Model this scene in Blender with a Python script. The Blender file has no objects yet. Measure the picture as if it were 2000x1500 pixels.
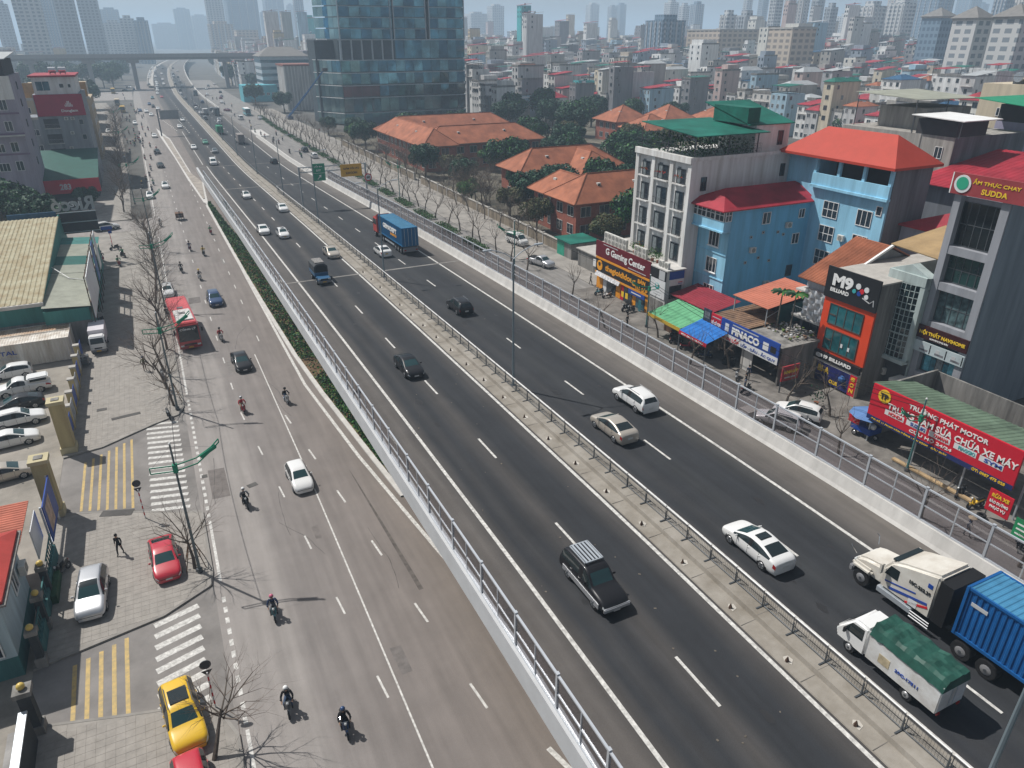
import bpy, bmesh, math, random
from mathutils import Vector, Matrix
R = math.radians
rnd = random.Random(11)
S = bpy.context.scene
COL = S.collection
# ---------------------------------------------------------------- camera, sky, sun, exposure
HC, PITCH, YAW = 34.0, 25.8, 26.05
cam = bpy.data.objects.new('camera', bpy.data.cameras.new('camera'))
COL.objects.link(cam)
cam.location = (0, 0, HC)
cam.rotation_euler = (R(90 - PITCH), 0, R(-YAW))
cam.data.sensor_width = 36
cam.data.lens = 25.2
cam.data.clip_end = 12000
S.camera = cam
SUN_EL, SUN_AZ = 54.0, -36.0          # azimuth from +Y towards +X
sd = Vector((math.sin(R(SUN_AZ)) * math.cos(R(SUN_EL)), math.cos(R(SUN_AZ)) * math.cos(R(SUN_EL)), math.sin(R(SUN_EL))))
W = bpy.data.worlds.new('World'); S.world = W; W.use_nodes = True
wn = W.node_tree
sky = wn.nodes.new('ShaderNodeTexSky'); sky.sky_type = 'NISHITA'; sky.sun_disc = False
sky.sun_elevation = R(SUN_EL); sky.sun_rotation = R(SUN_AZ)
sky.air_density = 1.2; sky.dust_density = 1.6; sky.ozone_density = 2.0; sky.altitude = 20
bg = wn.nodes['Background']; bg.inputs['Strength'].default_value = 0.062
hs = wn.nodes.new('ShaderNodeHueSaturation'); hs.inputs['Saturation'].default_value = .42     # hazy, milky sky
wn.links.new(sky.outputs['Color'], hs.inputs['Color']); wn.links.new(hs.outputs['Color'], bg.inputs['Color'])
sl = bpy.data.lights.new('sun', 'SUN'); sl.energy = 4.6; sl.angle = R(0.6); sl.color = (1, .965, .915)
so = bpy.data.objects.new('sun', sl); COL.objects.link(so)
so.rotation_euler = (-sd).to_track_quat('-Z', 'Y').to_euler()
S.view_settings.view_transform = 'Standard'; S.view_settings.look = 'None'
S.view_settings.exposure = 0.14; S.view_settings.gamma = 1
S.view_settings.use_curve_mapping = False
S.cycles.use_denoising = True
S.cycles.max_bounces = 8; S.cycles.transparent_max_bounces = 16; S.cycles.volume_bounces = 1
S.cycles.caustics_reflective = False; S.cycles.caustics_refractive = False
S.cycles.volume_step_rate = 4
# ---------------------------------------------------------------- helpers
def hexc(h):
    h = h.lstrip('#')
    f = lambda v: v / 12.92 if v <= .04045 else ((v + .055) / 1.055) ** 2.4
    return tuple(f(int(h[i:i + 2], 16) / 255) for i in (0, 2, 4))
MATS = {}
def mt(key, col=None, rough=.6, metal=0, var=.12, scale=.6, streak=False, coat=0, bump=0, spec=.5, emit=0, dirt=None, sheet=None):
    """procedural material; col is a hex string or linear rgb"""
    if key in MATS: return MATS[key]
    c = hexc(col) if isinstance(col, str) else col
    m = bpy.data.materials.new(key); m.use_nodes = True
    nt = m.node_tree; N = nt.nodes; L = nt.links
    b = N['Principled BSDF']
    b.inputs['Roughness'].default_value = rough; b.inputs['Metallic'].default_value = metal
    b.inputs['Specular IOR Level'].default_value = spec if rough < .45 else min(spec, .22)
    b.inputs['Base Color'].default_value = (*c, 1)
    if coat: b.inputs['Coat Weight'].default_value = coat; b.inputs['Coat Roughness'].default_value = .05
    if emit: b.inputs['Emission Color'].default_value = (*c, 1); b.inputs['Emission Strength'].default_value = emit
    m.diffuse_color = (*c, 1)
    if var > 0:
        g = N.new('ShaderNodeNewGeometry'); mp = N.new('ShaderNodeMapping')
        L.new(g.outputs['Position'], mp.inputs['Vector'])
        if streak: mp.inputs['Scale'].default_value = (1.6, 1.6, .16)
        n = N.new('ShaderNodeTexNoise'); n.inputs['Scale'].default_value = scale; n.inputs['Detail'].default_value = 6; n.inputs['Roughness'].default_value = .65
        L.new(mp.outputs['Vector'], n.inputs['Vector'])
        r = N.new('ShaderNodeValToRGB')
        d = dirt if dirt else tuple(v * (1 - 2.2 * var) for v in c)
        r.color_ramp.elements[0].position = .3; r.color_ramp.elements[1].position = .68
        r.color_ramp.elements[0].color = (*[max(0, v) for v in d], 1)
        r.color_ramp.elements[1].color = (*[min(1, v * (1 + .6 * var)) for v in c], 1)
        L.new(n.outputs['Fac'], r.inputs['Fac']); L.new(r.outputs['Color'], b.inputs['Base Color'])
        if bump:
            n2 = N.new('ShaderNodeTexNoise'); n2.inputs['Scale'].default_value = 14; n2.inputs['Detail'].default_value = 4
            L.new(g.outputs['Position'], n2.inputs['Vector'])
            bp = N.new('ShaderNodeBump'); bp.inputs['Strength'].default_value = bump; bp.inputs['Distance'].default_value = .02
            L.new(n2.outputs['Fac'], bp.inputs['Height']); L.new(bp.outputs['Normal'], b.inputs['Normal'])
    MATS[key] = m
    return m
def glass_mat(key, col, mix, rough=.03):
    """thin pane: mostly see-through, mirrors at grazing angles"""
    if key in MATS: return MATS[key]
    m = bpy.data.materials.new(key); m.use_nodes = True; N = m.node_tree.nodes; L = m.node_tree.links
    N.clear(); o = N.new('ShaderNodeOutputMaterial'); t = N.new('ShaderNodeBsdfTransparent'); g = N.new('ShaderNodeBsdfGlossy')
    t.inputs['Color'].default_value = (*col, 1); g.inputs['Roughness'].default_value = rough
    f = N.new('ShaderNodeLayerWeight'); f.inputs['Blend'].default_value = .5
    p = N.new('ShaderNodeMath'); p.operation = 'POWER'; p.inputs[1].default_value = 4
    a = N.new('ShaderNodeMath'); a.operation = 'ADD'; a.use_clamp = True; a.inputs[1].default_value = mix
    x = N.new('ShaderNodeMixShader')
    L.new(f.outputs['Facing'], p.inputs[0]); L.new(p.outputs[0], a.inputs[0]); L.new(a.outputs[0], x.inputs['Fac']); L.new(t.outputs[0], x.inputs[1]); L.new(g.outputs[0], x.inputs[2]); L.new(x.outputs[0], o.inputs['Surface'])
    MATS[key] = m
    return m
class MB:
    """collects shapes into one mesh"""
    def __init__(s): s.v = []; s.f = []; s.mi = []; s.m = []
    def mid(s, m):
        if m not in s.m: s.m.append(m)
        return s.m.index(m)
    def add(s, vs, fs, m):
        o = len(s.v); k = s.mid(m); s.v += [tuple(v) for v in vs]
        for f in fs: s.f.append(tuple(o + i for i in f)); s.mi.append(k)
        return s
    def box(s, x0, x1, y0, y1, z0, z1, m):
        s.add([(x0, y0, z0), (x1, y0, z0), (x1, y1, z0), (x0, y1, z0), (x0, y0, z1), (x1, y0, z1), (x1, y1, z1), (x0, y1, z1)],
              [(0, 3, 2, 1), (4, 5, 6, 7), (0, 1, 5, 4), (1, 2, 6, 5), (2, 3, 7, 6), (3, 0, 4, 7)], m)
        return s
    def quad(s, a, b, c, d, m): s.add([a, b, c, d], [(0, 1, 2, 3)], m); return s
    def slab(s, pts, t, m):
        """thick polygon: pts top loop, t thickness downward along its normal"""
        P_ = [Vector(p) for p in pts]; n = (P_[1] - P_[0]).cross(P_[2] - P_[0]).normalized()
        if n.z < 0: n = -n; P_.reverse()
        q = [p - n * t for p in P_]; k = len(P_)
        s.add(P_ + q, [tuple(range(k)), tuple(range(2 * k - 1, k - 1, -1))] + [(i, k + i, k + (i + 1) % k, (i + 1) % k) for i in range(k)], m); return s
    def tube(s, p0, p1, r0, r1=None, n=6, m=None, cap=True):
        p0 = Vector(p0); p1 = Vector(p1); r1 = r0 if r1 is None else r1
        d = (p1 - p0); 
        if d.length < 1e-6: return s
        d.normalize(); a = d.orthogonal().normalized(); b = d.cross(a)
        vs = []
        for p, r in ((p0, r0), (p1, r1)):
            vs += [p + (a * math.cos(2 * math.pi * i / n) + b * math.sin(2 * math.pi * i / n)) * r for i in range(n)]
        fs = [(i, (i + 1) % n, n + (i + 1) % n, n + i) for i in range(n)]
        if cap: fs += [tuple(range(n - 1, -1, -1)), tuple(range(n, 2 * n))]
        s.add(vs, fs, m); return s
    def path(s, pts, r, n=6, m=None):
        for a, b in zip(pts, pts[1:]): s.tube(a, b, r, r, n, m)
        return s
    def extr(s, poly, x0, x1, m, ax='x'):
        """extrude a (u,z) polygon along x (u=y) or along y (u=x)"""
        k = len(poly)
        f = (lambda x, u, z: (x, u, z)) if ax == 'x' else (lambda x, u, z: (u, x, z))
        vs = [f(x0, *p) for p in poly] + [f(x1, *p) for p in poly]
        s.add(vs, [tuple(range(k)), tuple(range(2 * k - 1, k - 1, -1))] + [(i, k + i, k + (i + 1) % k, (i + 1) % k) for i in range(k)], m); return s
    def ball(s, c, r, m, n=8, k=5, sq=1.0):
        vs = [(c[0], c[1], c[2] + r * sq)]
        for j in range(1, k):
            t = math.pi * j / k
            vs += [(c[0] + r * math.sin(t) * math.cos(2 * math.pi * i / n), c[1] + r * math.sin(t) * math.sin(2 * math.pi * i / n), c[2] + r * sq * math.cos(t)) for i in range(n)]
        vs.append((c[0], c[1], c[2] - r * sq)); e = len(vs) - 1
        fs = [(0, 1 + i, 1 + (i + 1) % n) for i in range(n)]
        for j in range(k - 2): fs += [(1 + j * n + i, 1 + (j + 1) * n + i, 1 + (j + 1) * n + (i + 1) % n, 1 + j * n + (i + 1) % n) for i in range(n)]
        fs += [(e, 1 + (k - 2) * n + (i + 1) % n, 1 + (k - 2) * n + i) for i in range(n)]
        s.add(vs, fs, m); return s
    def corr(s, o, u, v, pitch, amp, m, nrm=None):
        """corrugated sheet: ridges run along v, repeat along u"""
        o = Vector(o); u = Vector(u); v = Vector(v); L_ = u.length; ud = u.normalized(); n = ud.cross(v.normalized()) if nrm is None else Vector(nrm)
        k = max(2, int(L_ / pitch)); prof = []
        for i in range(k):
            t = L_ * i / k; w = L_ / k
            prof += [(t, 0), (t + w * .35, 0), (t + w * .5, amp), (t + w * .85, amp)]
        prof.append((L_, 0))
        a = [o + ud * t + n * h for t, h in prof]; b = [p + v for p in a]; q = len(prof)
        s.add(a + b, [(i, i + 1, q + i + 1, q + i) for i in range(q - 1)], m); return s
    def mesh(s, name, smooth=False, bevel=0, seg=2):
        me = bpy.data.meshes.new(name); me.from_pydata(s.v, [], s.f)
        for m in s.m: me.materials.append(m)
        me.polygons.foreach_set('material_index', s.mi)
        bm = bmesh.new(); bm.from_mesh(me)
        bmesh.ops.recalc_face_normals(bm, faces=bm.faces)
        if bevel:
            bmesh.ops.remove_doubles(bm, verts=bm.verts, dist=1e-5)
            bmesh.ops.bevel(bm, geom=[e for e in bm.edges if len(e.link_faces) == 2 and e.calc_face_angle(0) > .5], offset=bevel, segments=seg, affect='EDGES', clamp_overlap=True)
        bm.to_mesh(me); bm.free()
        if smooth:
            me.polygons.foreach_set('use_smooth', [True] * len(me.polygons))
            if bevel or smooth == 'auto': me.set_sharp_from_angle(angle=R(40))
        me.update(); return me
    def obj(s, name, parent=None, **k):
        return link(name, s.mesh(name, **k), parent)
def link(name, me, parent=None, loc=None, rot=None, sc=None):
    o = bpy.data.objects.new(name, me); COL.objects.link(o)
    if loc is not None: o.location = loc
    if rot is not None: o.rotation_euler = rot
    if sc is not None: o.scale = sc
    if parent is not None:
        o.parent = parent
        if parent.parent is not None: o.matrix_parent_inverse = parent.matrix_basis.inverted()
    return o
def tag(o, label, cat, group=None):
    o['label'] = label; o['category'] = cat
    if group: o['group'] = group
    return o
def thing(name, label, cat, loc=(0, 0, 0), rz=0, group=None):
    o = bpy.data.objects.new(name, None); COL.objects.link(o); o.location = loc; o.rotation_euler = (0, 0, rz); o.empty_display_size = .2
    return tag(o, label, cat, group)
def struct(o, kind='structure'): o['kind'] = kind; return o
UB = {}
def ubox(m):
    if m.name not in UB: UB[m.name] = MB().box(-.5, .5, -.5, .5, -.5, .5, m).mesh('block_' + m.name)
    return UB[m.name]
def bx(name, m, x0, x1, y0, y1, z0, z1, parent=None, org=(0, 0, 0), rot=None):
    """box part given in the same frame as its thing's origin org (world minus org)"""
    return link(name, ubox(m), parent, ((x0 + x1) / 2 - org[0], (y0 + y1) / 2 - org[1], (z0 + z1) / 2 - org[2]), rot, (abs(x1 - x0), abs(y1 - y0), abs(z1 - z0)))
def subparented(o, parent):
    o.parent = parent; o.matrix_parent_inverse = parent.matrix_basis.inverted()
    return o
FONTC = {}
def text_mesh(s, m, bold=.0, mirror=False):
    k = (s, m.name, bold)
    if k in FONTC: return FONTC[k]
    cu = bpy.data.curves.new('lettering', 'FONT'); cu.body = s; cu.extrude = .02; cu.offset = bold; cu.align_x = 'CENTER'; cu.align_y = 'CENTER'; cu.resolution_u = 3
    o = bpy.data.objects.new('lettering', cu); COL.objects.link(o)
    bpy.context.view_layer.update()
    me = bpy.data.meshes.new_from_object(o.evaluated_get(bpy.context.evaluated_depsgraph_get()))
    bpy.data.objects.remove(o); me.materials.clear(); me.materials.append(m); me.name = 'lettering'
    xs = [v.co.x for v in me.vertices]; ys = [v.co.y for v in me.vertices]
    if xs:
        cx, cy, w, h = (min(xs) + max(xs)) / 2, (min(ys) + max(ys)) / 2, max(xs) - min(xs), max(ys) - min(ys)
        for v in me.vertices: v.co.x = (v.co.x - cx) / max(w, 1e-4); v.co.y = (v.co.y - cy) / max(h, 1e-4); v.co.z *= .8
    FONTC[k] = me
    return me
def text(s, m, c, w, h, face, parent, org=(0, 0, 0), bold=.02, name='lettering', rot=None):
    """lettering fitted into w by h metres, face '-x' '-y' '+x' '+y'; -w mirrors it"""
    e = {'-y': (R(90), 0, 0), '-x': (R(90), 0, R(-90)), '+x': (R(90), 0, R(90)), '+y': (R(90), 0, R(180)), '+z': (0, 0, 0)}[face] if rot is None else rot
    return link(name, text_mesh(s, m, bold), parent, (c[0] - org[0], c[1] - org[1], c[2] - org[2]), e, (w, h, 1))
ORD = 'first second third fourth fifth sixth seventh eighth ninth tenth eleventh twelfth thirteenth fourteenth fifteenth sixteenth seventeenth eighteenth nineteenth'.split()
def ordw(n):
    if n <= 19: return ORD[n - 1]
    t = 'twent thirt fort fift sixt sevent eight ninet'.split()[n // 10 - 2]
    if n >= 100: return '%dth' % n
    return t + 'ieth' if n % 10 == 0 else t + 'y-' + ORD[n % 10 - 1]
def zd(y):
    """height of the expressway deck along its length"""
    ZP = [(-50, 6.0), (30, 6.0), (50, 5.65), (70, 5.2), (100, 4.4), (130, 3.5), (168, 2.1), (212, .5), (235, .05), (560, .05), (760, 4.5), (860, 6), (4000, 6)]
    for (a, b), (c, d) in zip(ZP, ZP[1:]):
        if y <= c: return b + (d - b) * (y - a) / (c - a)
    return 6.
def off(y): return 0 if y < 480 else (y - 480) ** 2 / 12500.
# ---------------------------------------------------------------- common materials
CONC = mt('concrete', (.42, .4, .37), .85, var=.1, streak=True)
CONC_W = mt('pale_concrete', (.55, .535, .51), .8, var=.1, streak=True)
CONC_D = mt('weathered_concrete', (.25, .24, .225), .9, var=.28, streak=True)
STEEL = mt('galvanised_steel', (.5, .54, .58), .45, .5, var=.06)
DSTEEL = mt('dark_steel', (.10, .11, .12), .5, .4, var=.1)
WHITE = mt('white_paint', (.78, .78, .77), .5, var=.05)
LINE = mt('road_paint', (.62, .61, .58), .7, var=.2, scale=4, dirt=(.3, .29, .275))
YLINE = mt('yellow_road_paint', (.5, .35, .13), .7, var=.2, scale=3, dirt=(.32, .26, .15))
BLACK = mt('black_plastic', (.015, .015, .016), .5, var=0)
RUBBER = mt('rubber', (.018, .018, .019), .85, var=0)
RIM = mt('alloy_rim', (.5, .5, .51), .35, .7, var=0)
CHROME = mt('chrome', (.7, .7, .7), .2, 1, var=0)
CGLASS = mt('car_glass', (.012, .02, .022), .05, var=0, spec=.7)
CGLASS_T = mt('tinted_car_glass', (.012, .042, .045), .05, var=0, spec=.8)
WGLASS = mt('window_glass', (.02, .03, .04), .08, var=.0, spec=.8)
WGLASS_B = mt('blue_window_glass', (.02, .10, .14), .06, var=.2, scale=.4, spec=.8)
HLAMP = mt('headlight_glass', (.6, .62, .62), .15, var=0)
TLAMP = mt('taillight_red', (.35, .012, .012), .25, var=0)
PLATE = mt('number_plate', (.6, .6, .58), .5, var=0)
YPLATE = mt('yellow_number_plate', (.6, .35, .03), .5, var=0)
RED = mt('red_paint', '#c01f2c', .5, var=.08)
REDSHEET = mt('red_sheet', (.36, .028, .045), .55, var=.22, scale=.3)
ORTILE = mt('orange_roof_tile', (.36, .13, .07), .8, var=.2, scale=.35)
GREENSHEET = mt('green_sheet', '#1d6a5c', .6, var=.2, scale=.4)
def paint(name, col, metal=.0): return mt('car_paint_' + name, col, .35, metal, var=0, coat=.8 if max(col) > .1 else .35, spec=.5 if max(col) > .1 else .25)
P_ = {'white': paint('white', (.72, .72, .71)), 'black': paint('black', (.012, .012, .014)), 'silver': paint('silver', (.5, .51, .53), .5), 'grey': paint('grey', (.16, .17, .18), .3),
      'gold': paint('champagne', (.5, .45, .385), .4), 'red': paint('red', (.45, .012, .03)), 'blue': paint('navy', (.012, .045, .13), .2), 'yellow': paint('yellow', (.68, .42, .01)),
      'green': paint('green', (.03, .22, .13)), 'teal': paint('teal', (.03, .15, .18)), 'maroon': paint('maroon', (.14, .01, .04)), 'brown': paint('bronze', (.22, .14, .09), .3)}
# ---------------------------------------------------------------- ground, streets, expressway deck
def ys(y0, y1):
    o = [y0]; y = y0
    while y < y1 - 1e-6:
        y = min(y1, y + (6 if y < 240 else 20)); o.append(y)
    return o
def loft(name, prof, y0, y1, m, parent=None, closed=False, follow=True, base=None, z0=0, xf=None):
    """sweep an (x, dz) section along the road; follow=False stays on the ground"""
    mb = MB(); Y = ys(y0, y1); k = len(prof); vs = []
    for y in Y:
        for x, dz in prof:
            z = (zd(y) + dz) if follow else z0 + dz
            if dz == 'g': z = -.3
            vs.append((x + off(y), y, z))
    fs = []
    for j in range(len(Y) - 1):
        for i in range(k if closed else k - 1):
            a = j * k + i; b = j * k + (i + 1) % k
            fs.append((a, b, b + k, a + k))
    if closed: fs += [tuple(range(k - 1, -1, -1)), tuple(range((len(Y) - 1) * k, len(Y) * k))]
    mb.add(vs, fs, m)
    return mb.obj(name, parent)
def road_mat(key, stops, noise=.10, nscale=.35, rough=.85):
    """asphalt whose tone changes across the lanes (worn tracks, dusty shoulders)"""
    m = bpy.data.materials.new(key); m.use_nodes = True; N = m.node_tree.nodes; L = m.node_tree.links
    b = N['Principled BSDF']; b.inputs['Roughness'].default_value = rough; b.inputs['Specular IOR Level'].default_value = .25
    g = N.new('ShaderNodeNewGeometry'); sp = N.new('ShaderNodeSeparateXYZ'); L.new(g.outputs['Position'], sp.inputs[0])
    x0, x1 = stops[0][0], stops[-1][0]
    mr = N.new('ShaderNodeMapRange'); mr.inputs['From Min'].default_value = x0; mr.inputs['From Max'].default_value = x1
    nz = N.new('ShaderNodeTexNoise'); nz.inputs['Scale'].default_value = .09; nz.inputs['Detail'].default_value = 3
    L.new(g.outputs['Position'], nz.inputs['Vector'])
    ad = N.new('ShaderNodeMath'); ad.operation = 'MULTIPLY_ADD'; ad.inputs[1].default_value = .9; L.new(nz.outputs['Fac'], ad.inputs[0]); L.new(sp.outputs[0], ad.inputs[2])
    L.new(ad.outputs[0], mr.inputs['Value'])
    r = N.new('ShaderNodeValToRGB'); cr = r.color_ramp
    while len(cr.elements) < len(stops): cr.elements.new(.5)
    for e, (x, c) in zip(cr.elements, stops): e.position = (x - x0) / (x1 - x0); e.color = (*c, 1)
    L.new(mr.outputs[0], r.inputs['Fac'])
    mp = N.new('ShaderNodeMapping'); mp.inputs['Scale'].default_value = (1.0, .06, 1); L.new(g.outputs['Position'], mp.inputs['Vector'])
    n1 = N.new('ShaderNodeTexNoise'); n1.inputs['Scale'].default_value = 1.6; n1.inputs['Detail'].default_value = 5; L.new(mp.outputs[0], n1.inputs['Vector'])
    n2 = N.new('ShaderNodeTexNoise'); n2.inputs['Scale'].default_value = nscale; n2.inputs['Detail'].default_value = 8; n2.inputs['Roughness'].default_value = .7; L.new(g.outputs['Position'], n2.inputs['Vector'])
    n3 = N.new('ShaderNodeTexNoise'); n3.inputs['Scale'].default_value = 16; n3.inputs['Detail'].default_value = 2; L.new(g.outputs['Position'], n3.inputs['Vector'])
    prev = r.outputs['Color']
    for nn, lo, hi in ((n1, 1 - noise * 2.2, 1 + noise * 2), (n2, 1 - noise * 1.6, 1 + noise * 1.6), (n3, 1 - noise * 1.1, 1 + noise * 1.1)):
        q = N.new('ShaderNodeMapRange'); q.inputs['From Min'].default_value = .3; q.inputs['From Max'].default_value = .7; q.inputs['To Min'].default_value = lo; q.inputs['To Max'].default_value = hi
        L.new(nn.outputs['Fac'], q.inputs['Value'])
        v = N.new('ShaderNodeVectorMath'); v.operation = 'SCALE'; L.new(prev, v.inputs[0]); L.new(q.outputs[0], v.inputs['Scale']); prev = v.outputs['Vector']
    L.new(prev, b.inputs['Base Color'])
    bp = N.new('ShaderNodeBump'); bp.inputs['Strength'].default_value = .25; bp.inputs['Distance'].default_value = .02; L.new(n3.outputs['Fac'], bp.inputs['Height']); L.new(bp.outputs[0], b.inputs['Normal'])
    return m
dk, sh_, md = (.027, .029, .033), (.10, .091, .085), (.062, .058, .056)
DECK_M = road_mat('expressway_asphalt', [(11.5, (.14, .13, .122)), (13.2, sh_), (14.6, sh_), (15.6, md), (16.3, dk), (17.0, (.038, .038, .04)), (17.8, dk), (19.2, md), (20.3, dk), (21.9, dk), (23.2, md), (26.4, md), (27.5, dk), (28.4, (.036, .037, .04)), (29.3, dk), (30.4, (.036, .038, .041)), (31.6, dk), (33.4, dk), (34.8, (.045, .045, .045)), (36.2, sh_), (38.4, (.135, .122, .11))], .07)
STREET_M = road_mat('side_street_asphalt', [(-2, (.256, .236, .222)), (2.9, (.25, .23, .216)), (3.5, (.20, .182, .172)), (7.5, (.182, .162, .151)), (11, (.18, .158, .145)), (15, (.17, .145, .125)), (24, (.15, .125, .10))], .06)
SERV_M = road_mat('service_road_asphalt', [(24, (.15, .13, .12)), (40, (.19, .18, .172)), (48, (.2, .19, .18)), (60, (.2, .188, .175))], .10)
GROUND_M = mt('bare_ground', (.12, .115, .105), .95, var=.2, scale=.05)
PAVE_M = mt('paving', (.305, .284, .258), .9, var=.16, scale=.5, bump=.2)
PAVE_R = mt('dusty_paving', (.2, .185, .168), .9, var=.25, scale=.45, bump=.2)
YARD_M = mt('yard_concrete', (.3, .275, .24), .9, var=.2, scale=.25)
g = MB().box(-6000, 6000, -300, 9000, -1, -.06, GROUND_M).obj('ground'); struct(g)
street = struct(loft('side_street', [(-1.6, 0), (10, 0), (24, 0)], -10, 740, STREET_M, follow=False))
serv = struct(loft('service_road', [(24.004, 0), (40, 0), (57, 0)], -10, 740, SERV_M, follow=False))
crossroad = struct(MB().box(-230, -1.6, 520, 600, -.3, -.004, STREET_M).obj('cross_road'))
deck = struct(loft('expressway', [(11.9, 0), (23.4, 0.0), (26.05, 0), (38.3, 0)], -20, 1300, DECK_M))
deckslab = struct(loft('deck_slab', [(11.5, -.58), (11.9, -.004), (38.3, -.004), (39.0, -.6), (37.0, -1.1), (13.6, -1.1)], -20, 214, CONC, closed=True))
struct(loft('deck_slab', [(7.5, -.4), (38.6, -.4), (37, -1.2), (9, -1.2)], 640, 1300, CONC, closed=True))
w_ = MB()
for xa, xb in ((13.75, 14.1), (37.0, 37.4)):
    Y = ys(46, 214)
    for a, b in zip(Y, Y[1:]): w_.add([(xa, a, -.3), (xb, a, -.3), (xb, a, zd(a) - .6), (xa, a, zd(a) - .6), (xa, b, -.3), (xb, b, -.3), (xb, b, zd(b) - .6), (xa, b, zd(b) - .6)], [(0, 1, 2, 3), (7, 6, 5, 4), (0, 3, 7, 4), (1, 5, 6, 2), (3, 2, 6, 7), (0, 4, 5, 1)], CONC)
w_.box(13.75, 37.4, 45.6, 46, -.3, 4.55, CONC)
tag(w_.obj('retaining_wall'), 'pale concrete retaining wall carrying the expressway ramp', 'wall')
for y in (-8, 17, 41):
    t = thing('bridge_pier', 'concrete pier under the expressway deck, %s from the ramp abutment' % ordw({41: 1, 17: 2, -8: 3}[y]), 'pier', (25, y, 0), group='piers under the expressway deck')
    MB().tube((-7, 0, -.3), (-7, 0, 4), .8, .8, 14, CONC).obj('column', t); MB().tube((7, 0, -.3), (7, 0, 4), .8, .8, 14, CONC).obj('column', t)
    MB().box(-11, 11, -.9, .9, 3.95, 4.92, CONC).obj('cap_beam', t)
for y in range(660, 1260, 45):
    t = thing('bridge_pier', 'grey pier of the far viaduct, %s beyond where the road rises' % ordw((y - 660) // 45 + 1), 'pier', (24 + off(y), y, 0), group='piers of the far viaduct')
    bx('column', CONC, -8, -6, -1, 1, -.3, zd(y) - 1.25, t); bx('column', CONC, 6, 8, -1, 1, -.3, zd(y) - 1.25, t); bx('cap_beam', CONC, -12, 12, -1.2, 1.2, zd(y) - 1.8, zd(y) - 1.19, t)
# median
med = struct(loft('median_strip', [(23.35, 0), (23.38, .06), (24.35, .08), (24.42, .34), (25.95, .34), (26.02, .0)], -20, 1290, mt('median_concrete', (.29, .268, .236), .85, var=.18, scale=.5, dirt=(.19, .168, .138))))
for i in range(60):   # joints cut across the median
    y = 8 + i * 4.1
    link('joint', ubox(mt('joint_gap', (.14, .13, .12), .9, var=0)), med, (25.19, y, zd(y) + .335), (math.atan(zd(y + 1) - zd(y)), 0, 0), (1.5, .03, .015)); link('joint', ubox(mt('joint_gap')), med, (23.87, y, zd(y) + .068), (math.atan(zd(y + 1) - zd(y)), 0, 0), (.98, .03, .03))
tag(loft('parapet', [(11.5, -.62), (11.5, .84), (11.98, .84), (11.98, .0)], -20, 226, mt('parapet_grey', (.5, .51, .52), .7, var=.05), closed=True), 'long pale grey parapet edging the expressway above the side street', 'parapet')
tag(loft('parapet', [(38.22, .0), (38.36, .22), (38.6, 1.0), (38.98, 1.0), (39.0, -.62), (38.6, -.62)], -20, 300, CONC_W, closed=True), 'long sloped concrete parapet between the expressway and the shop road', 'parapet')
tag(loft('parapet', [(38.0, .0), (38.2, .85), (38.6, .85), (38.7, -.5)], 430, 1290, CONC_W, closed=True), 'pale curving parapet on the far viaduct towards the overpass', 'parapet')
tag(loft('parapet', [(7.4, .0), (7.5, .8), (7.9, .8), (8.1, -.4)], 640, 1290, CONC, closed=True), 'grey parapet on the side-street edge of the far viaduct', 'parapet')
# islands and kerbs
isl = MB(); isl.add([(5.2, 348, .02), (8.6, 308, .02), (9.9, 222, .02), (11.6, 206, .02), (10.2, 178, .02), (9.4, 180, .02), (8.2, 216, .02), (7.4, 256, .02), (5.6, 314, .02)], [tuple(range(9))], CONC_W)
isl.add([(x, y, .16) for x, y in ((6.4, 318), (8.2, 306), (9.5, 226), (11.3, 208), (10, 184), (9.7, 184), (8.7, 218), (7.8, 256))] + [(x, y, -.1) for x, y in ((6.4, 318), (8.2, 306), (9.5, 226), (11.3, 208), (10, 184), (9.7, 184), (8.7, 218), (7.8, 256))],
        [tuple(range(8))] + [(i, 8 + i, 8 + (i + 1) % 8, (i + 1) % 8) for i in range(8)], mt('dusty_island', (.36, .32, .28), .9, var=.2, scale=.4))
struct(isl.obj('traffic_island'))
# lane markings
dash = {}
def mark(m, x, y, w, l, parent, z, pitch=0, rz=0, name='lane_dash'):
    return link(name, dash.setdefault(m.name, MB().quad((-.5, -.5, 0), (.5, -.5, 0), (.5, .5, 0), (-.5, .5, 0), m).mesh('marking')), parent, (x, y, z), (pitch, 0, rz), (w, l, 1))
for x in (19.0, 30.42):
    for i in range(-1, 42):
        y = 18.5 + 12.35 * i - (0 if x < 25 else 6.0)
        mark(LINE, x + off(y), y, .17, 3.3, deck, zd(y) + .008, math.atan((zd(y + 1.6) - zd(y - 1.6)) / 3.2))
for x, w in ((14.84, .24), (23.08, .24), (34.87, .24), (26.5, .2)):
    loft('edge_line', [(x - w / 2, .007), (x + w / 2, .007)], -20, 236 if x < 20 else (296 if x == 34.87 else 900), LINE, deck)
struct(loft('edge_line', [(14.0, .007), (14.2, .007)], 237, 330, LINE, deck))
for i in range(30): mark(LINE, 34.6 + i * .06, 300 + i * 4, .35, 1.6, deck, .065)
for i in range(16): mark(LINE, 12.4 - i * .35, 335 + i * 5, .35, 2.2, deck, .065)
for i in range(12): mark(LINE, 16.4 - i * .1, 325 + i * 6, .35, 2.2, deck, .065)
for y in (95.5, 186, 232):   # expansion joints
    for xa, xb in ((12.0, 23.3), (26.1, 38.1)): link('expansion_joint', ubox(mt('joint_concrete', (.24, .23, .215), .9, var=.15)), deck, ((xa + xb) / 2, y, zd(y) + .0), (math.atan(-.03), 0, 0), (xb - xa, .45, .03))
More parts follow.
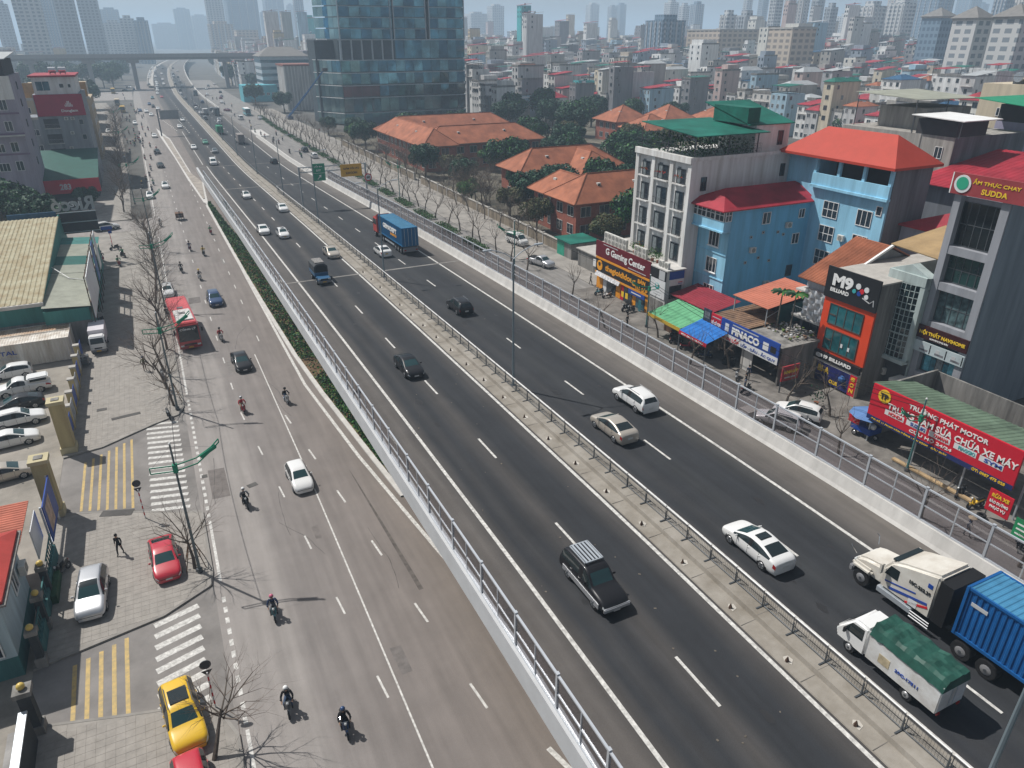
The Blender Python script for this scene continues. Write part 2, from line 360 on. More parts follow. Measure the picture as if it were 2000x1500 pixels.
# side street lines
pts = [(7.2, 72), (7.15, 30), (7.1, 20)]
def line_on(m, a, b, w, parent, z=.006, name='edge_line'):
    d = Vector((b[0] - a[0], b[1] - a[1])); return mark(m, (a[0] + b[0]) / 2, (a[1] + b[1]) / 2, w, d.length, parent, z, 0, math.atan2(-d.x, d.y), name)
line_on(LINE, (7.2, 52), (7.18, 18), .11, street); line_on(LINE, (6.9, 84), (7.2, 52), .11, street)
sl_ = [(8.6, 250), (9.6, 200), (9.92, 176), (10.23, 116.7), (10.58, 73), (11.89, 56), (12.88, 47), (13.68, 40), (15.5, 26)]
for a, b in zip(sl_, sl_[1:]): line_on(LINE, a, b, .3, street)
for i in range(7): line_on(LINE, (11.95 - .73 * i, 18.4 + 7.72 * i), (11.75 - .73 * i, 20.4 + 7.72 * i), .15, street, name='lane_dash')
for i in range(28): line_on(LINE, (max(3.4, 7.0 - .57 * i), 21.6 + 7.65 * i), (max(3.38, 6.87 - .57 * i), 23.4 + 7.65 * i), .13, street, name='lane_dash')
for i in range(24): line_on(LINE, (8.0 + .02 * i, 88 + 7.7 * i), (8.0 + .02 * i, 90 + 7.7 * i), .12, street, name='lane_dash')
for y0, y1 in ((24, 30.6), (43.8, 51.5), (76, 150), (170, 330)): line_on(LINE, (-1.12, y0), (-1.12, y1), .2, street)
for y0, y1 in ((31, 43.5), (52, 75.5)):
    n = int((y1 - y0) / 1.05)
    for i in range(n): line_on(LINE, (-1.12, y0 + i * 1.05), (-1.12, y0 + i * 1.05 + .55), .24, street, name='lane_dash')
line_on(LINE, (13.1, 22.4), (13.9, 19.4), .3, street, name='turn_arrow'); line_on(LINE, (13.85, 19.5), (15.6, 19.2), .3, street, name='turn_arrow')
# pavements of the side street
KERB = mt('kerb_stone', (.27, .255, .235), .9, var=.14)
pv = []
PV = [[(-12, 71.0), (-1.7, 71.9), (-1.7, 157), (-12, 157)], [(-12, 40.4), (-4.8, 41.85), (-1.75, 43.6), (-1.55, 45), (-1.55, 52.9), (-8.7, 56.3), (-12, 57.5)], [(-12, 8), (-1.6, 8), (-1.6, 30.4), (-2.6, 33.2), (-7, 34.4), (-12, 35.9)], [(-14, 168), (-5.6, 168), (-5.9, 250), (-9.5, 420), (-16, 500), (-40, 500)]]
PV[0] = [(-12, 67.0), (-8.9, 67.6), (-4.5, 70.3), (-2.2, 71.4), (-1.65, 73), (-1.7, 157), (-12, 157)]
for q in PV:
    mb = MB(); k = len(q); mb.add([(x, y, .12) for x, y in q] + [(x, y, -.2) for x, y in q], [tuple(range(k))] + [(i, k + i, k + (i + 1) % k, (i + 1) % k) for i in range(k)], PAVE_M)
    p = struct(mb.obj('pavement')); pv.append(p)
    for (xa, ya), (xb, yb) in zip(q, q[1:]):
        if min(xa, xb) < -11.9 and abs(xa - xb) < .1: continue
        d = Vector((xb - xa, yb - ya)); link('kerb', ubox(KERB), p, ((xa + xb) / 2, (ya + yb) / 2, .02), (0, 0, math.atan2(-d.x, d.y)), (.18, d.length, .23))
def inside(x, y, q):
    c = False
    for (xa, ya), (xb, yb) in zip(q, q[1:] + q[:1]):
        if (ya > y) != (yb > y) and x < (xb - xa) * (y - ya) / (yb - ya) + xa: c = not c
    return c
TILE_A = [mt('paving_tile_%d' % i, tuple(v * f for v in (.305, .283, .257)), .9, var=.1, scale=1.5) for i, f in enumerate((.99, 1.0, 1.01))]
tm = []
for m in TILE_A:
    b = MB(); e = .005; h = .2375
    b.add([(-h, -h, 0), (h, -h, 0), (h, h, 0), (-h, h, 0), (-h + e, -h + e, .012), (h - e, -h + e, .012), (h - e, h - e, .012), (-h + e, h - e, .012)], [(4, 5, 6, 7), (0, 1, 5, 4), (1, 2, 6, 5), (2, 3, 7, 6), (3, 0, 4, 7)], m)
    tm.append(b.mesh('paving_tile'))
cells = []
for qi, q in enumerate(PV[:3]):
    for iy in range(int((110 - 9) / .48)):
        for ix in range(21):
            x, y = -11.6 + ix * .48, 9 + iy * .48
            if all(inside(x + a, y + b, q) for a in (-.28, .28) for b in (-.28, .28)): cells.append((y, x, qi))
cells.sort()
vis = [c for c in cells if c[0] > 27.5]
for y, x, qi in vis[:300]: link('paving_tile', rnd.choice(tm), pv[qi], (x, y, .12))
for qi in range(3):
    mb = MB(); h = .2375
    for y, x, q_ in vis[300:] + cells[:len(cells) - len(vis)]:
        if q_ == qi:
            mb.add([(x - h, y - h, .12), (x + h, y - h, .12), (x + h, y + h, .12), (x - h, y + h, .12), (x - h + .008, y - h + .008, .131), (x + h - .008, y - h + .008, .131), (x + h - .008, y + h - .008, .131), (x - h + .008, y + h - .008, .131)], [(4, 5, 6, 7), (0, 1, 5, 4), (1, 2, 6, 5), (2, 3, 7, 6), (3, 0, 4, 7)], rnd.choice(TILE_A))
    if mb.v: struct(mb.obj('paving_tile', pv[qi]), 'stuff')
yard = struct(MB().box(-60, -12, 8, 157, -.3, .02, YARD_M).obj('yard'))
drive = struct(MB().box(-12, -1.6, 30, 72, -.3, .003, mt('driveway_asphalt', (.23, .215, .203), .9, var=.16, scale=.3)).obj('driveway'))
struct(MB().box(-40, -1.6, 156.5, 168, -.3, .002, STREET_M).obj('side_lane'))
for i in range(17): mark(LINE, -3.75, 54.6 + i * .98, 2.9, .42, drive, .01, 0, R(-24 if i < 16 else -24) * .55, 'zebra_stripe')
for i in range(9): mark(LINE, -4.05, 33.4 + i * 1.02, 2.8, .48, drive, .01, 0, R(16), 'zebra_stripe')
for i in range(7): line_on(YLINE, (-10.2 + i * .62, 57.3 - i * .22), (-10.2 + i * .62, 65.4 + i * .45), .2, drive, .011, 'yellow_stripe')
for i in range(5): line_on(YLINE, (-9.7 + i * .69, 35.3 - i * .2), (-9.8 + i * .7, 39.8 + i * .26), .24, drive, .011, 'yellow_stripe')
# utility covers and patches
COVER = mt('drain_cover', (.1, .095, .09), .9, var=.2)
for x, y, w, l, rz, p in ((-6.9, 67.0 + 6.2, 2.6, .55, .12, pv[0]), (-7.6, 55.6, 2.4, .8, -.35, pv[1]), (2.6, 55.2, .8, .55, .3, street), (-.9, 58.4, .45, .5, 0, street), (-9.1, 75.8, .9, .6, 0, pv[0])):
    link('drain_cover', ubox(COVER), p, (x, y, .135 if p is not street else .004), (0, 0, rz), (w, l, .03))
# right pavement, planted verge and compound ground
RPV = struct(MB().box(57, 64, 88, 420, -.3, .1, PAVE_M).obj('pavement')); struct(MB().box(52.6, 66, -5, 88.004, -.3, .06, PAVE_R).obj('pavement'))
struct(MB().box(53.2, 57.004, 106, 420, -.3, .11, PAVE_M).obj('pavement'))
struct(MB().box(64, 190, 95, 300, -.3, .0, mt('school_ground', (.17, .155, .12), .95, var=.35, scale=.15)).obj('compound_ground'))
# skid marks and stains with their own outline
SKID = mt('rubber_skid', (.125, .11, .10), .9, var=.2, scale=2)
sk = MB(); prev = None
for i in range(10):
    y = 54 - i * 1.9; x = 10.55 + .07 * i - .0006 * i * i; w = .04 + .014 * i if i else .015
    if prev: sk.quad((prev[0] - prev[2], prev[1], .005), (prev[0] + prev[2], prev[1], .005), (x + w, y, .005), (x - w, y, .005), SKID)
    prev = (x, y, w)
struct(sk.obj('skid_mark', street))
PATCH = [mt('asphalt_patch_%d' % i, c, .9, var=.15, scale=1.5) for i, c in enumerate(((.165, .15, .142), (.21, .195, .184), (.17, .152, .142)))]
for i in range(7):
    x, y = rnd.uniform(-.6, 8.5), rnd.uniform(24, 130); w, l = rnd.uniform(.5, 1.6), rnd.uniform(.8, 5); q = [(-w / 2 + rnd.gauss(0, .06), -l / 2), (w / 2 + rnd.gauss(0, .06), -l / 2 + rnd.gauss(0, .1)), (w / 2, l / 2), (-w / 2, l / 2 + rnd.gauss(0, .1))]
    o = MB().add([(a, b, 0) for a, b in q], [(0, 1, 2, 3)], PATCH[i % 3]).obj('asphalt_patch', street); o.location = (x, y, .0035)
CRK = mt('tar_seal', (.06, .056, .053), .8, var=.1)
def crack(parent, x, y, n, st, zf, jit=.06):
    mb = MB(); p = Vector((x, y, 0)); a = rnd.uniform(-.3, .3)
    for i in range(n):
        a += rnd.gauss(0, jit); q = p + Vector((math.sin(a), math.cos(a), 0)) * st; s_ = Vector((math.cos(a), -math.sin(a), 0)) * rnd.uniform(.008, .02)
        mb.quad((*(p - s_).xy, zf(p.y)), (*(p + s_).xy, zf(p.y)), (*(q + s_).xy, zf(q.y)), (*(q - s_).xy, zf(q.y)), CRK); p = q
    mb.obj('crack', parent)
for i in range(7): crack(street, rnd.uniform(-.5, 10), rnd.uniform(22, 90), rnd.randint(8, 22), .45, lambda y: .0045)
for i in range(5): crack(deck, rnd.uniform(13, 36), rnd.uniform(14, 80), rnd.randint(6, 16), .5, lambda y: zd(y) + .006, .2)
OIL = mt('oil_stain', (.028, .028, .03), .6, var=.1)
for i in range(26):
    x = rnd.choice((17, 21, 28.4, 32.6)) + rnd.gauss(0, .3); y = rnd.uniform(12, 110); k = 9; r0 = rnd.uniform(.12, .4)
    o = MB().add([(math.cos(6.28 * j / k) * r0 * rnd.uniform(.6, 1.1), math.sin(6.28 * j / k) * r0 * rnd.uniform(1, 2.2), 0) for j in range(k)], [tuple(range(k))], OIL).obj('oil_stain', deck); o.location = (x, y, zd(y) + .005); o.rotation_euler = (math.atan(zd(y + 1) - zd(y)), 0, 0)
LIT = mt('litter', (.16, .14, .115), .9, var=.2)
for i in range(46):
    x, y = (rnd.uniform(15, 22.5), rnd.uniform(14, 60)) if i < 30 else (rnd.uniform(27, 35), rnd.uniform(60, 90))
    link('scrap', ubox(LIT), deck, (x, y, zd(y) + .012), (0, 0, rnd.uniform(0, 3)), (rnd.uniform(.04, .16), rnd.uniform(.03, .12), .015))
# ---------------------------------------------------------------- clear noise barriers along both edges
PANE = glass_mat('barrier_pane', (.74, .72, .745), .12)
FRAME = mt('barrier_frame', (.55, .58, .62), .4, .35, var=.04)
def barrier(x, y0, n, label, h, base, dy=4.12):
    t = thing('noise_barrier', label, 'noise barrier', (x, y0, 0))
    post = MB().box(-.06, .06, -.07, .07, 0, h + .08, FRAME).box(-.08, .08, -.09, .09, h + .08, h + .12, FRAME).mesh('post')
    mid = MB().box(-.035, .035, -.03, .03, 0, h, FRAME).mesh('mid_post')
    for i in range(n + 1):
        y = y0 + i * dy; sl = (zd(y + dy) - zd(y)) / dy; a = math.atan(sl); zb = zd(y) + base
        link('post', post, t, (0, i * dy, zb))
        if i == n: break
        link('mid_post', mid, t, (0, (i + .5) * dy, zb + sl * dy / 2))
        c = (i + .5) * dy; L_ = dy / math.cos(a)
        for z, th, w in ((.06, .10, .13), (h * .48, .075, .07), (h, .09, .11)):
            link('rail', ubox(FRAME), t, (0, c, zb + sl * dy / 2 + z), (a, 0, 0), (w, L_, th))
        for q in (0, 1):
            for z0, z1 in ((.12, h * .48 - .04), (h * .48 + .04, h - .05)):
                yc = (i + .25 + .5 * q) * dy
                link('pane', ubox(PANE), t, (0, yc, zb + sl * (yc - i * dy) + (z0 + z1) / 2), (a + rnd.gauss(0, .004), rnd.gauss(0, .006), rnd.gauss(0, .008)), (.012, dy / 2 - .12, z1 - z0))
barrier(11.74, 3.0, 48, 'clear panel noise barrier on grey posts above the side street', 2.1, .84)
barrier(38.8, 1.1, 44, 'clear panel noise barrier on grey posts facing the shop fronts', 2.25, 1.0)
# median fence units
def fence_meshes():
    f = MB(); hw = 1.0
    f.path([(0, -hw, .12), (0, -hw, 1.02), (0, hw, 1.02), (0, hw, .12), (0, -hw, .12)], .022, 5, DSTEEL)
    f.tube((0, -hw, 1.06), (0, hw, 1.06), .04, .04, 6, WHITE)
    ft = MB()
    for y in (-hw - .03,): ft.box(-.42, .42, y - .04, y + .04, .0, .05, DSTEEL).box(-.03, .03, y - .03, y + .03, 0, .7, DSTEEL)
    me = MB()
    for i in range(1, 14): me.tube((0, -hw + 2 * hw * i / 14, .14), (0, -hw + 2 * hw * i / 14, 1.0), .006, .006, 3, DSTEEL, False)
    for z in (.35, .6, .82): me.tube((0, -hw, z), (0, hw, z), .008, .008, 3, DSTEEL, False)
    return [('frame', f.mesh('frame')), ('foot', ft.mesh('foot')), ('mesh_infill', me.mesh('mesh_infill'))]
FM = fence_meshes()
for i in range(80):
    y = 4.6 + 2.14 * i
    t = thing('fence_unit', 'portable steel fence unit with white top rail, %s along the median from the truck end' % ordw(i + 1), 'fence', (25.15, y, zd(y) + .34), 0, 'fence units along the median')
    t.rotation_euler = (math.atan((zd(y + 1) - zd(y - 1)) / 2), 0, rnd.gauss(0, .006))
    for nme, me in FM: link(nme, me, t)
loft('guard_rail', [(25.7, .3), (25.7, 1.0), (25.85, 1.0), (25.85, .3)], 176, 620, DSTEEL, None, closed=True)
tag(bpy.data.objects['guard_rail'], 'dark guard rail running along the far median', 'guard rail')
for i in range(22):
    y = 9.2 + 4.12 * i
    t = thing('anchor_stub', 'rusty anchor stub with broken mortar, %s along the median ledge from the truck end' % ordw(i + 1), 'anchor', (23.75, y, zd(y) + .075), rnd.uniform(-.5, .5), 'anchor stubs on the median ledge')
    MB().tube((0, 0, 0), (0, 0, .3), .12, .02, 5, mt('rust', (.09, .055, .04), .9, var=.2)).obj('spike', t)
    MB().add([(.0, -.28, .01), (.32, -.1, .01), (.3, .2, .03), (.05, .3, .01), (-.1, .1, .01)], [(0, 1, 2, 3, 4)], mt('mortar', (.5, .47, .42), .9, var=.1)).obj('mortar', t)
struct(loft('kerb', [(38.9, 0), (38.9, .25), (43.5, .25), (43.5, 0)], 300, 322, CONC_W, follow=False, closed=True))
# planted bank beside the ramp
BANK = [(176, 9.95, 10.6), (150, 10.2, 11.6), (118, 10.55, 13.9), (100, 10.9, 13.9), (82, 11.35, 13.9), (70, 12.0, 13.9), (57, 13.0, 13.9), (48, 13.75, 13.95)]
bk = MB(); kb = MB()
for (ya, a0, a1), (yb, b0, b1) in zip(BANK, BANK[1:]):
    bk.quad((a0, ya, .12), (a1, ya, .3), (b1, yb, .3), (b0, yb, .12), mt('soil', (.16, .105, .06), .95, var=.2))
    kb.quad((a0 - .45, ya, .13), (a0 + .02, ya, .13), (b0 + .02, yb, .13), (b0 - .45, yb, .13), CONC_W); kb.quad((a0 - .45, ya, .0), (a0 - .45, ya, .13), (b0 - .45, yb, .13), (b0 - .45, yb, 0), CONC_W)
struct(bk.obj('planting_bed')); struct(kb.obj('kerb'))
LEAF = [mt('leaf_%d' % i, c, .6, var=.25, scale=2) for i, c in enumerate(((.04, .15, .025), (.06, .19, .035), (.028, .11, .022), (.12, .18, .04)))]
LEAF_D = [mt('dark_leaf_%d' % i, c, .6, var=.25, scale=2) for i, c in enumerate(((.012, .062, .028), (.018, .08, .032), (.008, .042, .022)))]
def leaf(mb, c, s, m, up=.5):
    d = Vector((rnd.gauss(0, 1), rnd.gauss(0, 1), rnd.gauss(0, 1) * up + up)).normalized(); a = d.orthogonal().normalized(); a.rotate(Matrix.Rotation(rnd.uniform(0, 6.3), 3, d)); b = d.cross(a)
    c = Vector(c); mb.add([c - a * s, c + b * s * .55, c + a * s, c - b * s * .55], [(0, 1, 2, 3)], m)
lb = MB()
def bank_x(y):
    for (ya, a0, a1), (yb, b0, b1) in zip(BANK, BANK[1:]):
        if yb <= y <= ya:
            t = (ya - y) / (ya - yb); return a0 + (b0 - a0) * t, a1 + (b1 - a1) * t
for i in range(19000):
    y = rnd.uniform(48.5, 175.5)
    if 74 < y < 79 and rnd.random() < .8: continue
    a, b = bank_x(y); t = rnd.random(); x = a + (b - a) * t
    h = .25 + .55 * abs(math.sin(y * .9 + x * 1.3)) * rnd.random() + .25 * rnd.random()
    leaf(lb, (x, y, .15 + h * min(1, .4 + t * 2)), rnd.uniform(.09, .2), rnd.choice(LEAF if rnd.random() < .65 else LEAF_D), .8)
struct(lb.obj('ground_cover'), 'stuff')
# ---------------------------------------------------------------- cars
def subdivided(name, verts, faces, mi, mats, creases, lv=2):
    me = bpy.data.meshes.new(name); me.from_pydata(verts, [], faces)
    for m in mats: me.materials.append(m)
    me.polygons.foreach_set('material_index', mi)
    at = me.attributes.new('crease_edge', 'FLOAT', 'EDGE')
    cv = [0.] * len(me.edges)
    for i, e in enumerate(me.edges):
        k = (min(e.vertices), max(e.vertices)); cv[i] = creases.get(k, 0)
    at.data.foreach_set('value', cv)
    o = bpy.data.objects.new(name, me); COL.objects.link(o)
    md_ = o.modifiers.new('s', 'SUBSURF'); md_.levels = lv; md_.render_levels = lv
    bpy.context.view_layer.update()
    r = bpy.data.meshes.new_from_object(o.evaluated_get(bpy.context.evaluated_depsgraph_get()))
    bpy.data.objects.remove(o)
    r.polygons.foreach_set('use_smooth', [True] * len(r.polygons))
    return r
def split_mesh(me, names, key=None):
    """cut an evaluated mesh into part meshes by material slot (and by side where asked)"""
    out = {}
    co = [v.co.copy() for v in me.vertices]
    groups = {}
    for p in me.polygons:
        n = names[p.material_index]
        if n in ('side_window', 'headlight', 'taillight'): k = (n, p.center.x > 0, round(p.center.y > 0) if n == 'side_window' else 0)
        else: k = (n,)
        groups.setdefault(k, []).append(list(p.vertices))
    res = []
    for k, fl in sorted(groups.items(), key=str):
        ix = sorted({i for f in fl for i in f}); mp = {a: b for b, a in enumerate(ix)}
        m = bpy.data.meshes.new(k[0]); m.from_pydata([co[i] for i in ix], [], [[mp[i] for i in f] for f in fl])
        m.polygons.foreach_set('use_smooth', [True] * len(fl)); m.update(); res.append((k[0], m))
    return res
PM = {'windscreen': CGLASS_T, 'rear_window': CGLASS, 'side_window': CGLASS, 'headlight': HLAMP, 'taillight': TLAMP, 'grille': BLACK, 'lower_trim': BLACK, 'sunroof': CGLASS, 'pillar': BLACK}
CT = {}
def cartype(name, L, Wd, H, st, wb, wr, belt, zb=.2, roofx=.66, glass_rows=None, trim=False, sunroof=False):
    """st: (y, ztop, half-width, kind) front to rear; kind h hood, g greenhouse, t trunk"""
    w0 = Wd / 2; rings = []; names = ['body', 'windscreen', 'rear_window', 'side_window', 'headlight', 'taillight', 'grille', 'lower_trim', 'pillar', 'sunroof']
    for (y, zt, ws, kd) in st:
        w = w0 * ws
        if kd == 'g': bz, rw = belt, w0 * roofx; p5 = (rw + .05, zt - .085); p6 = (rw - .04, zt - .015)
        else: bz, rw = zt - .1, w * .86; p5 = (rw, zt - .035); p6 = (rw * .9, zt - .012)
        half = [(0, zb), (w * .9, zb), (w * .985, zb + .2), (w, (zb + .2 + bz) / 2), (w * .96, bz), p5, p6, (0, zt + .012)]
        rings.append([(x, y, z) for x, z in half] + [(-x, y, z) for x, z in half[-2:0:-1]])
    vs = [p for r in rings for p in r]; fs = []; mi = []; cr = {}
    def E_(a, b, v): cr[(min(a, b), max(a, b))] = v
    n = 14; ns = len(st)
    gi = [i for i in range(ns) if st[i][3] == 'g']; g0, g1 = gi[0], gi[-1]
    for j in range(ns - 1):
        for i in range(n):
            a, b = j * n + i, j * n + (i + 1) % n; fs.append((a, b, b + n, a + n))
            k = i if i < 7 else 13 - i    # strip number on either side
            m = 0
            if k == 6 and j == g0 - 1: m = 1
            if k == 6 and j == g1 and st[g1 + 1][3] != 'x': m = 2
            if k == 4 and g0 - 1 <= j <= g1: m = 3 if (glass_rows is None or j in glass_rows) else 0
            if k == 4 and glass_rows is not None and -j in glass_rows and j: m = 8
            if k == 3 and j == 0: m = 4
            if k == 3 and j == ns - 2: m = 5
            if trim and k in (1,): m = 7
            if sunroof and k == 6 and j == g0: m = 9
            mi.append(m)
            E_(a, a + n, {0: 0, 1: .6, 2: .3, 3: .1, 4: .5, 5: .35, 6: .3, 7: 0}[i if i <= 7 else 14 - i])
        for i in range(n):
            if j in (g0 - 1, g1 + 1) : E_(j * n + i, j * n + (i + 1) % n, .35)
    for j, rev in ((0, False), (ns - 1, True)):
        o = j * n
        for k in range(7):
            q = (o + k, o + k + 1, o + (n - k - 1) % n, o + (n - k) % n)
            if k == 0: q = (o, o + 1, o + 13)
            if k == 6: q = (o + 6, o + 7, o + 8)
            q = tuple(dict.fromkeys(q)); fs.append(q if not rev else q[::-1]); mi.append(6 if (not rev and k == 3) else (0 if k else 0))
        for i in range(n): E_(o + i, o + (i + 1) % n, .45)
    me = subdivided(name, vs, fs, mi, [mt('tmp%d' % i, (.5, .5, .5), var=0) for i in range(10)], cr)
    bm = bmesh.new(); bm.from_mesh(me); bmesh.ops.recalc_face_normals(bm, faces=bm.faces); bm.to_mesh(me); bm.free()
    parts = split_mesh(me, names)
    for nm, m in parts: m.materials.append(PM.get(nm, P_['white']))
    tw = .22
    ty = MB().tube((-tw / 2, 0, 0), (tw / 2, 0, 0), wr, wr, 18, RUBBER).mesh('wheel', smooth='auto', bevel=.03)
    rm = MB().tube((-.012, 0, 0), (.012, 0, 0), wr * .66, wr * .6, 14, RIM)
    for k in range(5): a = k * 1.2566; rm.box(.0, .02, 0, .001, 0, .001, RIM); rm.tube((.014, math.cos(a) * .04, math.sin(a) * .04), (.014, math.cos(a) * wr * .6, math.sin(a) * wr * .6), .03, .035, 4, DSTEEL)
    arch = MB().tube((-.02, 0, 0), (.02, 0, 0), wr + .055, wr + .055, 18, BLACK).mesh('wheel_arch')
    mir = MB().box(-.09, .09, -.05, .05, -.06, .06, P_['black']).mesh('side_mirror', bevel=.03, smooth=True)
    mir.materials.clear(); mir.materials.append(P_['white'])
    CT[name] = dict(parts=parts, ty=ty, rim=rm.mesh('rim'), arch=arch, mir=mir, w=w0, wb=wb, wr=wr, L=L, H=H, belt=belt, front=st[0][0], rear=st[-1][0], gy=st[g0 - 1][0], st=st)
def S_(L, *rows): return [(L * a, z, w, k) for a, z, w, k in rows]
cartype('sedan', 4.6, 1.8, 1.46, S_(4.6, (.5, .60, .72, 'h'), (.475, .76, .92, 'h'), (.38, .92, 1, 'h'), (.26, 1.01, 1, 'h'), (.07, 1.40, 1, 'g'), (-.03, 1.47, 1, 'g'), (-.05, 1.47, 1, 'g'), (-.22, 1.42, 1, 'g'), (-.40, 1.13, 1, 't'), (-.465, 1.08, .97, 't'), (-.5, .92, .88, 't')), 2.7, .33, .95, roofx=.70, glass_rows=[3, 4, 6, 7, -5])
cartype('hatch', 4.0, 1.7, 1.52, S_(4.0, (.5, .6, .74, 'h'), (.46, .76, .94, 'h'), (.37, .92, 1, 'h'), (.24, 1.02, 1, 'h'), (.05, 1.47, 1, 'g'), (-.04, 1.52, 1, 'g'), (-.065, 1.52, 1, 'g'), (-.33, 1.47, 1, 'g'), (-.44, 1.36, .99, 'g'), (-.49, 1.0, .96, 't'), (-.5, .72, .9, 't')), 2.53, .31, .97, glass_rows=[3, 4, 6, 7, -5])
SUVST = S_(4.6, (.5, .62, .78, 'h'), (.475, .86, .95, 'h'), (.37, 1.0, 1, 'h'), (.23, 1.10, 1, 'h'), (.08, 1.6, 1, 'g'), (-.03, 1.67, 1, 'g'), (-.05, 1.67, 1, 'g'), (-.33, 1.63, 1, 'g'), (-.44, 1.52, .99, 'g'), (-.49, 1.1, .97, 't'), (-.5, .8, .9, 't'))
cartype('suv', 4.6, 1.84, 1.68, SUVST, 2.68, .36, 1.06, zb=.26, glass_rows=[3, 4, 6, 7, -5], trim=True)
cartype('suv_sunroof', 4.6, 1.84, 1.68, SUVST, 2.68, .36, 1.06, zb=.26, glass_rows=[3, 4, 6, 7, -5], trim=True, sunroof=True)
cartype('jeep', 4.7, 1.78, 1.85, S_(4.7, (.5, .66, .82, 'h'), (.475, .90, .97, 'h'), (.36, 1.06, 1, 'h'), (.2, 1.12, 1, 'h'), (.1, 1.74, 1, 'g'), (.0, 1.82, 1, 'g'), (-.02, 1.82, 1, 'g'), (-.36, 1.80, 1, 'g'), (-.47, 1.68, 1, 'g'), (-.495, 1.1, 1, 't'), (-.5, .7, .95, 't')), 2.72, .38, 1.12, zb=.3, roofx=.76, glass_rows=[3, 4, 6, 7, -5], trim=True)
cartype('van', 4.9, 1.9, 2.1, S_(4.9, (.5, .7, .8, 'h'), (.47, 1.0, .96, 'h'), (.41, 1.12, 1, 'h'), (.36, 1.2, 1, 'h'), (.2, 1.98, 1, 'g'), (.06, 2.06, 1, 'g'), (.04, 2.06, 1, 'g'), (-.35, 2.05, 1, 'g'), (-.47, 1.98, 1, 'g'), (-.495, 1.2, 1, 't'), (-.5, .75, .95, 't')), 2.9, .34, 1.2, zb=.26, roofx=.80, glass_rows=[3, 4, 6, 7, -5])
cartype('pickup', 5.2, 1.85, 1.8, S_(5.2, (.5, .7, .8, 'h'), (.475, .98, .96, 'h'), (.38, 1.08, 1, 'h'), (.25, 1.15, 1, 'h'), (.15, 1.68, 1, 'g'), (.06, 1.76, 1, 'g'), (.04, 1.76, 1, 'g'), (-.08, 1.70, 1, 'g'), (-.13, 1.16, 1, 't'), (-.46, 1.14, 1, 't'), (-.5, .9, .98, 't')), 3.1, .39, 1.14, zb=.34, roofx=.72, glass_rows=[3, 4, 6, -5])
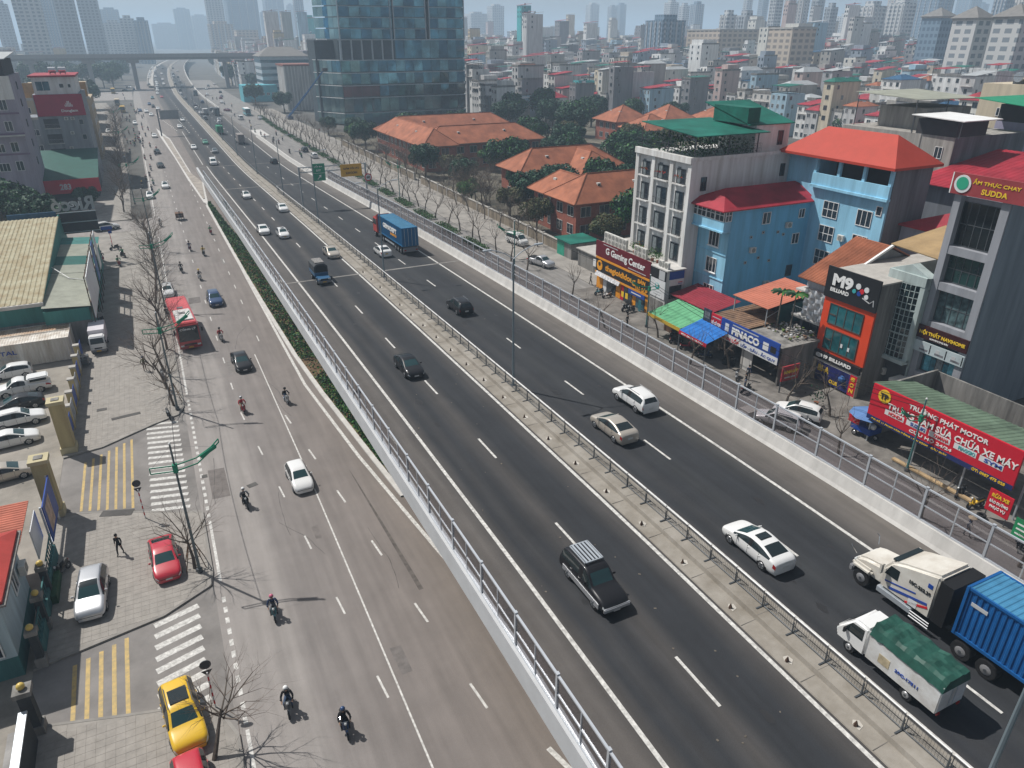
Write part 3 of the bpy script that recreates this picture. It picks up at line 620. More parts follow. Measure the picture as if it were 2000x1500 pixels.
def car(kind, col, x, y, rz, label, z=0, group=None, pitch=0, near=True, plate=None, parts=(), name='car', cat='car', tint=None):
    """rz 0: front points to +Y"""
    c = CT[kind]; t = thing(name, label, cat, (x, y, z), rz, group); t.rotation_euler = (pitch, 0, rz)
    pm = P_[col]
    def paintit(o, slot=0, m=None): o.material_slots[slot].link = 'OBJECT'; o.material_slots[slot].material = m or pm
    body = None
    for nm, me in c['parts']:
        if nm == 'pillar' and not near: continue
        o = link(nm, me, t)
        if nm == 'body': paintit(o); body = o
        if nm == 'windscreen' and tint: paintit(o, 0, tint)
    for sx in (-1, 1):
        for sy in (-1, 1):
            yy = sy * c['wb'] / 2; xx = sx * (c['w'] - .1)
            wl = link('wheel', c['ty'], t, (xx, yy, c['wr']))
            if near:
                r = link('rim', c['rim'], None, (sx * (c['w'] + .012), yy, c['wr']), (0, 0, 0 if sx > 0 else math.pi)); subparented(r, wl)
                link('wheel_arch', c['arch'], t, (sx * (c['w'] - .035), yy, c['wr'] + .02))
        if near: paintit(link('side_mirror', c['mir'], t, (sx * (c['w'] + .06), c['gy'] - .38, c['belt'] + .08)))
    if near and kind != 'van':
        sm = mt('panel_gap', (.02, .02, .022), .7, var=0)
        for sx in (-1, 1):
            for yy in (c['gy'] - .42, -.12 * c['L'] / 4.6, c['gy'] - 2.2 if kind != 'pickup' else -.65): link('door_seam', ubox(sm), t, (sx * (c['w'] - .012), yy, (.38 + c['belt']) / 2), None, (.02, .016, c['belt'] - .42))
            for yy in (-.28, -1.15 if kind != 'pickup' else -.5): link('door_handle', ubox(CHROME if col in ('black', 'blue') else pm), t, (sx * (c['w'] + .005), yy + .12, c['belt'] - .12), None, (.03, .16, .035))
    if near:
        link('number_plate', ubox(plate or PLATE), t, (0, c['rear'] - .012, .62), None, (.42, .02, .16))
        link('number_plate', ubox(plate or PLATE), t, (0, c['front'] + .01, .42), None, (.42, .02, .11))
    H = c['H']
    if 'rails' in parts:
        for sx in (-1, 1): MB().tube((sx * c['w'] * .66, .25, H - .01), (sx * c['w'] * .66, -1.4, H - .03), .022, .022, 5, CHROME).obj('roof_rail', t)
    if 'rack' in parts:
        t_ = MB()
        for xx in (-.58, .58): t_.box(xx - .03, xx + .03, -1.75, -.05, H + .06, H + .12, STEEL)
        for yy in (-1.72, -.08): t_.box(-.6, .6, yy - .03, yy + .03, H + .06, H + .12, STEEL)
        rk = t_.obj('roof_rack', t)
        for i in range(5): s_ = bx('rack_slat', STEEL, -.5 + i * .22, -.38 + i * .22, -1.7, -.1, H + .09, H + .13); subparented(s_, rk)
    if 'taxi' in parts: MB().box(-.3, .3, -.1, .1, H + .01, H + .14, WHITE).obj('taxi_sign', t, bevel=.03)
    if 'roof_panel' in parts: MB().box(-.48, .48, -1.05, .0, H - .035, H + .012, CGLASS).obj('glass_roof', t, bevel=.02)
    if 'spoiler' in parts: MB().box(-.55, .55, -2.28, -2.0, H - .22, H - .16, pm).obj('spoiler', t, bevel=.03)
    if 'canopy' in parts: MB().box(-.78, .78, -2.5, -.55, 1.12, 1.72, pm).obj('bed_cover', t, bevel=.12, smooth=True); [MB().box(sx * .79 - .006, sx * .79 + .006, -2.3, -.8, 1.3, 1.58, CGLASS).obj('side_window', t) for sx in (-1, 1)]
    if 'bed' in parts: MB().box(-.75, .75, -2.45, -.8, 1.155, 1.18, BLACK).obj('load_bed', t)
    if 'sill' in parts:
        for sx in (-1, 1): MB().box(sx * .9 - .02, sx * .9 + .02, -1.9, 1.9, .38, .74, P_['silver']).obj('side_trim', t, bevel=.015)
        MB().box(-.84, .84, 2.25, 2.40, .42, .70, P_['silver']).obj('front_bumper', t, bevel=.05, smooth=True)
    if 'signal' in parts: MB().box(-.42, .42, -.62, -.08, H - .05, H + .035, CGLASS).obj('sunroof', t, bevel=.02)
    return t
# ---------------------------------------------------------------- trucks and buses
def wheel(t, x, y, r, w=.28, dual=False, rimm=RIM):
    k = ('tw', r, w); 
    if k not in CT: CT[k] = (MB().tube((-w / 2, 0, 0), (w / 2, 0, 0), r, r, 20, RUBBER).mesh('wheel', smooth='auto', bevel=.03), MB().tube((-.03, 0, 0), (.03, 0, 0), r * .6, r * .45, 14, rimm).tube((-.02, 0, 0), (.06, 0, 0), r * .18, r * .16, 10, DSTEEL).mesh('rim', smooth='auto'))
    o = link('wheel', CT[k][0], t, (x, y, r)); s = 1 if x > 0 else -1
    q = link('rim', CT[k][1], None, (x + s * w / 2, y, r), (0, 0, 0 if s > 0 else math.pi)); subparented(q, o)
def cab(t, y0, y1, z0, z1, w, pm, slope=.35, belt=None, tintm=CGLASS):
    """cab-over cab between y0 (back) and y1 (front)"""
    b = belt or z0 + (z1 - z0) * .52; hw = w / 2
    MB().extr([(y0, z0), (y1, z0), (y1 + .02, b), (y1 - slope, z1), (y0, z1)], -hw, hw, pm).obj('cab', t, bevel=.12, smooth=True)
    n = .008
    MB().quad((-hw * .86, y1 + .03, b + .04), (hw * .86, y1 + .03, b + .04), (hw * .8, y1 - slope + .09, z1 - .16), (-hw * .8, y1 - slope + .09, z1 - .16), tintm).obj('windscreen', t)
    for s in (-1, 1):
        x = s * (hw + n); MB().quad((x, y0 + .3, b), (x, y1 - .25, b), (x, y1 - slope - .05, z1 - .25), (x, y0 + .3, z1 - .25), CGLASS).obj('side_window', t)
        MB().box(s * (hw + .1) - .07, s * (hw + .1) + .07, y1 - .12, y1 - .02, b, b + .35, BLACK).obj('side_mirror', t)
        MB().box(s * hw * .78 - .16, s * hw * .78 + .16, y1 - .02, y1 + .035, z0 + .28, z0 + .46, HLAMP).obj('headlight', t, bevel=.02)
    MB().box(-hw, hw, y1 - .1, y1 + .07, z0 - .12, z0 + .16, mt('bumper_grey', (.22, .22, .23), .6, var=.05)).obj('bumper', t, bevel=.03)
    MB().box(-hw * .5, hw * .5, y1, y1 + .034, z0 + .25, z0 + .42, BLACK).obj('grille', t); MB().box(-.24, .24, y1 + .07, y1 + .085, z0 - .06, z0 + .08, YPLATE).obj('number_plate', t)
def chassis(t, y0, y1, z, w=.8): MB().box(-w / 2, w / 2, y0, y1, z - .12, z + .1, DSTEEL).box(-w / 2 - .25, -w / 2, y0 + .4, y0 + 1.2, z - .3, z + .05, DSTEEL).obj('chassis', t)
def boxbody(t, y0, y1, z0, z1, w, m, ribs=None, name='cargo_box'):
    o = MB().box(-w / 2, w / 2, y0, y1, z0, z1, m).obj(name, t, bevel=.03); return o
def box_truck(label, x, y, rz, z, cabm, bodym, L=5.6, w=1.9, h=2.7, pitch=0, group=None, cabL=1.5, doors=True, name='box_truck'):
    t = thing(name, label, 'truck', (x, y, z), rz, group); t.rotation_euler = (pitch, 0, rz); f = L / 2; r = .36 if h < 3 else .48
    cab(t, f - cabL, f, .5, min(h - .35, 2.15 if h < 3 else 2.7), w * .94, cabm)
    chassis(t, -f + .2, f - .6, .62); boxbody(t, -f, f - cabL - .12, .85, h, w, bodym)
    for sx in (-1, 1):
        wheel(t, sx * (w / 2 - .16), f - .85, r); wheel(t, sx * (w / 2 - .2), -f + 1.3, r, .4)
        bx('taillight', TLAMP, sx * w * .42 - .08, sx * w * .42 + .08, -f - .03, -f + .02, .62, .76, t)
    if doors:
        for sx in (-1, 1): bx('rear_door', bodym, sx * w * .245 - w * .225, sx * w * .245 + w * .225, -f - .025, -f + .01, .95, h - .1, t)
        bx('door_bar', STEEL, -.2, -.17, -f - .05, -f - .025, 1, h - .15, t); bx('door_bar', STEEL, .17, .2, -f - .05, -f - .025, 1, h - .15, t)
    return t
def container(t, y0, y1, z0, m, L=None, w=2.44, h=2.6, name='container', parent=None, amp=.05, roof=None, doors=-1):
    o = MB(); hw = w / 2 - amp; rm = roof or m
    o.corr((-hw, y0 + .12, z0 + .12), (0, y1 - y0 - .24, 0), (0, 0, h - .24), .28, amp, m, (-1, 0, 0)); o.corr((hw, y0 + .12, z0 + .12), (0, y1 - y0 - .24, 0), (0, 0, h - .24), .28, amp, m, (1, 0, 0))
    o.corr((-hw, y0 + .12, z0 + h - .05), (0, y1 - y0 - .24, 0), (w - 2 * amp, 0, 0), .28, .03, rm, (0, 0, 1)); o.corr((-hw, y1 - .03, z0 + .12), (2 * hw, 0, 0), (0, 0, h - .24), .28, .02, m, (0, 1, 0))
    o.box(-hw, hw, y0 + .02, y0 + .06, z0 + .1, z0 + h - .1, m); o.box(-hw, hw, y0, y1, z0, z0 + .1, m)
    c = o.obj(name, t, bevel=0)
    f = MB(); W2 = w / 2
    for sx in (-1, 1):
        for yy in (y0, y1 - .14): f.box(sx * W2 - .07, sx * W2 + .07, yy, yy + .14, z0, z0 + h, m)
        f.box(sx * W2 - .05, sx * W2 + .05, y0 + .1, y1 - .1, z0 + h - .14, z0 + h, m); f.box(sx * W2 - .05, sx * W2 + .05, y0 + .1, y1 - .1, z0, z0 + .16, m)
    for yy in (y0, y1 - .14): f.box(-W2 + .07, W2 - .07, yy, yy + .14, z0 + h - .14, z0 + h, m)
    fr = f.obj('frame', None); subparented(fr, c)
    dm = doors
    for sx in (-1, 1):
        d = bx('door', m, sx * .58 - .55, sx * .58 + .55, y0 - .012, y0 + .02, z0 + .15, z0 + h - .15); subparented(d, c)
        for q in (.28, .85): b = bx('lock_bar', STEEL, sx * q - .02, sx * q + .02, y0 - .05, y0 - .013, z0 + .1, z0 + h - .12); subparented(b, c)
    return c
def coach(label, x, y, rz, z, m, roofm, L=11, w=2.5, h=3.3, group=None, near=True):
    t = thing('coach', label, 'bus', (x, y, z), rz, group); f = L / 2; hw = w / 2
    MB().extr([(-f, .38), (f, .38), (f + .06, 1.2), (f - .22, h), (-f, h)], -hw, hw, m).obj('body', t, bevel=.18, smooth=True)
    MB().box(-hw + .12, hw - .12, -f + .3, f - .6, h - .06, h + .06, roofm).obj('roof', t, bevel=.05)
    MB().quad((-hw * .9, f + .065, 1.25), (hw * .9, f + .065, 1.25), (hw * .86, f - .155, h - .28), (-hw * .86, f - .155, h - .28), CGLASS).obj('windscreen', t)
    for s in (-1, 1):
        n = 6
        for i in range(n):
            ya = -f + .4 + (L - 1.2) * i / n; yb = -f + .4 + (L - 1.2) * (i + 1) / n - .06; bx('side_window', CGLASS, s * hw - .012, s * hw + .012, ya, yb, 1.45, 2.65, t)
        wheel(t, s * (hw - .16), f - 2.4, .5); wheel(t, s * (hw - .16), -f + 2.8, .5)
        bx('headlight', HLAMP, s * hw * .76 - .2, s * hw * .76 + .2, f - .02, f + .05, .62, .82, t)
        MB().path([(s * (hw - .1), f - .1, h - .35), (s * (hw + .28), f + .22, h - .5)], .03, 5, BLACK).box(s * (hw + .28) - .1, s * (hw + .28) + .1, f + .16, f + .26, h - 1.0, h - .5, BLACK).obj('side_mirror', t)
    bx('rear_window', CGLASS, -hw * .8, hw * .8, -f - .012, -f + .01, 1.7, 2.7, t)
    bx('bumper', mt('bumper_red', (.3, .02, .02), .4, var=.05) if near else m, -hw, hw, f - .05, f + .08, .34, .62, t); bx('number_plate', YPLATE, -.26, .26, f + .08, f + .095, .42, .56, t); bx('grille', BLACK, -.7, .7, f + .02, f + .075, .72, .95, t)
    return t
# ---------------------------------------------------------------- people and motorbikes
SKIN = mt('skin', (.42, .26, .18), .6, var=0)
def figure(name, J, bones, mats, hands, lv=1, face=None):
    """one continuous body grown from a skeleton; J name -> (x, y, z, radius)"""
    ks = list(J); ix = {k: i for i, k in enumerate(ks)}
    me = bpy.data.meshes.new(name); me.from_pydata([J[k][:3] for k in ks], [(ix[a], ix[b]) for a, b, _ in bones], [])
    o = bpy.data.objects.new(name, me); COL.objects.link(o)
    o.modifiers.new('skin', 'SKIN'); o.modifiers.new('sub', 'SUBSURF').levels = lv
    sv = me.skin_vertices[0].data
    for k in ks: sv[ix[k]].radius = (J[k][3], J[k][3] * (J[k][4] if len(J[k]) > 4 else 1)); sv[ix[k]].use_root = False
    sv[ix['pelvis']].use_root = True
    bpy.context.view_layer.update()
    r = bpy.data.meshes.new_from_object(o.evaluated_get(bpy.context.evaluated_depsgraph_get())); bpy.data.objects.remove(o)
    r.materials.clear()
    for m in mats: r.materials.append(m)
    segs = [(Vector(J[a][:3]), Vector(J[b][:3]), k) for a, b, k in bones]
    for p in r.polygons:
        best = None
        for a, b, k in segs:
            d = b - a; t = max(0, min(1, (p.center - a).dot(d) / max(d.length_squared, 1e-9))); q = (p.center - a - d * t).length
            if best is None or q < best[0]: best = (q, k)
        p.material_index = best[1]; p.use_smooth = True
    # fingers join the same mesh
    bm = bmesh.new(); bm.from_mesh(r); add = MB()
    for hp, fw, sd_ in hands:
        hp = Vector(hp); fw = Vector(fw).normalized(); sd_ = Vector(sd_).normalized(); dn = fw.cross(sd_).normalized()
        if dn.z > 0: dn = -dn
        for q, ln in ((-.03, .07), (-.01, .085), (.01, .08), (.03, .062)):
            b0 = hp + sd_ * q; b1 = b0 + fw * ln * .55; b2 = b1 + fw * ln * .25 + dn * ln * .45; add.tube(b0, b1, .011, .01, 4, SKIN); add.tube(b1, b2, .01, .008, 4, SKIN)
        b0 = hp + sd_ * .035 - fw * .04; add.tube(b0, b0 + sd_ * .03 + fw * .04 + dn * .015, .013, .009, 4, SKIN)
    if face:
        c, fw = Vector(face[0]), Vector(face[1]).normalized(); sd_ = fw.cross(Vector((0, 0, 1)))
        add.ball(c + fw * .105 + Vector((0, 0, -.015)), .018, SKIN, 5, 4, 1.4)
        for s in (-1, 1): add.ball(c + fw * .095 + sd_ * .035 * s + Vector((0, 0, .02)), .012, BLACK, 5, 4, .7); add.ball(c + sd_ * .105 * s, .025, SKIN, 5, 4, 1.3)
        add.box(c.x + fw.x * .1 - .025, c.x + fw.x * .1 + .025, c.y + fw.y * .1 - .012, c.y + fw.y * .1 + .012, c.z - .065, c.z - .055, mt('lips', (.25, .09, .07), .6, var=0))
    am = add.mesh('x'); n0 = len(mats)
    bm.from_mesh(am); bm.to_mesh(r); bm.free()
    for m in am.materials: r.materials.append(m)
    for p in list(r.polygons)[-len(am.polygons):]: p.material_index += n0
    return r
def rider_mesh(lean):
    J = dict(pelvis=(0, -.18, .82, .17, .14), waist=(0, -.16, 1.0, .15, .12), chest=(0, -.06 + lean, 1.24, .185, .13), neck=(0, .0 + lean, 1.42, .065), head=(0, .05 + lean, 1.56, .10, .11), top=(0, .05 + lean, 1.66, .085))
    B = [('pelvis', 'waist', 1), ('waist', 'chest', 0), ('chest', 'neck', 0), ('neck', 'head', 2), ('head', 'top', 2)]
    for s, n in ((-1, 'l'), (1, 'r')):
        J.update({n + 'sh': (s * .2, -.03 + lean, 1.34, .08), n + 'el': (s * .32, .14 + lean, 1.12, .062), n + 'wr': (s * .29, .40, 1.06, .042), n + 'ha': (s * .28, .48, 1.05, .045), n + 'hip': (s * .1, -.12, .80, .1), n + 'kn': (s * .2, .26, .72, .075), n + 'an': (s * .2, .14, .34, .052), n + 'to': (s * .21, .32, .28, .045)})
        B += [('chest', n + 'sh', 0), (n + 'sh', n + 'el', 0), (n + 'el', n + 'wr', 0), (n + 'wr', n + 'ha', 2), ('pelvis', n + 'hip', 1), (n + 'hip', n + 'kn', 1), (n + 'kn', n + 'an', 1), (n + 'an', n + 'to', 3)]
    hands = [((s * .28, .50, 1.05), (0, 1, -.1), (1, 0, 0)) for s in (-1, 1)]
    J = {k: v for k, v in J.items()}
    return figure('body', J, B, [BLACK, BLACK, SKIN, BLACK], hands, 1, ((0, .06 + lean, 1.58), (0, 1, 0)))
RIDER = [rider_mesh(0), rider_mesh(.05)]
def walker_mesh(stride, bend=0):
    J = dict(pelvis=(0, 0, .93, .15, .12), waist=(0, .0, 1.1, .14, .11), chest=(0, .02 + bend, 1.34, .18, .12), neck=(0, .03 + bend, 1.5, .06), head=(0, .05 + bend, 1.62, .095, .105), top=(0, .05 + bend, 1.72, .085))
    B = [('pelvis', 'waist', 1), ('waist', 'chest', 0), ('chest', 'neck', 0), ('neck', 'head', 2), ('head', 'top', 2)]
    for s, n in ((-1, 'l'), (1, 'r')):
        J.update({n + 'sh': (s * .2, .02 + bend, 1.43, .07), n + 'el': (s * .27, -.04 - s * stride * .4, 1.16, .055), n + 'wr': (s * .27, .08 - s * stride * .6, .94, .038), n + 'ha': (s * .265, .11 - s * stride * .6, .87, .042), n + 'hip': (s * .1, 0, .9, .095), n + 'kn': (s * .11, .05 + s * stride * .6, .5, .068), n + 'an': (s * .11, s * stride, .1, .048), n + 'to': (s * .12, s * stride + .17, .045, .042)})
        B += [('chest', n + 'sh', 0), (n + 'sh', n + 'el', 0), (n + 'el', n + 'wr', 0), (n + 'wr', n + 'ha', 2), ('pelvis', n + 'hip', 1), (n + 'hip', n + 'kn', 1), (n + 'kn', n + 'an', 1), (n + 'an', n + 'to', 3)]
    hands = [((s * .265, .12 - s * stride * .6, .84), (0, .1, -1), (0, 1, 0)) for s in (-1, 1)]
    return figure('body', J, B, [BLACK, BLACK, SKIN, BLACK], hands, 1, ((0, .06 + bend, 1.64), (0, 1, 0)))
WALK = [walker_mesh(.22), walker_mesh(.02)]
HELM = MB().ball((0, 0, 0), .145, WHITE, 12, 8, .95).mesh('helmet', smooth=True)
vz = MB()
vz.add([(x * .13, .06 + .09 * (1 - x * x), -.03) for x in (-1, -.5, 0, .5, 1)] + [(x * .13, .05 + .1 * (1 - x * x) + .0, .05) for x in (-1, -.5, 0, .5, 1)], [(i, i + 1, i + 6, i + 5) for i in range(4)], CGLASS)
VISOR = vz.mesh('visor', smooth=True)
HAIR = MB().ball((0, 0, 0), .118, mt('black_hair', (.012, .01, .009), .5, var=0), 10, 7, 1.0).mesh('hair', smooth=True)
HATM = MB().tube((0, 0, -.02), (0, 0, .14), .30, .02, 16, mt('palm_leaf_hat', (.55, .45, .3), .8, var=.1)).mesh('conical_hat', smooth='auto')
CLOTH = {}
def cloth(n, c): CLOTH[n] = mt('cloth_' + n, c, .85, var=.1, scale=6); return CLOTH[n]
for n, c in dict(black=(.014, .014, .016), navy=(.02, .035, .08), red=(.35, .03, .04), grey=(.14, .14, .15), white=(.6, .6, .58), green=(.05, .22, .10), yellow=(.5, .36, .06), brown=(.14, .08, .05), orange=(.5, .17, .04), blue=(.04, .12, .32), pink=(.5, .2, .25), denim=(.05, .08, .14), khaki=(.25, .2, .13), maroon=(.14, .03, .05), purple=(.1, .05, .16), olive=(.12, .13, .06)).items(): cloth(n, c)
def person(mesh, loc, rz, label, top, legs, head='hair', headcol=None, group=None, zoff=0, lean=0, vest=None, hz=None):
    t = thing('person', label, 'person', loc, rz, group)
    b = link('body', mesh, t)
    for i, m in enumerate((CLOTH[top], CLOTH[legs], SKIN, RUBBER)): b.material_slots[i].link = 'OBJECT'; b.material_slots[i].material = m
    hz = hz or (0, .06, 1.68)
    if head == 'helmet':
        h = link('helmet', HELM, t, hz); h.material_slots[0].link = 'OBJECT'; h.material_slots[0].material = headcol or WHITE
        v = link('visor', VISOR, None, (hz[0], hz[1] + .005, hz[2] - .02)); subparented(v, h)
    elif head == 'hat': link('conical_hat', HATM, t, (hz[0], hz[1], hz[2] + .05))
    else: link('hair', HAIR, t, (hz[0], hz[1] - .02, hz[2] + .03))
    return t
def bike_meshes():
    out = []
    ty = MB().tube((-.045, 0, 0), (.045, 0, 0), .28, .28, 16, RUBBER).mesh('wheel', smooth='auto', bevel=.02)
    rm = MB().tube((-.05, 0, 0), (.05, 0, 0), .17, .17, 12, DSTEEL).tube((-.055, 0, 0), (.055, 0, 0), .05, .05, 8, RIM).mesh('rim')
    b = MB()
    b.extr([(-.62, .55), (-.1, .42), (.22, .36), (.30, .40), (.12, .5), (-.05, .66), (-.62, .74), (-.72, .68)], -.11, .11, P_['white'])
    b.extr([(.36, .34), (.42, .40), (.36, .75), (.46, .98), (.40, 1.0), (.28, .80), (.26, .5)], -.17, .17, P_['white'])
    b.extr([(.52, .30), (.86, .36), (.80, .50), (.60, .60), (.5, .52)], -.07, .07, P_['white'])
    body = b.mesh('fairing', bevel=.035, smooth=True)
    f = MB(); f.path([(0, .68, .28), (0, .42, .95)], .035, 6, DSTEEL).box(-.1, .1, -.2, .2, .2, .42, DSTEEL).path([(.12, .1, .26), (.14, -.6, .34)], .045, 6, CHROME).path([(0, -.6, .28), (0, -.1, .34)], .04, 6, DSTEEL)
    frame = f.mesh('frame')
    seat = MB().extr([(-.74, .72), (-.05, .64), (.02, .72), (-.1, .79), (-.4, .80), (-.74, .86)], -.13, .13, BLACK).mesh('seat', bevel=.04, smooth=True)
    hb = MB().path([(-.33, .36, 1.05), (-.12, .46, 1.04), (.12, .46, 1.04), (.33, .36, 1.05)], .016, 5, DSTEEL)
    for s in (-1, 1): hb.tube((s * .24, .42, 1.05), (s * .3, .42, 1.22), .008, .008, 4, DSTEEL).box(s * .32 - .05, s * .32 + .05, .41, .43, 1.2, 1.27, BLACK)
    hl = MB().ball((0, .48, .93), .09, HLAMP, 8, 6).mesh('headlight', smooth=True)
    tl = MB().box(-.08, .08, -.78, -.72, .66, .74, TLAMP).mesh('taillight')
    pl = MB().box(-.09, .09, -.80, -.79, .5, .62, PLATE).mesh('number_plate')
    return dict(ty=ty, rm=rm, parts=[('fairing', body), ('frame', frame), ('seat', seat), ('handlebar', hb.mesh('handlebar')), ('headlight', hl), ('taillight', tl), ('number_plate', pl)])
BM_ = bike_meshes()
def motorbike(x, y, rz, label, col, z=0, group=None, near=True, lean=0, name='motorbike'):
    t = thing(name, label, 'motorbike', (x, y, z), rz, group); t.rotation_euler = (0, lean, rz)
    for nm, me in BM_['parts']:
        if not near and nm in ('number_plate', 'taillight'): continue
        o = link(nm, me, t)
        if nm == 'fairing': o.material_slots[0].link = 'OBJECT'; o.material_slots[0].material = P_[col]
    for yy in (.68, -.6):
        w = link('wheel', BM_['ty'], t, (0, yy, .28))
        if near: r = link('rim', BM_['rm'], None, (0, yy, .28)); subparented(r, w)
    return t
# ---------------------------------------------------------------- building helpers
WM = {}
FACE = {'-y': 0, '-x': R(-90), '+x': R(90), '+y': R(180)}
def win(t, org, face, pl, uc, z0, w, h, fm=WHITE, gm=WGLASS, nv=1, nh=0, sill=False, name='window', fr=.07):
    """glazed opening on a wall plane pl: uc centre along the wall, z0 sill height"""
    k = (round(w, 2), round(h, 2), fm.name, gm.name, nv, nh, fr)
    if k not in WM:
        gl = MB().box(-w / 2, w / 2, -.03, .03, -h / 2, h / 2, gm).mesh('window'); f = MB()
        for x in (-w / 2, w / 2 - fr): f.box(x, x + fr, -.09, .02, -h / 2, h / 2, fm)
        for z in (-h / 2, h / 2 - fr): f.box(-w / 2 + fr, w / 2 - fr, -.088, .02, z, z + fr, fm)
        for i in range(1, nv + 1): x = -w / 2 + w * i / (nv + 1); f.box(x - fr / 2, x + fr / 2, -.07, .02, -h / 2 + fr, h / 2 - fr, fm)
        for i in range(1, nh + 1): z = -h / 2 + h * i / (nh + 1); f.box(-w / 2 + fr, w / 2 - fr, -.068, .02, z - fr / 2, z + fr / 2, fm)
        WM[k] = (gl, f.mesh('frame'))
    gl, f = WM[k]
    c = (pl, uc, z0 + h / 2) if 'x' in face else (uc, pl, z0 + h / 2)
    c = tuple(a - b for a, b in zip(c, org)); rz = (0, 0, FACE[face])
    o = link(name, gl, t, c, rz); q = link('frame', f, None, c, rz); subparented(q, o)
    if sill:
        d = .12; s = MB().box(-w / 2 - .1, w / 2 + .1, -.2, .0, -.08, 0, fm) if ('sill', k) not in WM else None
        if s: WM[('sill', k)] = s.mesh('sill')
        q = link('sill', WM[('sill', k)], None, (c[0], c[1], c[2] - h / 2), rz); subparented(q, o)
    return o
def railing(t, org, face, pl, uc, z0, w, h=.9, m=DSTEEL, proj=.5, name='balcony', ledge=None):
    k = ('rail', round(w, 2), round(h, 2), m.name, round(proj, 2))
    if k not in WM:
        r = MB(); n = max(3, int(w / .22))
        for z in (.08, h): r.path([(-w / 2, 0, z), (-w / 2, -proj, z), (w / 2, -proj, z), (w / 2, 0, z)], .02, 4, m)
        for i in range(n + 1): x = -w / 2 + w * i / n; r.tube((x, -proj, .05), (x, -proj, h), .012, .012, 3, m, False)
        WM[k] = r.mesh('railing')
    c = (pl, uc, z0) if 'x' in face else (uc, pl, z0); c = tuple(a - b for a, b in zip(c, org)); rz = (0, 0, FACE[face])
    lk = ('ledge', round(w, 2), round(proj, 2), (ledge or CONC_W).name)
    if lk not in WM: WM[lk] = MB().box(-w / 2 - .08, w / 2 + .08, -proj - .06, .0, -.14, 0, ledge or CONC_W).mesh('balcony')
    o = link(name, WM[lk], t, c, rz); q = link('railing', WM[k], None, c, rz); subparented(q, o)
    return o
def hip(x0, x1, y0, y1, z0, z1, m, inset=None, ov=.5, t=.12, ridge=None):
    """hip roof mesh with eaves; ridge along the longer side"""
    x0 -= ov; x1 += ov; y0 -= ov; y1 += ov; w, l = x1 - x0, y1 - y0
    if l >= w: i = inset if inset is not None else w / 2; a, b = ((x0 + x1) / 2, y0 + i), ((x0 + x1) / 2, y1 - i)
    else: i = inset if inset is not None else l / 2; a, b = (x0 + i, (y0 + y1) / 2), (x1 - i, (y0 + y1) / 2)
    mb = MB(); A, B = (*a, z1), (*b, z1); p = [(x0, y0, z0), (x1, y0, z0), (x1, y1, z0), (x0, y1, z0)]
    q = [(x, y, z - t) for x, y, z in p]
    if l >= w: fs = [(0, 1, 4), (1, 2, 5, 4), (2, 3, 5), (3, 0, 4, 5)]
    else: fs = [(3, 0, 4), (0, 1, 5, 4), (1, 2, 5), (2, 3, 4, 5)]
    mb.add(p + [A, B] + q, fs + [(0, 6, 7, 1), (1, 7, 8, 2), (2, 8, 9, 3), (3, 9, 6, 0), (6, 9, 8, 7)], m)
    if m is ORTILE:
        for i, e in enumerate((A, B, B, A) if l < w else (A, A, B, B)): mb.tube(p[i], e, .13, .13, 5, m)
        mb.tube(A, B, .15, .15, 5, m)
    return mb
def shed_roof(x0, x1, y0, y1, zl, zh, m, pitch=.4, amp=.04, along='x', name='roof'):
    """corrugated mono-pitch roof, ridges run down the slope; along gives the slope axis, zl at the low coordinate"""
    mb = MB()
    if along == 'x': mb.corr((x0, y0, zl), (0, y1 - y0, 0), (x1 - x0, 0, zh - zl), pitch, amp, m, (0, 0, 1)); mb.quad((x0, y0, zl - .03), (x1, y0, zh - .03), (x1, y1, zh - .03), (x0, y1, zl - .03), m)
    else: mb.corr((x0, y0, zl), (x1 - x0, 0, 0), (0, y1 - y0, zh - zl), pitch, amp, m, (0, 0, 1)); mb.quad((x0, y0, zl - .03), (x1, y0, zl - .03), (x1, y1, zh - .03), (x0, y1, zh - .03), m)
    return mb
def rel(o, org): o.location = (-org[0], -org[1], -org[2]); return o
def put(mb, name, t, org, **k): return rel(mb.obj(name, t, **k), org)
def tank(t, org, x, y, z, r=.5, l=1.6):
    m = mt('steel_tank', (.62, .64, .66), .25, .8, var=.05)
    return put(MB().tube((x - l / 2, y, z + r + .3), (x + l / 2, y, z + r + .3), r, r, 14, m).box(x - l / 2 + .2, x - l / 2 + .3, y - r, y + r, z, z + .45, DSTEEL).box(x + l / 2 - .3, x + l / 2 - .2, y - r, y + r, z, z + .45, DSTEEL), 'water_tank', t, org, smooth='auto')
def acunit(name, label, x, y, z, rz=0, h=.8, group=None, parent=None, org=(0, 0, 0), w=.85, d=.35):
    k = ('ac', h, w)
    if k not in WM:
        c = MB().box(-w / 2, w / 2, -d / 2, d / 2, 0, h, mt('ac_casing', (.62, .61, .57), .5, var=.08))
        n = 1 if h < 1 else 2
        g_ = MB()
        for i in range(n): g_.tube((0, -d / 2 - .02, h * (i + .5) / n), (0, -d / 2 + .01, h * (i + .5) / n), min(w, h / n) * .42, min(w, h / n) * .42, 14, mt('ac_grille', (.25, .25, .23), .6, var=0))
        WM[k] = (c.mesh('casing'), g_.mesh('fan_grille'))
    if parent is None:
        t = thing(name, label, 'air conditioner', (x, y, z), rz, group); link('casing', WM[k][0], t); link('fan_grille', WM[k][1], t)
    else:
        o = link('air_conditioner', WM[k][0], parent, (x - org[0], y - org[1], z - org[2]), (0, 0, rz)); q = link('fan_grille', WM[k][1], None, (x - org[0], y - org[1], z - org[2]), (0, 0, rz)); subparented(q, o)
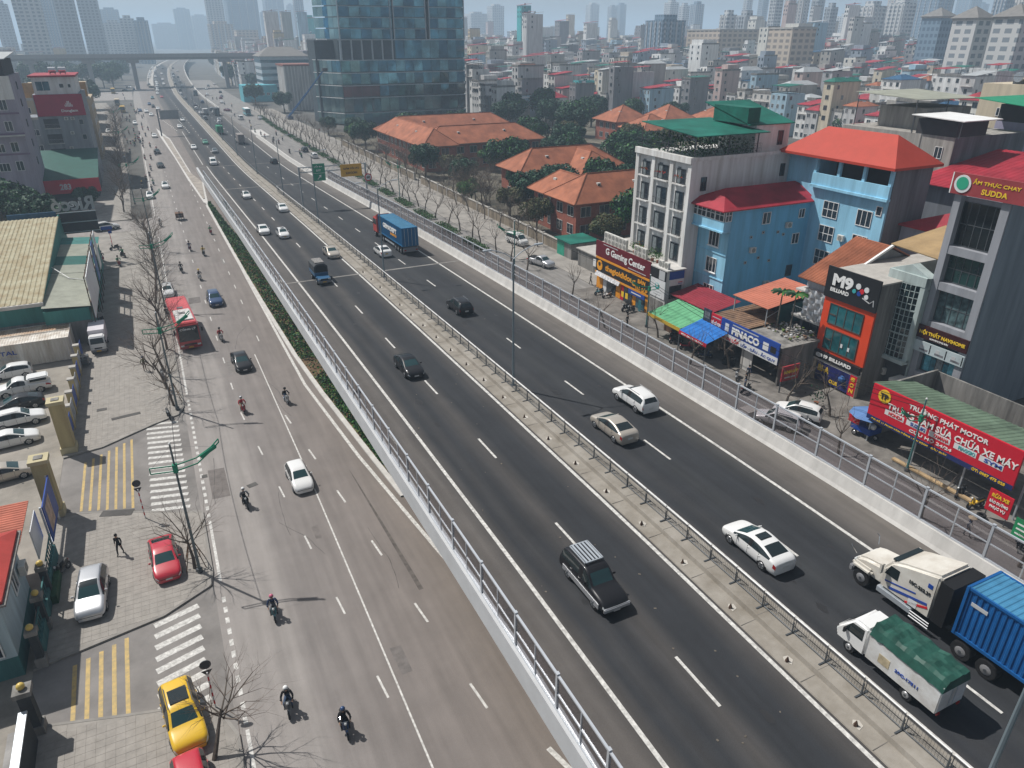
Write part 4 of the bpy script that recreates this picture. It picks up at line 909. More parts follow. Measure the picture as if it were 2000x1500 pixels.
def sign(name, label, cat, face, pl, u0, u1, z0, z1, m, th=.15, edge=None):
    """flat signboard; returns thing, origin and a writer"""
    if 'x' in face: org = (pl, (u0 + u1) / 2, z0); b = (pl, pl + th, u0, u1, z0, z1) if face == '-x' else (pl - th, pl, u0, u1, z0, z1)
    else: org = ((u0 + u1) / 2, pl, z0); b = (u0, u1, pl, pl + th, z0, z1)
    t = thing(name, label, cat, org); bx('board', m, *b, t, org)
    s = {'-x': -1, '+x': 1, '-y': -1}[face] * .025
    def wr(s_, mm, uc, zc, w, h, bold=.02):
        c = (pl + s, uc, zc) if 'x' in face else (uc, pl + s, zc)
        return text(s_, mm, c, w, h, face, t, org, bold)
    def panel(mm, ua, ub, za, zb, d=1, name='panel'):
        e = s * .6 * d
        return bx(name, mm, *((min(pl + e, pl), max(pl + e, pl), ua, ub) if 'x' in face else (ua, ub, min(pl + e, pl), max(pl + e, pl))), za, zb, t, org)
    return t, org, wr, panel
TXW = mt('white_lettering', (.75, .75, .74), .5, var=0); TXY = mt('yellow_lettering', (.75, .5, .03), .5, var=0); TXB = mt('blue_lettering', (.03, .07, .3), .5, var=0); TXR = mt('red_lettering', (.55, .02, .03), .5, var=0); TXO = mt('orange_lettering', (.75, .32, .02), .5, var=0); TXK = mt('black_lettering', (.02, .02, .02), .5, var=0); TXG = mt('grey_lettering', (.45, .46, .47), .5, var=0)
SBLACK = mt('black_signboard', (.018, .018, .02), .45, var=.1); SMAROON = mt('maroon_signboard', (.13, .008, .016), .45, var=.1); SRED = mt('red_signboard', (.52, .012, .03), .5, var=.04); SBLUE = mt('blue_signboard', (.015, .06, .30), .5, var=.06); SWHITE = mt('white_signboard', (.66, .67, .68), .5, var=.04)
BWHITE = mt('white_render', (.76, .76, .75), .8, var=.1, streak=True, dirt=(.5, .48, .45)); BWSIDE = mt('worn_white_render', (.58, .57, .56), .85, var=.16, streak=True)
BLUE_L = mt('light_blue_render', (.30, .60, .79), .8, var=.13, streak=True); BLUE_S = mt('trim_and_shade_blue', (.17, .48, .70), .8, var=.13, streak=True)
CURT = mt('curtain', (.22, .25, .26), .8, var=.25, scale=3)
# ---------------------------------------------------------------- shop row across the expressway
# white five-storey block
org = (68, 78, 0); t = thing('apartment_house', 'tall white five-storey block with balconies and a green-roofed roof garden', 'building', org)
bx('wall', BWHITE, 60, 76.4, 72, 83.6, 0, 20.3, t, org)
for y in (72.25, 75.85, 79.7, 83.35): bx('pilaster', BWHITE, 59.72, 60.02, y - .33, y + .33, 3, 20.0, t, org)
bx('cornice', BWHITE, 59.5, 60.05, 71.9, 83.7, 20.0, 20.75, t, org); bx('cornice', BWHITE, 60.05, 76.45, 71.85, 72.0, 20.302, 20.75, t, org)
for z in (7.4, 10.7, 14.0, 17.25):
    for y, w in ((74.05, 1.7), (77.8, 2.2), (81.5, 1.7)):
        win(t, org, '-x', 60, y, z, w, 2.35 if z < 17 else 1.9, DSTEEL, WGLASS, 1, 0)
        bx('curtain', CURT, 59.96, 59.975, y + w * .08, y + w * .42, z + .1, z + 2.1, t, org)
        if z > 8:
            b = railing(t, org, '-x', 59.98, y, z + .05, w + .5, .85, DSTEEL, .42, ledge=BWHITE)
            if z > 17:
                f = MB()
                for i in range(26): leaf(f, (59.5 + rnd.uniform(-.15, .1), y + rnd.uniform(-w / 2, w / 2), z + 1.0 + rnd.uniform(-.1, .15)), .12, mt('red_flowers', (.5, .05, .03), .7, var=.1) if rnd.random() < .7 else LEAF[0], .6)
                put(f, 'flowers', t, org)
for x, z, w, h in ((61.9, 16.6, .9, 1.7), (74.9, 17.5, .8, 1.6), (75.0, 21.6, .8, 1.6), (66, 12, .5, .6), (70, 9.5, .5, .6)): win(t, org, '-y', 72, x, z, w, h, DSTEEL, WGLASS, 1) if z < 20 else None
bx('stair_tower', BWHITE, 70.6, 76.4, 73.2, 80, 20.3, 24.0, t, org); win(t, org, '-y', 73.2, 74.9, 21.3, .9, 1.8, DSTEEL, WGLASS, 1)
put(MB().slab([(59.4, 70.9, 23.35), (70.8, 70.9, 23.35), (70.8, 82.5, 24.1), (59.4, 82.5, 24.1)], .1, GREENSHEET), 'canopy_roof', t, org)
put(MB().slab([(69.2, 73, 24.0), (77, 73, 24.0), (77, 82, 26.2), (69.2, 82, 26.2)], .1, GREENSHEET), 'canopy_roof', t, org)
put(MB().box(69.2, 71.2, 73.5, 80, 24.02, 26.0, GREENSHEET), 'roof_hood', t, org)
for x, y in ((60.2, 72.2), (60.2, 77.5), (60.2, 83.2), (65.5, 72.2), (70.2, 72.2)): bx('post', DSTEEL, x - .06, x + .06, y - .06, y + .06, 20.75, 23.4, t, org)
rl = MB()
for i in range(50): y = 72 + 11.6 * i / 49; rl.tube((59.75, y, 20.75), (59.75, y, 21.9), .015, .015, 3, DSTEEL, False)
for i in range(45): x = 59.75 + 11 * i / 44; rl.tube((x, 72, 20.75), (x, 72, 21.9), .015, .015, 3, DSTEEL, False)
for z in (21.3, 21.9): rl.path([(59.75, 83.6, z), (59.75, 72, z), (70.6, 72, z)], .025, 4, DSTEEL)
put(rl, 'railing', t, org)
gp = MB()
for i in range(2600):
    x, y = rnd.uniform(60, 70), rnd.uniform(72.2, 83.3)
    if rnd.random() < .55 and x > 62.5 and y > 74.5: continue
    leaf(gp, (x, y, 20.8 + rnd.random() ** 1.5 * 1.9), rnd.uniform(.1, .22), rnd.choice(LEAF_D if rnd.random() < .75 else LEAF), .5)
put(gp, 'roof_garden', t, org)
# lower front wing with notices
org = (59, 73, 0); t = thing('shop_wing', 'narrow white front wing with hoardings beside the games shop', 'building', org)
bx('wall', BWSIDE, 57, 60.0, 71.2, 74.6, 0, 6.9, t, org); bx('roof_slab', CONC_W, 56.9, 60, 71.1, 74.6, 6.9, 7.05, t, org)
win(t, org, '-y', 71.2, 58.5, 3.2, 1.9, 2.0, DSTEEL, WGLASS, 0); bx('shutter', CONC_D, 56.96, 57.02, 71.5, 74.4, .1, 2.7, t, org)
bx('notice_panel', SWHITE, 56.9, 57, 71.3, 74.55, 3.1, 5.5, t, org); bx('notice_panel', SBLACK, 56.9, 57, 71.3, 74.55, 5.55, 6.9, t, org); bx('picture_patch', TXG, 56.88, 56.9, 71.5, 72.7, 5.6, 6.8, t, org)
put(MB().tube((56.87, 72.95, 4.6), (56.9, 72.95, 4.6), .42, .42, 18, mt('teal_print', (.05, .35, .36), .5, var=0)).tube((56.86, 72.95, 4.72), (56.9, 72.95, 4.72), .26, .26, 14, SWHITE), 'notice_emblem', t, org)
for w, z in ((1.8, 3.85), (1.4, 3.5)): bx('notice_line', TXG, 56.88, 56.9, 72.9 - w / 2, 72.9 + w / 2, z - .06, z + .06, t, org)
bx('notice_panel', SBLUE, 57.4, 59.7, 71.1, 71.2, 5.8, 6.85, t, org); bx('notice_panel', SWHITE, 57.4, 59.7, 71.1, 71.2, 4.95, 5.78, t, org); bx('notice_line', TXR, 58.8, 59.5, 71.08, 71.1, 5.3, 5.4, t, org); bx('notice_line', TXB, 58.8, 59.5, 71.08, 71.1, 5.12, 5.2, t, org)
# games shop
org = (60, 81.3, 0); t = thing('shop', 'two-storey phone and games shop with orange trimmed black front', 'shop', org)
bx('wall', CONC_W, 57.3, 66, 74.62, 88.2, 0, 6.7, t, org); bx('roof_slab', CONC, 57.2, 66, 74.62, 88.3, 6.7, 6.85, t, org)
OR = mt('orange_trim', (.72, .29, .02), .5, var=.05)
bx('fascia', SBLACK, 56.95, 57.28, 74.7, 88, 2.55, 4.6, t, org)
for z in (2.42, 4.62): bx('trim', OR, 56.9, 57.28, 74.7, 88, z, z + .28, t, org)
text('thegioididong', TXO, (56.92, 81.6, 3.6), 7.6, 1.1, '-x', t, org, .03); text('BÁN', TXO, (56.92, 76.4, 4.1), 1.7, .7, '-x', t, org, .03); text('TRẢ GÓP', TXO, (56.92, 76.4, 3.1), 2.9, .8, '-x', t, org, .03)
put(MB().tube((56.88, 86.9, 3.7), (56.95, 86.9, 3.7), .75, .75, 18, TXO).tube((56.86, 86.9, 3.9), (56.95, 86.9, 3.9), .3, .3, 12, SBLACK), 'emblem', t, org)
for i, (ya, yb, m, z1) in enumerate(((74.9, 75.5, OR, 2.4), (75.6, 77.6, WGLASS_B, 2.3), (77.7, 78.5, OR, 2.4), (78.6, 80.6, WGLASS, 2.3), (80.7, 81.4, SRED, 2.4), (81.5, 82.6, OR, 2.4), (82.8, 85, WGLASS, 2.3), (85.1, 86, SWHITE, 2.4), (86.2, 87.8, OR, 2.4))): bx('shopfront_bay', m, 57.1, 57.31, ya, yb, .12, z1, t, org)
for y, c in ((76.0, 'teal'), (79.2, 'yellow'), (80.2, 'yellow')): bx('hanging_flag', P_[c] if c == 'teal' else TXY, 56.6, 56.62, y - .3, y + .3, .9 if c == 'yellow' else .1, 1.7, t, org)
bx('banner', SBLUE, 56.7, 56.74, 75.2, 79, 1.85, 2.5, t, org); bx('banner_line', SWHITE, 56.68, 56.7, 76, 78.3, 2.1, 2.25, t, org)
put(MB().quad((56.6, 81.4, 2.1), (56.5, 87.6, 2.2), (56.9, 87.6, 2.75), (56.9, 81.4, 2.65), mt('white_banner', (.6, .6, .62), .7, var=.3, scale=3)), 'banner', t, org)
t2, o2, wr, pn = sign('sign_board', 'maroon sign above the shop with the words G Gaming Center', 'sign', '-x', 56.95, 74.7, 88.2, 4.95, 7.25, SMAROON)
wr('G Gaming Center', TXW, 80.7, 6.05, 9.6, 1.25, .025); pn(TXG, 82.5, 86.2, 6.95, 7.05, 1, 'small_print'); pn(TXG, 75.6, 79.8, 5.15, 5.25, 1, 'small_print')
for i in range(6): acunit('air_conditioner', 'tall double-fan outdoor unit on the games shop roof, %s from the street corner' % ordw(6 - i), 58.0, 82.3 + i * .95, 6.85, R(-90), 1.6, 'outdoor units on the games shop roof')
for i in range(3): acunit('air_conditioner', 'double-fan outdoor unit beside the roof planters, %s from the front wing' % ordw(i + 1), 58.0, 77.6 + i * .95, 6.85, R(-90), 1.45, 'outdoor units by the roof planters')
for i in range(2): acunit('air_conditioner', 'squat outdoor unit on the front wing roof, %s' % ('on the corner' if i == 0 else 'next to the corner one'), 57.5, 72.0 + i * 1.2, 7.05, R(-90), .85)
# blue house
org = (70, 69.6, 0); t = thing('townhouse', 'light blue four-storey house with red roof and white framed balcony windows', 'building', org)
bx('wall', BLUE_L, 62, 78, 66.4, 73, 0, 15.2, t, org); bx('side_panel', BLUE_S, 62.05, 78, 66.36, 66.4, 0, 15.18, t, org)  # side panel: the wall's shade is put into a deeper blue
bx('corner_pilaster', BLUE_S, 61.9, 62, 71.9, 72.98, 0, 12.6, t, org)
for z in (6.25, 9.5, 12.55): bx('band', BLUE_L, 61.9, 62, 66.4, 71.9, z, z + .14, t, org)
bx('balcony_wall', BLUE_L, 60.9, 62, 66.3, 73.05, 12.75, 13.9, t, org); bx('balcony_slab', BLUE_L, 60.7, 62, 66.2, 73.15, 12.55, 12.75, t, org)
for i in range(4): win(t, org, '-x', 60.95, 67.2 + i * 1.65, 13.9, 1.6, 1.5, WHITE, WGLASS, 1, 1)
win(t, org, '-y', 66.33, 61.5, 13.9, 1.0, 1.5, WHITE, WGLASS, 1, 1)
for z in (3.4, 6.95, 10.3): win(t, org, '-x', 62, 68.9, z, 1.9, 1.9, WHITE, WGLASS, 2, 0, True)
win(t, org, '-y', 66.36, 67.7, 13.0, 1.3, 1.5, WHITE, WGLASS, 1); win(t, org, '-y', 66.36, 73.6, 13.2, 1.0, 1.2, WHITE, WGLASS, 1); win(t, org, '-y', 66.36, 73.2, 9.9, 1.2, 1.4, WHITE, WGLASS, 1); win(t, org, '-y', 66.36, 73.0, 5.6, 1.0, 1.5, DSTEEL, WGLASS, 0)
for x, z in ((65.6, 11.4), (67.5, 11.8), (70, 11.6), (65.2, 8.2), (67.3, 8.6), (69.2, 8.0), (71, 11.2)): win(t, org, '-y', 66.36, x, z, .38, .34, CONC, WGLASS, 0)
put(hip(60.6, 78, 66.2, 73.2, 15.3, 17.2, REDSHEET, 3.2, .3), 'roof', t, org); bx('eave_trim', WHITE, 60.5, 78.2, 66.05, 66.1, 15.12, 15.3, t, org)
# taller blue house behind
org = (78, 62, 0); t = thing('townhouse', 'tall sky blue house with an open top terrace under a bright red hipped roof', 'building', org)
bx('wall', BLUE_L, 75, 81.5, 55.6, 66.5, 0, 18.0, t, org); bx('wall', BLUE_L, 75.5, 81.5, 66.5, 71.5, 0, 20.6, t, org); bx('side_wall', mt('grey_render', (.16, .17, .19), .9, var=.2, streak=True), 75.3, 81.5, 55.5, 55.6, 0, 20.6, t, org)  # side wall's grey has its shade put into the colour
bx('terrace_wall', BLUE_L, 74.6, 75, 55.4, 66.6, 17.4, 18.8, t, org); bx('terrace_slab', BLUE_L, 74.4, 75.0, 55.3, 66.7, 17.1, 17.4, t, org); bx('back_wall', mt('recess_shade_tone', (.05, .05, .055), .9, var=.1), 78.5, 81.5, 55.62, 66.5, 18.0, 20.9, t, org)  # near-black back block paints the shade deep in the open terrace
for y in (55.6, 59.2, 62.8, 66.4): bx('column', BLUE_L, 74.7, 75.05, y - .2, y + .2, 18.8, 20.9, t, org)
put(hip(74.4, 81.9, 55.2, 71.8, 20.9, 23.9, mt('bright_red_sheet', (.42, .05, .03), .5, var=.06), 3.6, .35, .3), 'roof', t, org)
for z in (4.6, 7.6, 10.7, 13.7):
    win(t, org, '-x', 75, 58.2, z, 2.1, 1.9, WHITE, WGLASS, 2, 0); win(t, org, '-x', 75, 63.2, z, 2.3, 2.0, WHITE, WGLASS, 2, 1)
    win(t, org, '-x', 75.5, 68.4, z, 1.3, 1.8, WHITE, WGLASS, 1, 0); win(t, org, '-y', 66.5, 75.25, z, .1, .5, WHITE, WGLASS, 0)
win(t, org, '-x', 75, 56.4, 15.3, .8, 1.1, WHITE, WGLASS, 0)
tag(shed_roof(58.4, 66.3, 55.0, 60.6, 6.9, 7.9, mt('coral_sheet', (.5, .17, .11), .6, var=.1), .4, .03).obj('canopy'), 'coral sheet canopy roof over the tyre shop yard', 'canopy')
tag(MB().slab([(78.4, 73.6, 16.3), (83, 73.6, 16.6), (83, 79.5, 16.9), (78.4, 79.5, 16.6)], .12, mt('dark_red_sheet', (.27, .03, .045), .6, var=.15)).obj('canopy'), 'small dark red canopy between the two blue houses', 'canopy')
t = thing('shed', 'dark teal sheet-sided shed under the coral canopy', 'shed', (62, 57, 0)); bx('wall', mt('teal_sheet', (.015, .085, .09), .6, var=.15), -1.6, 3.6, -1.8, -1.6, 4.6, 6.9, t); bx('wall', mt('teal_sheet'), 3.4, 3.6, -1.6, 3.2, 0, 7.4, t); bx('post', STEEL, -3.4, -3.3, -1.8, -1.7, 4.8, 6.85, t); bx('post', STEEL, -3.4, -3.3, 3.3, 3.4, 4.8, 6.85, t); bx('rear_wall', CONC_D, -.2, 3.6, 3.2, 3.4, 0, 7.2, t); bx('strut', STEEL, -3.4, -1.6, -1.75, -1.7, 6.0, 6.06, t, (0, 0, 0), (0, R(-20), 0)); bx('side_screen', CONC_D, -1.6, 3.4, -1.55, -1.45, 0, 4.6, t)
# low tyre shop row
RUST = mt('rusty_sheet', (.24, .15, .095), .8, var=.38, scale=.8, dirt=(.09, .06, .045)); TARP_G = mt('green_tarp', (.13, .38, .2), .7, var=.12, scale=.8); TARP_B = mt('blue_tarp', (.02, .16, .5), .6, var=.12, scale=.8)
org = (59, 55, 0); t = thing('tyre_shop', 'low tyre shop with rusted sheet roof and an open dark front', 'shop', org)
bx('wall', CONC_D, 56.3, 64, 60.3, 60.5, 0, 4.7, t, org); bx('wall', CONC_D, 56.3, 64, 50.1, 50.3, 0, 4.3, t, org); bx('back_wall', CONC_D, 61.5, 61.7, 50.3, 60.3, 0, 4.6, t, org); bx('pillar', CONC, 56.1, 56.5, 55.3, 55.6, 0, 4.4, t, org); bx('door_leaf', CONC_W, 56.1, 56.2, 53.9, 55.2, 0, 2.4, t, org)
put(shed_roof(56.0, 62.3, 55.2, 60.7, 4.9, 5.15, RUST, .45, .06), 'roof', t, org); put(MB().slab([(56.0, 49.9, 4.55), (62.3, 49.9, 4.55), (62.3, 55.2, 4.75), (56.0, 55.2, 4.75)], .25, CONC_D), 'roof_slab', t, org)
rb = MB()
for i in range(160): x, y = rnd.uniform(58.3, 62), rnd.uniform(50.5, 56); rb.ball((x, y, 4.75 + rnd.random() * .2), rnd.uniform(.07, .22), rnd.choice([CONC_D, CONC, RUST, LEAF[3], SWHITE]), 5, 3, .6)
struct(put(rb, 'rubble', t, org), 'stuff')
t2, o2, wr, pn = sign('sign_board', 'long blue PINACO battery sign over the tyre shop', 'sign', '-x', 55.6, 49.9, 58.9, 2.7, 5.1, SBLUE)
pn(SWHITE, 49.9, 58.9, 2.7, 3.5, .5, 'white_strip'); wr('PINACO', TXW, 54.9, 4.15, 4.3, .85, .05); wr('NINH LỐP', TXR, 57.2, 3.1, 2.9, .6, .02); wr('LỐP - DẦU - ẮC QUY', TXB, 52.8, 3.08, 5.2, .5, .012); pn(SWHITE, 57.6, 58.2, 3.8, 4.7, 1, 'emblem'); pn(SWHITE, 51.4, 52.2, 3.75, 4.6, 1, 'battery_picture'); pn(SBLACK, 50.3, 51.1, 3.8, 4.5, 1, 'battery_picture'); pn(TXG, 53, 57, 4.78, 4.9, 1, 'small_print')
t2, o2, wr, pn = sign('sign_board', 'red repair sign at the blue awning end of the PINACO sign', 'sign', '-x', 55.75, 58.95, 60.8, 3.3, 5.0, SRED)
wr('ĐỒ CỔ XỊN', TXW, 59.9, 4.0, 1.6, .6, .04); pn(TXG, 59.2, 60.6, 4.6, 4.7, 1, 'small_print')
t2, o2, wr, pn = sign('sign_board', 'dark poster with rounded corners above the green and blue awnings', 'sign', '-x', 55.75, 60.9, 62.2, 3.5, 5.2, mt('navy_poster', (.03, .035, .07), .4, var=.3, scale=1.5)); pn(mt('grey_print', (.2, .2, .22), .5, var=.3, scale=2), 61.1, 62.0, 4.1, 4.9, .6, 'print')
t2, o2, wr, pn = sign('sign_board', 'red NINH LOP board at the end of the tyre shop by the lane', 'sign', '-y', 48.6, 55.2, 57.6, 1.4, 3.1, mt('faded_red_board', (.36, .04, .05), .6, var=.12)); wr('NINH LỐP', TXY, 56.4, 2.5, 1.9, .55, .05); pn(TXG, 55.6, 57.2, 1.7, 1.85, 1, 'small_print'); bx('post', DSTEEL, 55.3, 55.4, 48.7, 48.8, 0, 1.4, t2, o2); bx('post', DSTEEL, 57.4, 57.5, 48.7, 48.8, 0, 1.4, t2, o2)
def awning(label, x0, x1, y0, y1, zl, zh, m, edge, txt=None):
    t = thing('awning', label, 'awning', (x0, (y0 + y1) / 2, 0)); o = (x0, (y0 + y1) / 2, 0)
    put(shed_roof(x0, x1, y0, y1, zl, zh, m, .7, .04), 'sheet', t, o); bx('valance', edge, x0 - .03, x0, y0, y1, zl - .42, zl + .02, t, o)
    for y in (y0 + .1, y1 - .1): bx('post', DSTEEL, x0, x0 + .07, y - .035, y + .035, 0, zl, t, o)
    if txt: text(txt, TXW, (x0 - .05, (y0 + y1) / 2, zl - .2), (y1 - y0) * .8, .22, '-x', t, o, .03)
awning('green sheet awning with a yellow edge at the corner stall', 52.8, 57.4, 62.6, 69, 2.9, 3.9, TARP_G, mt('yellow_edge', (.55, .36, .04), .6, var=.1)); awning('blue sheet awning with a red lettered edge by the motorbikes', 52.6, 56.6, 57.6, 62.5, 2.8, 3.9, TARP_B, SRED, 'SỬA CHỮA XE MÁY')
tag(shed_roof(57.5, 62, 62.8, 71, 4.0, 4.8, mt('dark_red_sheet', (.27, .03, .045), .6, var=.15), .4, .03).obj('canopy'), 'dark red sheet canopy roof in front of the light blue house', 'canopy')
t = thing('stall', 'dark open stall behind the green and blue awnings', 'shop', (58, 66, 0)); bx('wall', CONC_D, .5, .7, -7, 5, 0, 3.8, t); bx('counter', mt('stall_wood', (.14, .08, .05), .8, var=.2), -2.5, -1.7, 0, 3, 0, 1.0, t); bx('rack', DSTEEL, -.6, .2, -6, -2, 0, 1.8, t)
# house with orange tiles and silver tarp
org = (68, 52.4, 0); t = thing('townhouse', 'narrow house with orange tiled gable roof and silver tarp on its balcony', 'building', org)
GR = mt('pale_grey_render', (.36, .38, .42), .85, var=.16, streak=True)
bx('wall', GR, 63, 77, 50.6, 54.3, 0, 10.6, t, org); put(MB().extr([(63, 10.6), (77, 10.6), (70, 13.6)], 50.6, 54.3, GR, 'y'), 'gable', t, org)
rf = MB(); rf.slab([(61.9, 50.1, 10.3), (61.9, 54.8, 10.3), (70, 54.8, 13.85), (70, 50.1, 13.85)], .12, ORTILE); rf.slab([(70, 50.1, 13.85), (70, 54.8, 13.85), (77.8, 54.8, 10.4), (77.8, 50.1, 10.4)], .12, ORTILE); put(rf, 'roof', t, org); put(MB().slab([(63, 49.95, 11.0), (63, 50.2, 11.0), (70, 50.2, 14.0), (70, 49.95, 14.0)], .25, WHITE), 'verge', t, org)
tl = MB()
for i in range(40): x = 61.95 + i * .2; z = 10.34 + i * .0876; tl.box(x, x + .05, 50.1, 54.8, z, z + .06, ORTILE)
struct(put(tl, 'tile_courses', t, org), 'stuff')
for z in (2.9, 5.9, 8.9): bx('floor_slab', CONC_W, 61.6, 63.1, 50.5, 54.5, z, z + .2, t, org)
for z in (3.2, 6.2): win(t, org, '-x', 63, 52.4, z, 3.0, 2.3, DSTEEL, WGLASS, 2); railing(t, org, '-x', 61.7, 52.5, z, 3.9, .9, STEEL, .1)
tp = MB(); n = 12
pts = [[(61.55 - .12 * math.sin(i * 1.7) - .1 * math.sin(j * 2.1 + i), 50.4 + 2.6 * i / n, 6.3 + 3.2 * j / 8) for i in range(n + 1)] for j in range(9)]
for j in range(8):
    for i in range(n): tp.quad(pts[j][i], pts[j][i + 1], pts[j + 1][i + 1], pts[j + 1][i], mt('silver_tarp', (.55, .56, .58), .3, .5, var=.15, scale=2))
put(tp, 'silver_tarp', t, org); bx('side_window', WGLASS, 71, 71.8, 50.55, 50.6, 9.2, 10.3, t, org)
# billiard hall
org = (67, 47.3, 0); t = thing('billiard_hall', 'narrow billiard hall with orange-red front and large teal windows', 'building', org)
ORR = mt('orange_red_panel', (.66, .065, .02), .45, var=.05); TEALG = mt('teal_glass', (.02, .14, .16), .08, var=.3, scale=.5, spec=.8)
bx('wall', CONC_D, 61.75, 76, 44.3, 50.3, 0, 12.2, t, org); bx('front_panel', ORR, 61.5, 61.75, 44.2, 50.4, 3.55, 9.5, t, org); bx('roof_slab', CONC, 61.75, 76, 44.25, 50.35, 12.2, 12.35, t, org)
for z, h in ((6.75, 2.2), (3.9, 2.35)):
    win(t, org, '-x', 61.5, 47.4, z, 4.2, h, mt('brown_frame', (.08, .06, .05), .5, var=0), TEALG, 3, 0); 
    bx('mullion', mt('brown_frame'), 61.4, 61.46, 48.6, 49.4, z + h * .45, z + h * .5, t, org)
bx('notice', SWHITE, 61.40, 61.43, 47.0, 47.25, 4.7, 5.1, t, org); bx('notice', SWHITE, 61.40, 61.43, 46.1, 46.35, 4.6, 5.0, t, org)
bx('ledge', CONC_W, 61.2, 61.75, 44.3, 50.3, 2.45, 2.7, t, org); bx('pillar', mt('cream_pillar', (.5, .42, .32), .7, var=.1), 61.3, 61.75, 49.7, 50.3, 0, 2.45, t, org); bx('pillar', mt('cream_pillar'), 61.3, 61.75, 44.3, 44.8, 0, 2.45, t, org); bx('shutter', DSTEEL, 61.7, 61.76, 44.8, 49.7, 0, 2.4, t, org)
t2, o2, wr, pn = sign('sign_board', 'tall black M9 Billiard sign at the top of the orange-red front', 'sign', '-x', 61.3, 44.1, 50.5, 9.5, 12.75, SBLACK, .2)
wr('M9', TXW, 48.4, 11.5, 2.5, 1.3, .05); wr('BILLIARD', TXW, 48.6, 10.45, 2.3, .4, .03)
for i, (y, z, r_, m) in enumerate(((46.5, 11.6, .3, SWHITE), (46.0, 11.2, .26, TXR), (45.5, 11.5, .28, SWHITE), (46.3, 10.9, .25, SBLUE), (45.4, 10.8, .24, SWHITE), (46.9, 11.0, .22, mt('teal_print')))): put(MB().tube((61.24, y, z), (61.3, y, z), r_, r_, 12, m), 'ball_print', t2, o2)
put(MB().path([(61.26, 45.8, 10.6), (61.26, 44.9, 10.3), (61.26, 44.5, 10.7), (61.26, 44.4, 10.1)], .05, 4, TXG), 'smoke_print', t2, o2)
t2, o2, wr, pn = sign('sign_board', 'slim black M9 Billiard strip sign over the entrance', 'sign', '-x', 61.1, 44.2, 50.4, 2.72, 3.55, SBLACK, .3); wr('@M9 BILLIARD', TXW, 47.5, 3.15, 4.6, .5, .04)
t2, o2, wr, pn = sign('sign_board', 'blue and yellow BI-A CLUB banner in the billiard hall doorway', 'sign', '-x', 61.2, 45.0, 49.5, .3, 2.4, mt('navy_banner', (.02, .025, .14), .5, var=.3, scale=1.2), .1); wr('BI-A', TXY, 48.5, 1.75, 1.5, .7, .05); wr('CLUB', TXY, 47.0, .75, 1.1, .4, .04); put(MB().ball((61.15, 46.0, 1.6), .4, mt('blue_print', (.05, .15, .4), .5, var=.3, scale=4), 8, 5), 'player_print', t2, o2)
# curved glass house
org = (70, 43.3, 0); t = thing('townhouse', 'grey-green house with a bowed dark glass front and low pediment', 'building', org)
GG = mt('grey_green_render', (.42, .49, .48), .8, var=.14, streak=True)
bx('wall', GG, 65.2, 78, 41.9, 46.0, 0, 13.2, t, org); put(MB().extr([(41.8, 13.2), (46.1, 13.2), (43.9, 14.1)], 64.9, 66, GG), 'pediment', t, org)
bx('frame_pillar', GG, 64.7, 65.2, 45.5, 46.0, 4.4, 13.2, t, org); bx('frame_pillar', GG, 64.7, 65.2, 41.9, 42.35, 4.4, 13.2, t, org); bx('frame_beam', GG, 64.65, 65.2, 41.9, 46.0, 12.3, 13.22, t, org)
cg = MB(); cf = MB(); N_ = 7
def cpt(i, z, e=0): a = -.62 + 1.24 * i / N_; return (66.2 - 1.75 * math.cos(a) - e, 43.93 + 2.7 * math.sin(a), z)
for i in range(N_): bq = MB().quad(cpt(i, 4.6), cpt(i + 1, 4.6), cpt(i + 1, 12.3), cpt(i, 12.3), mt('dark_green_glass', (.01, .03, .035), .06, var=.2, scale=.6, spec=.9)); put(bq, 'glass_strip', t, org)
for i in range(N_ + 1): cf.tube(cpt(i, 4.6, .03), cpt(i, 12.3, .03), .04, .04, 4, GG)
for k in range(13): z = 4.6 + 7.7 * k / 12; cf.path([cpt(i, z, .03) for i in range(N_ + 1)], .035 if k not in (4, 8) else .09, 4, GG)
put(cf, 'glazing_bars', t, org); put(MB().box(64.2, 65.2, 41.9, 46, 4.2, 4.6, GG), 'balcony_base', t, org); bx('ground_front', DSTEEL, 65.1, 65.2, 42, 45.9, 0, 4.2, t, org); acunit('', '', 64.9, 45.3, 3.2, R(-90), .7, None, t, org); acunit('', '', 64.9, 44.4, 2.2, R(-90), .7, None, t, org)
tag(MB().slab([(66, 41.9, 14.9), (74, 41.9, 16.8), (74, 47.5, 16.2), (66, 47.5, 15.2)], .1, mt('tan_sheet', (.36, .25, .13), .7, var=.12)).obj('canopy'), 'tan sheet canopy on the roof of the bowed glass house', 'canopy')
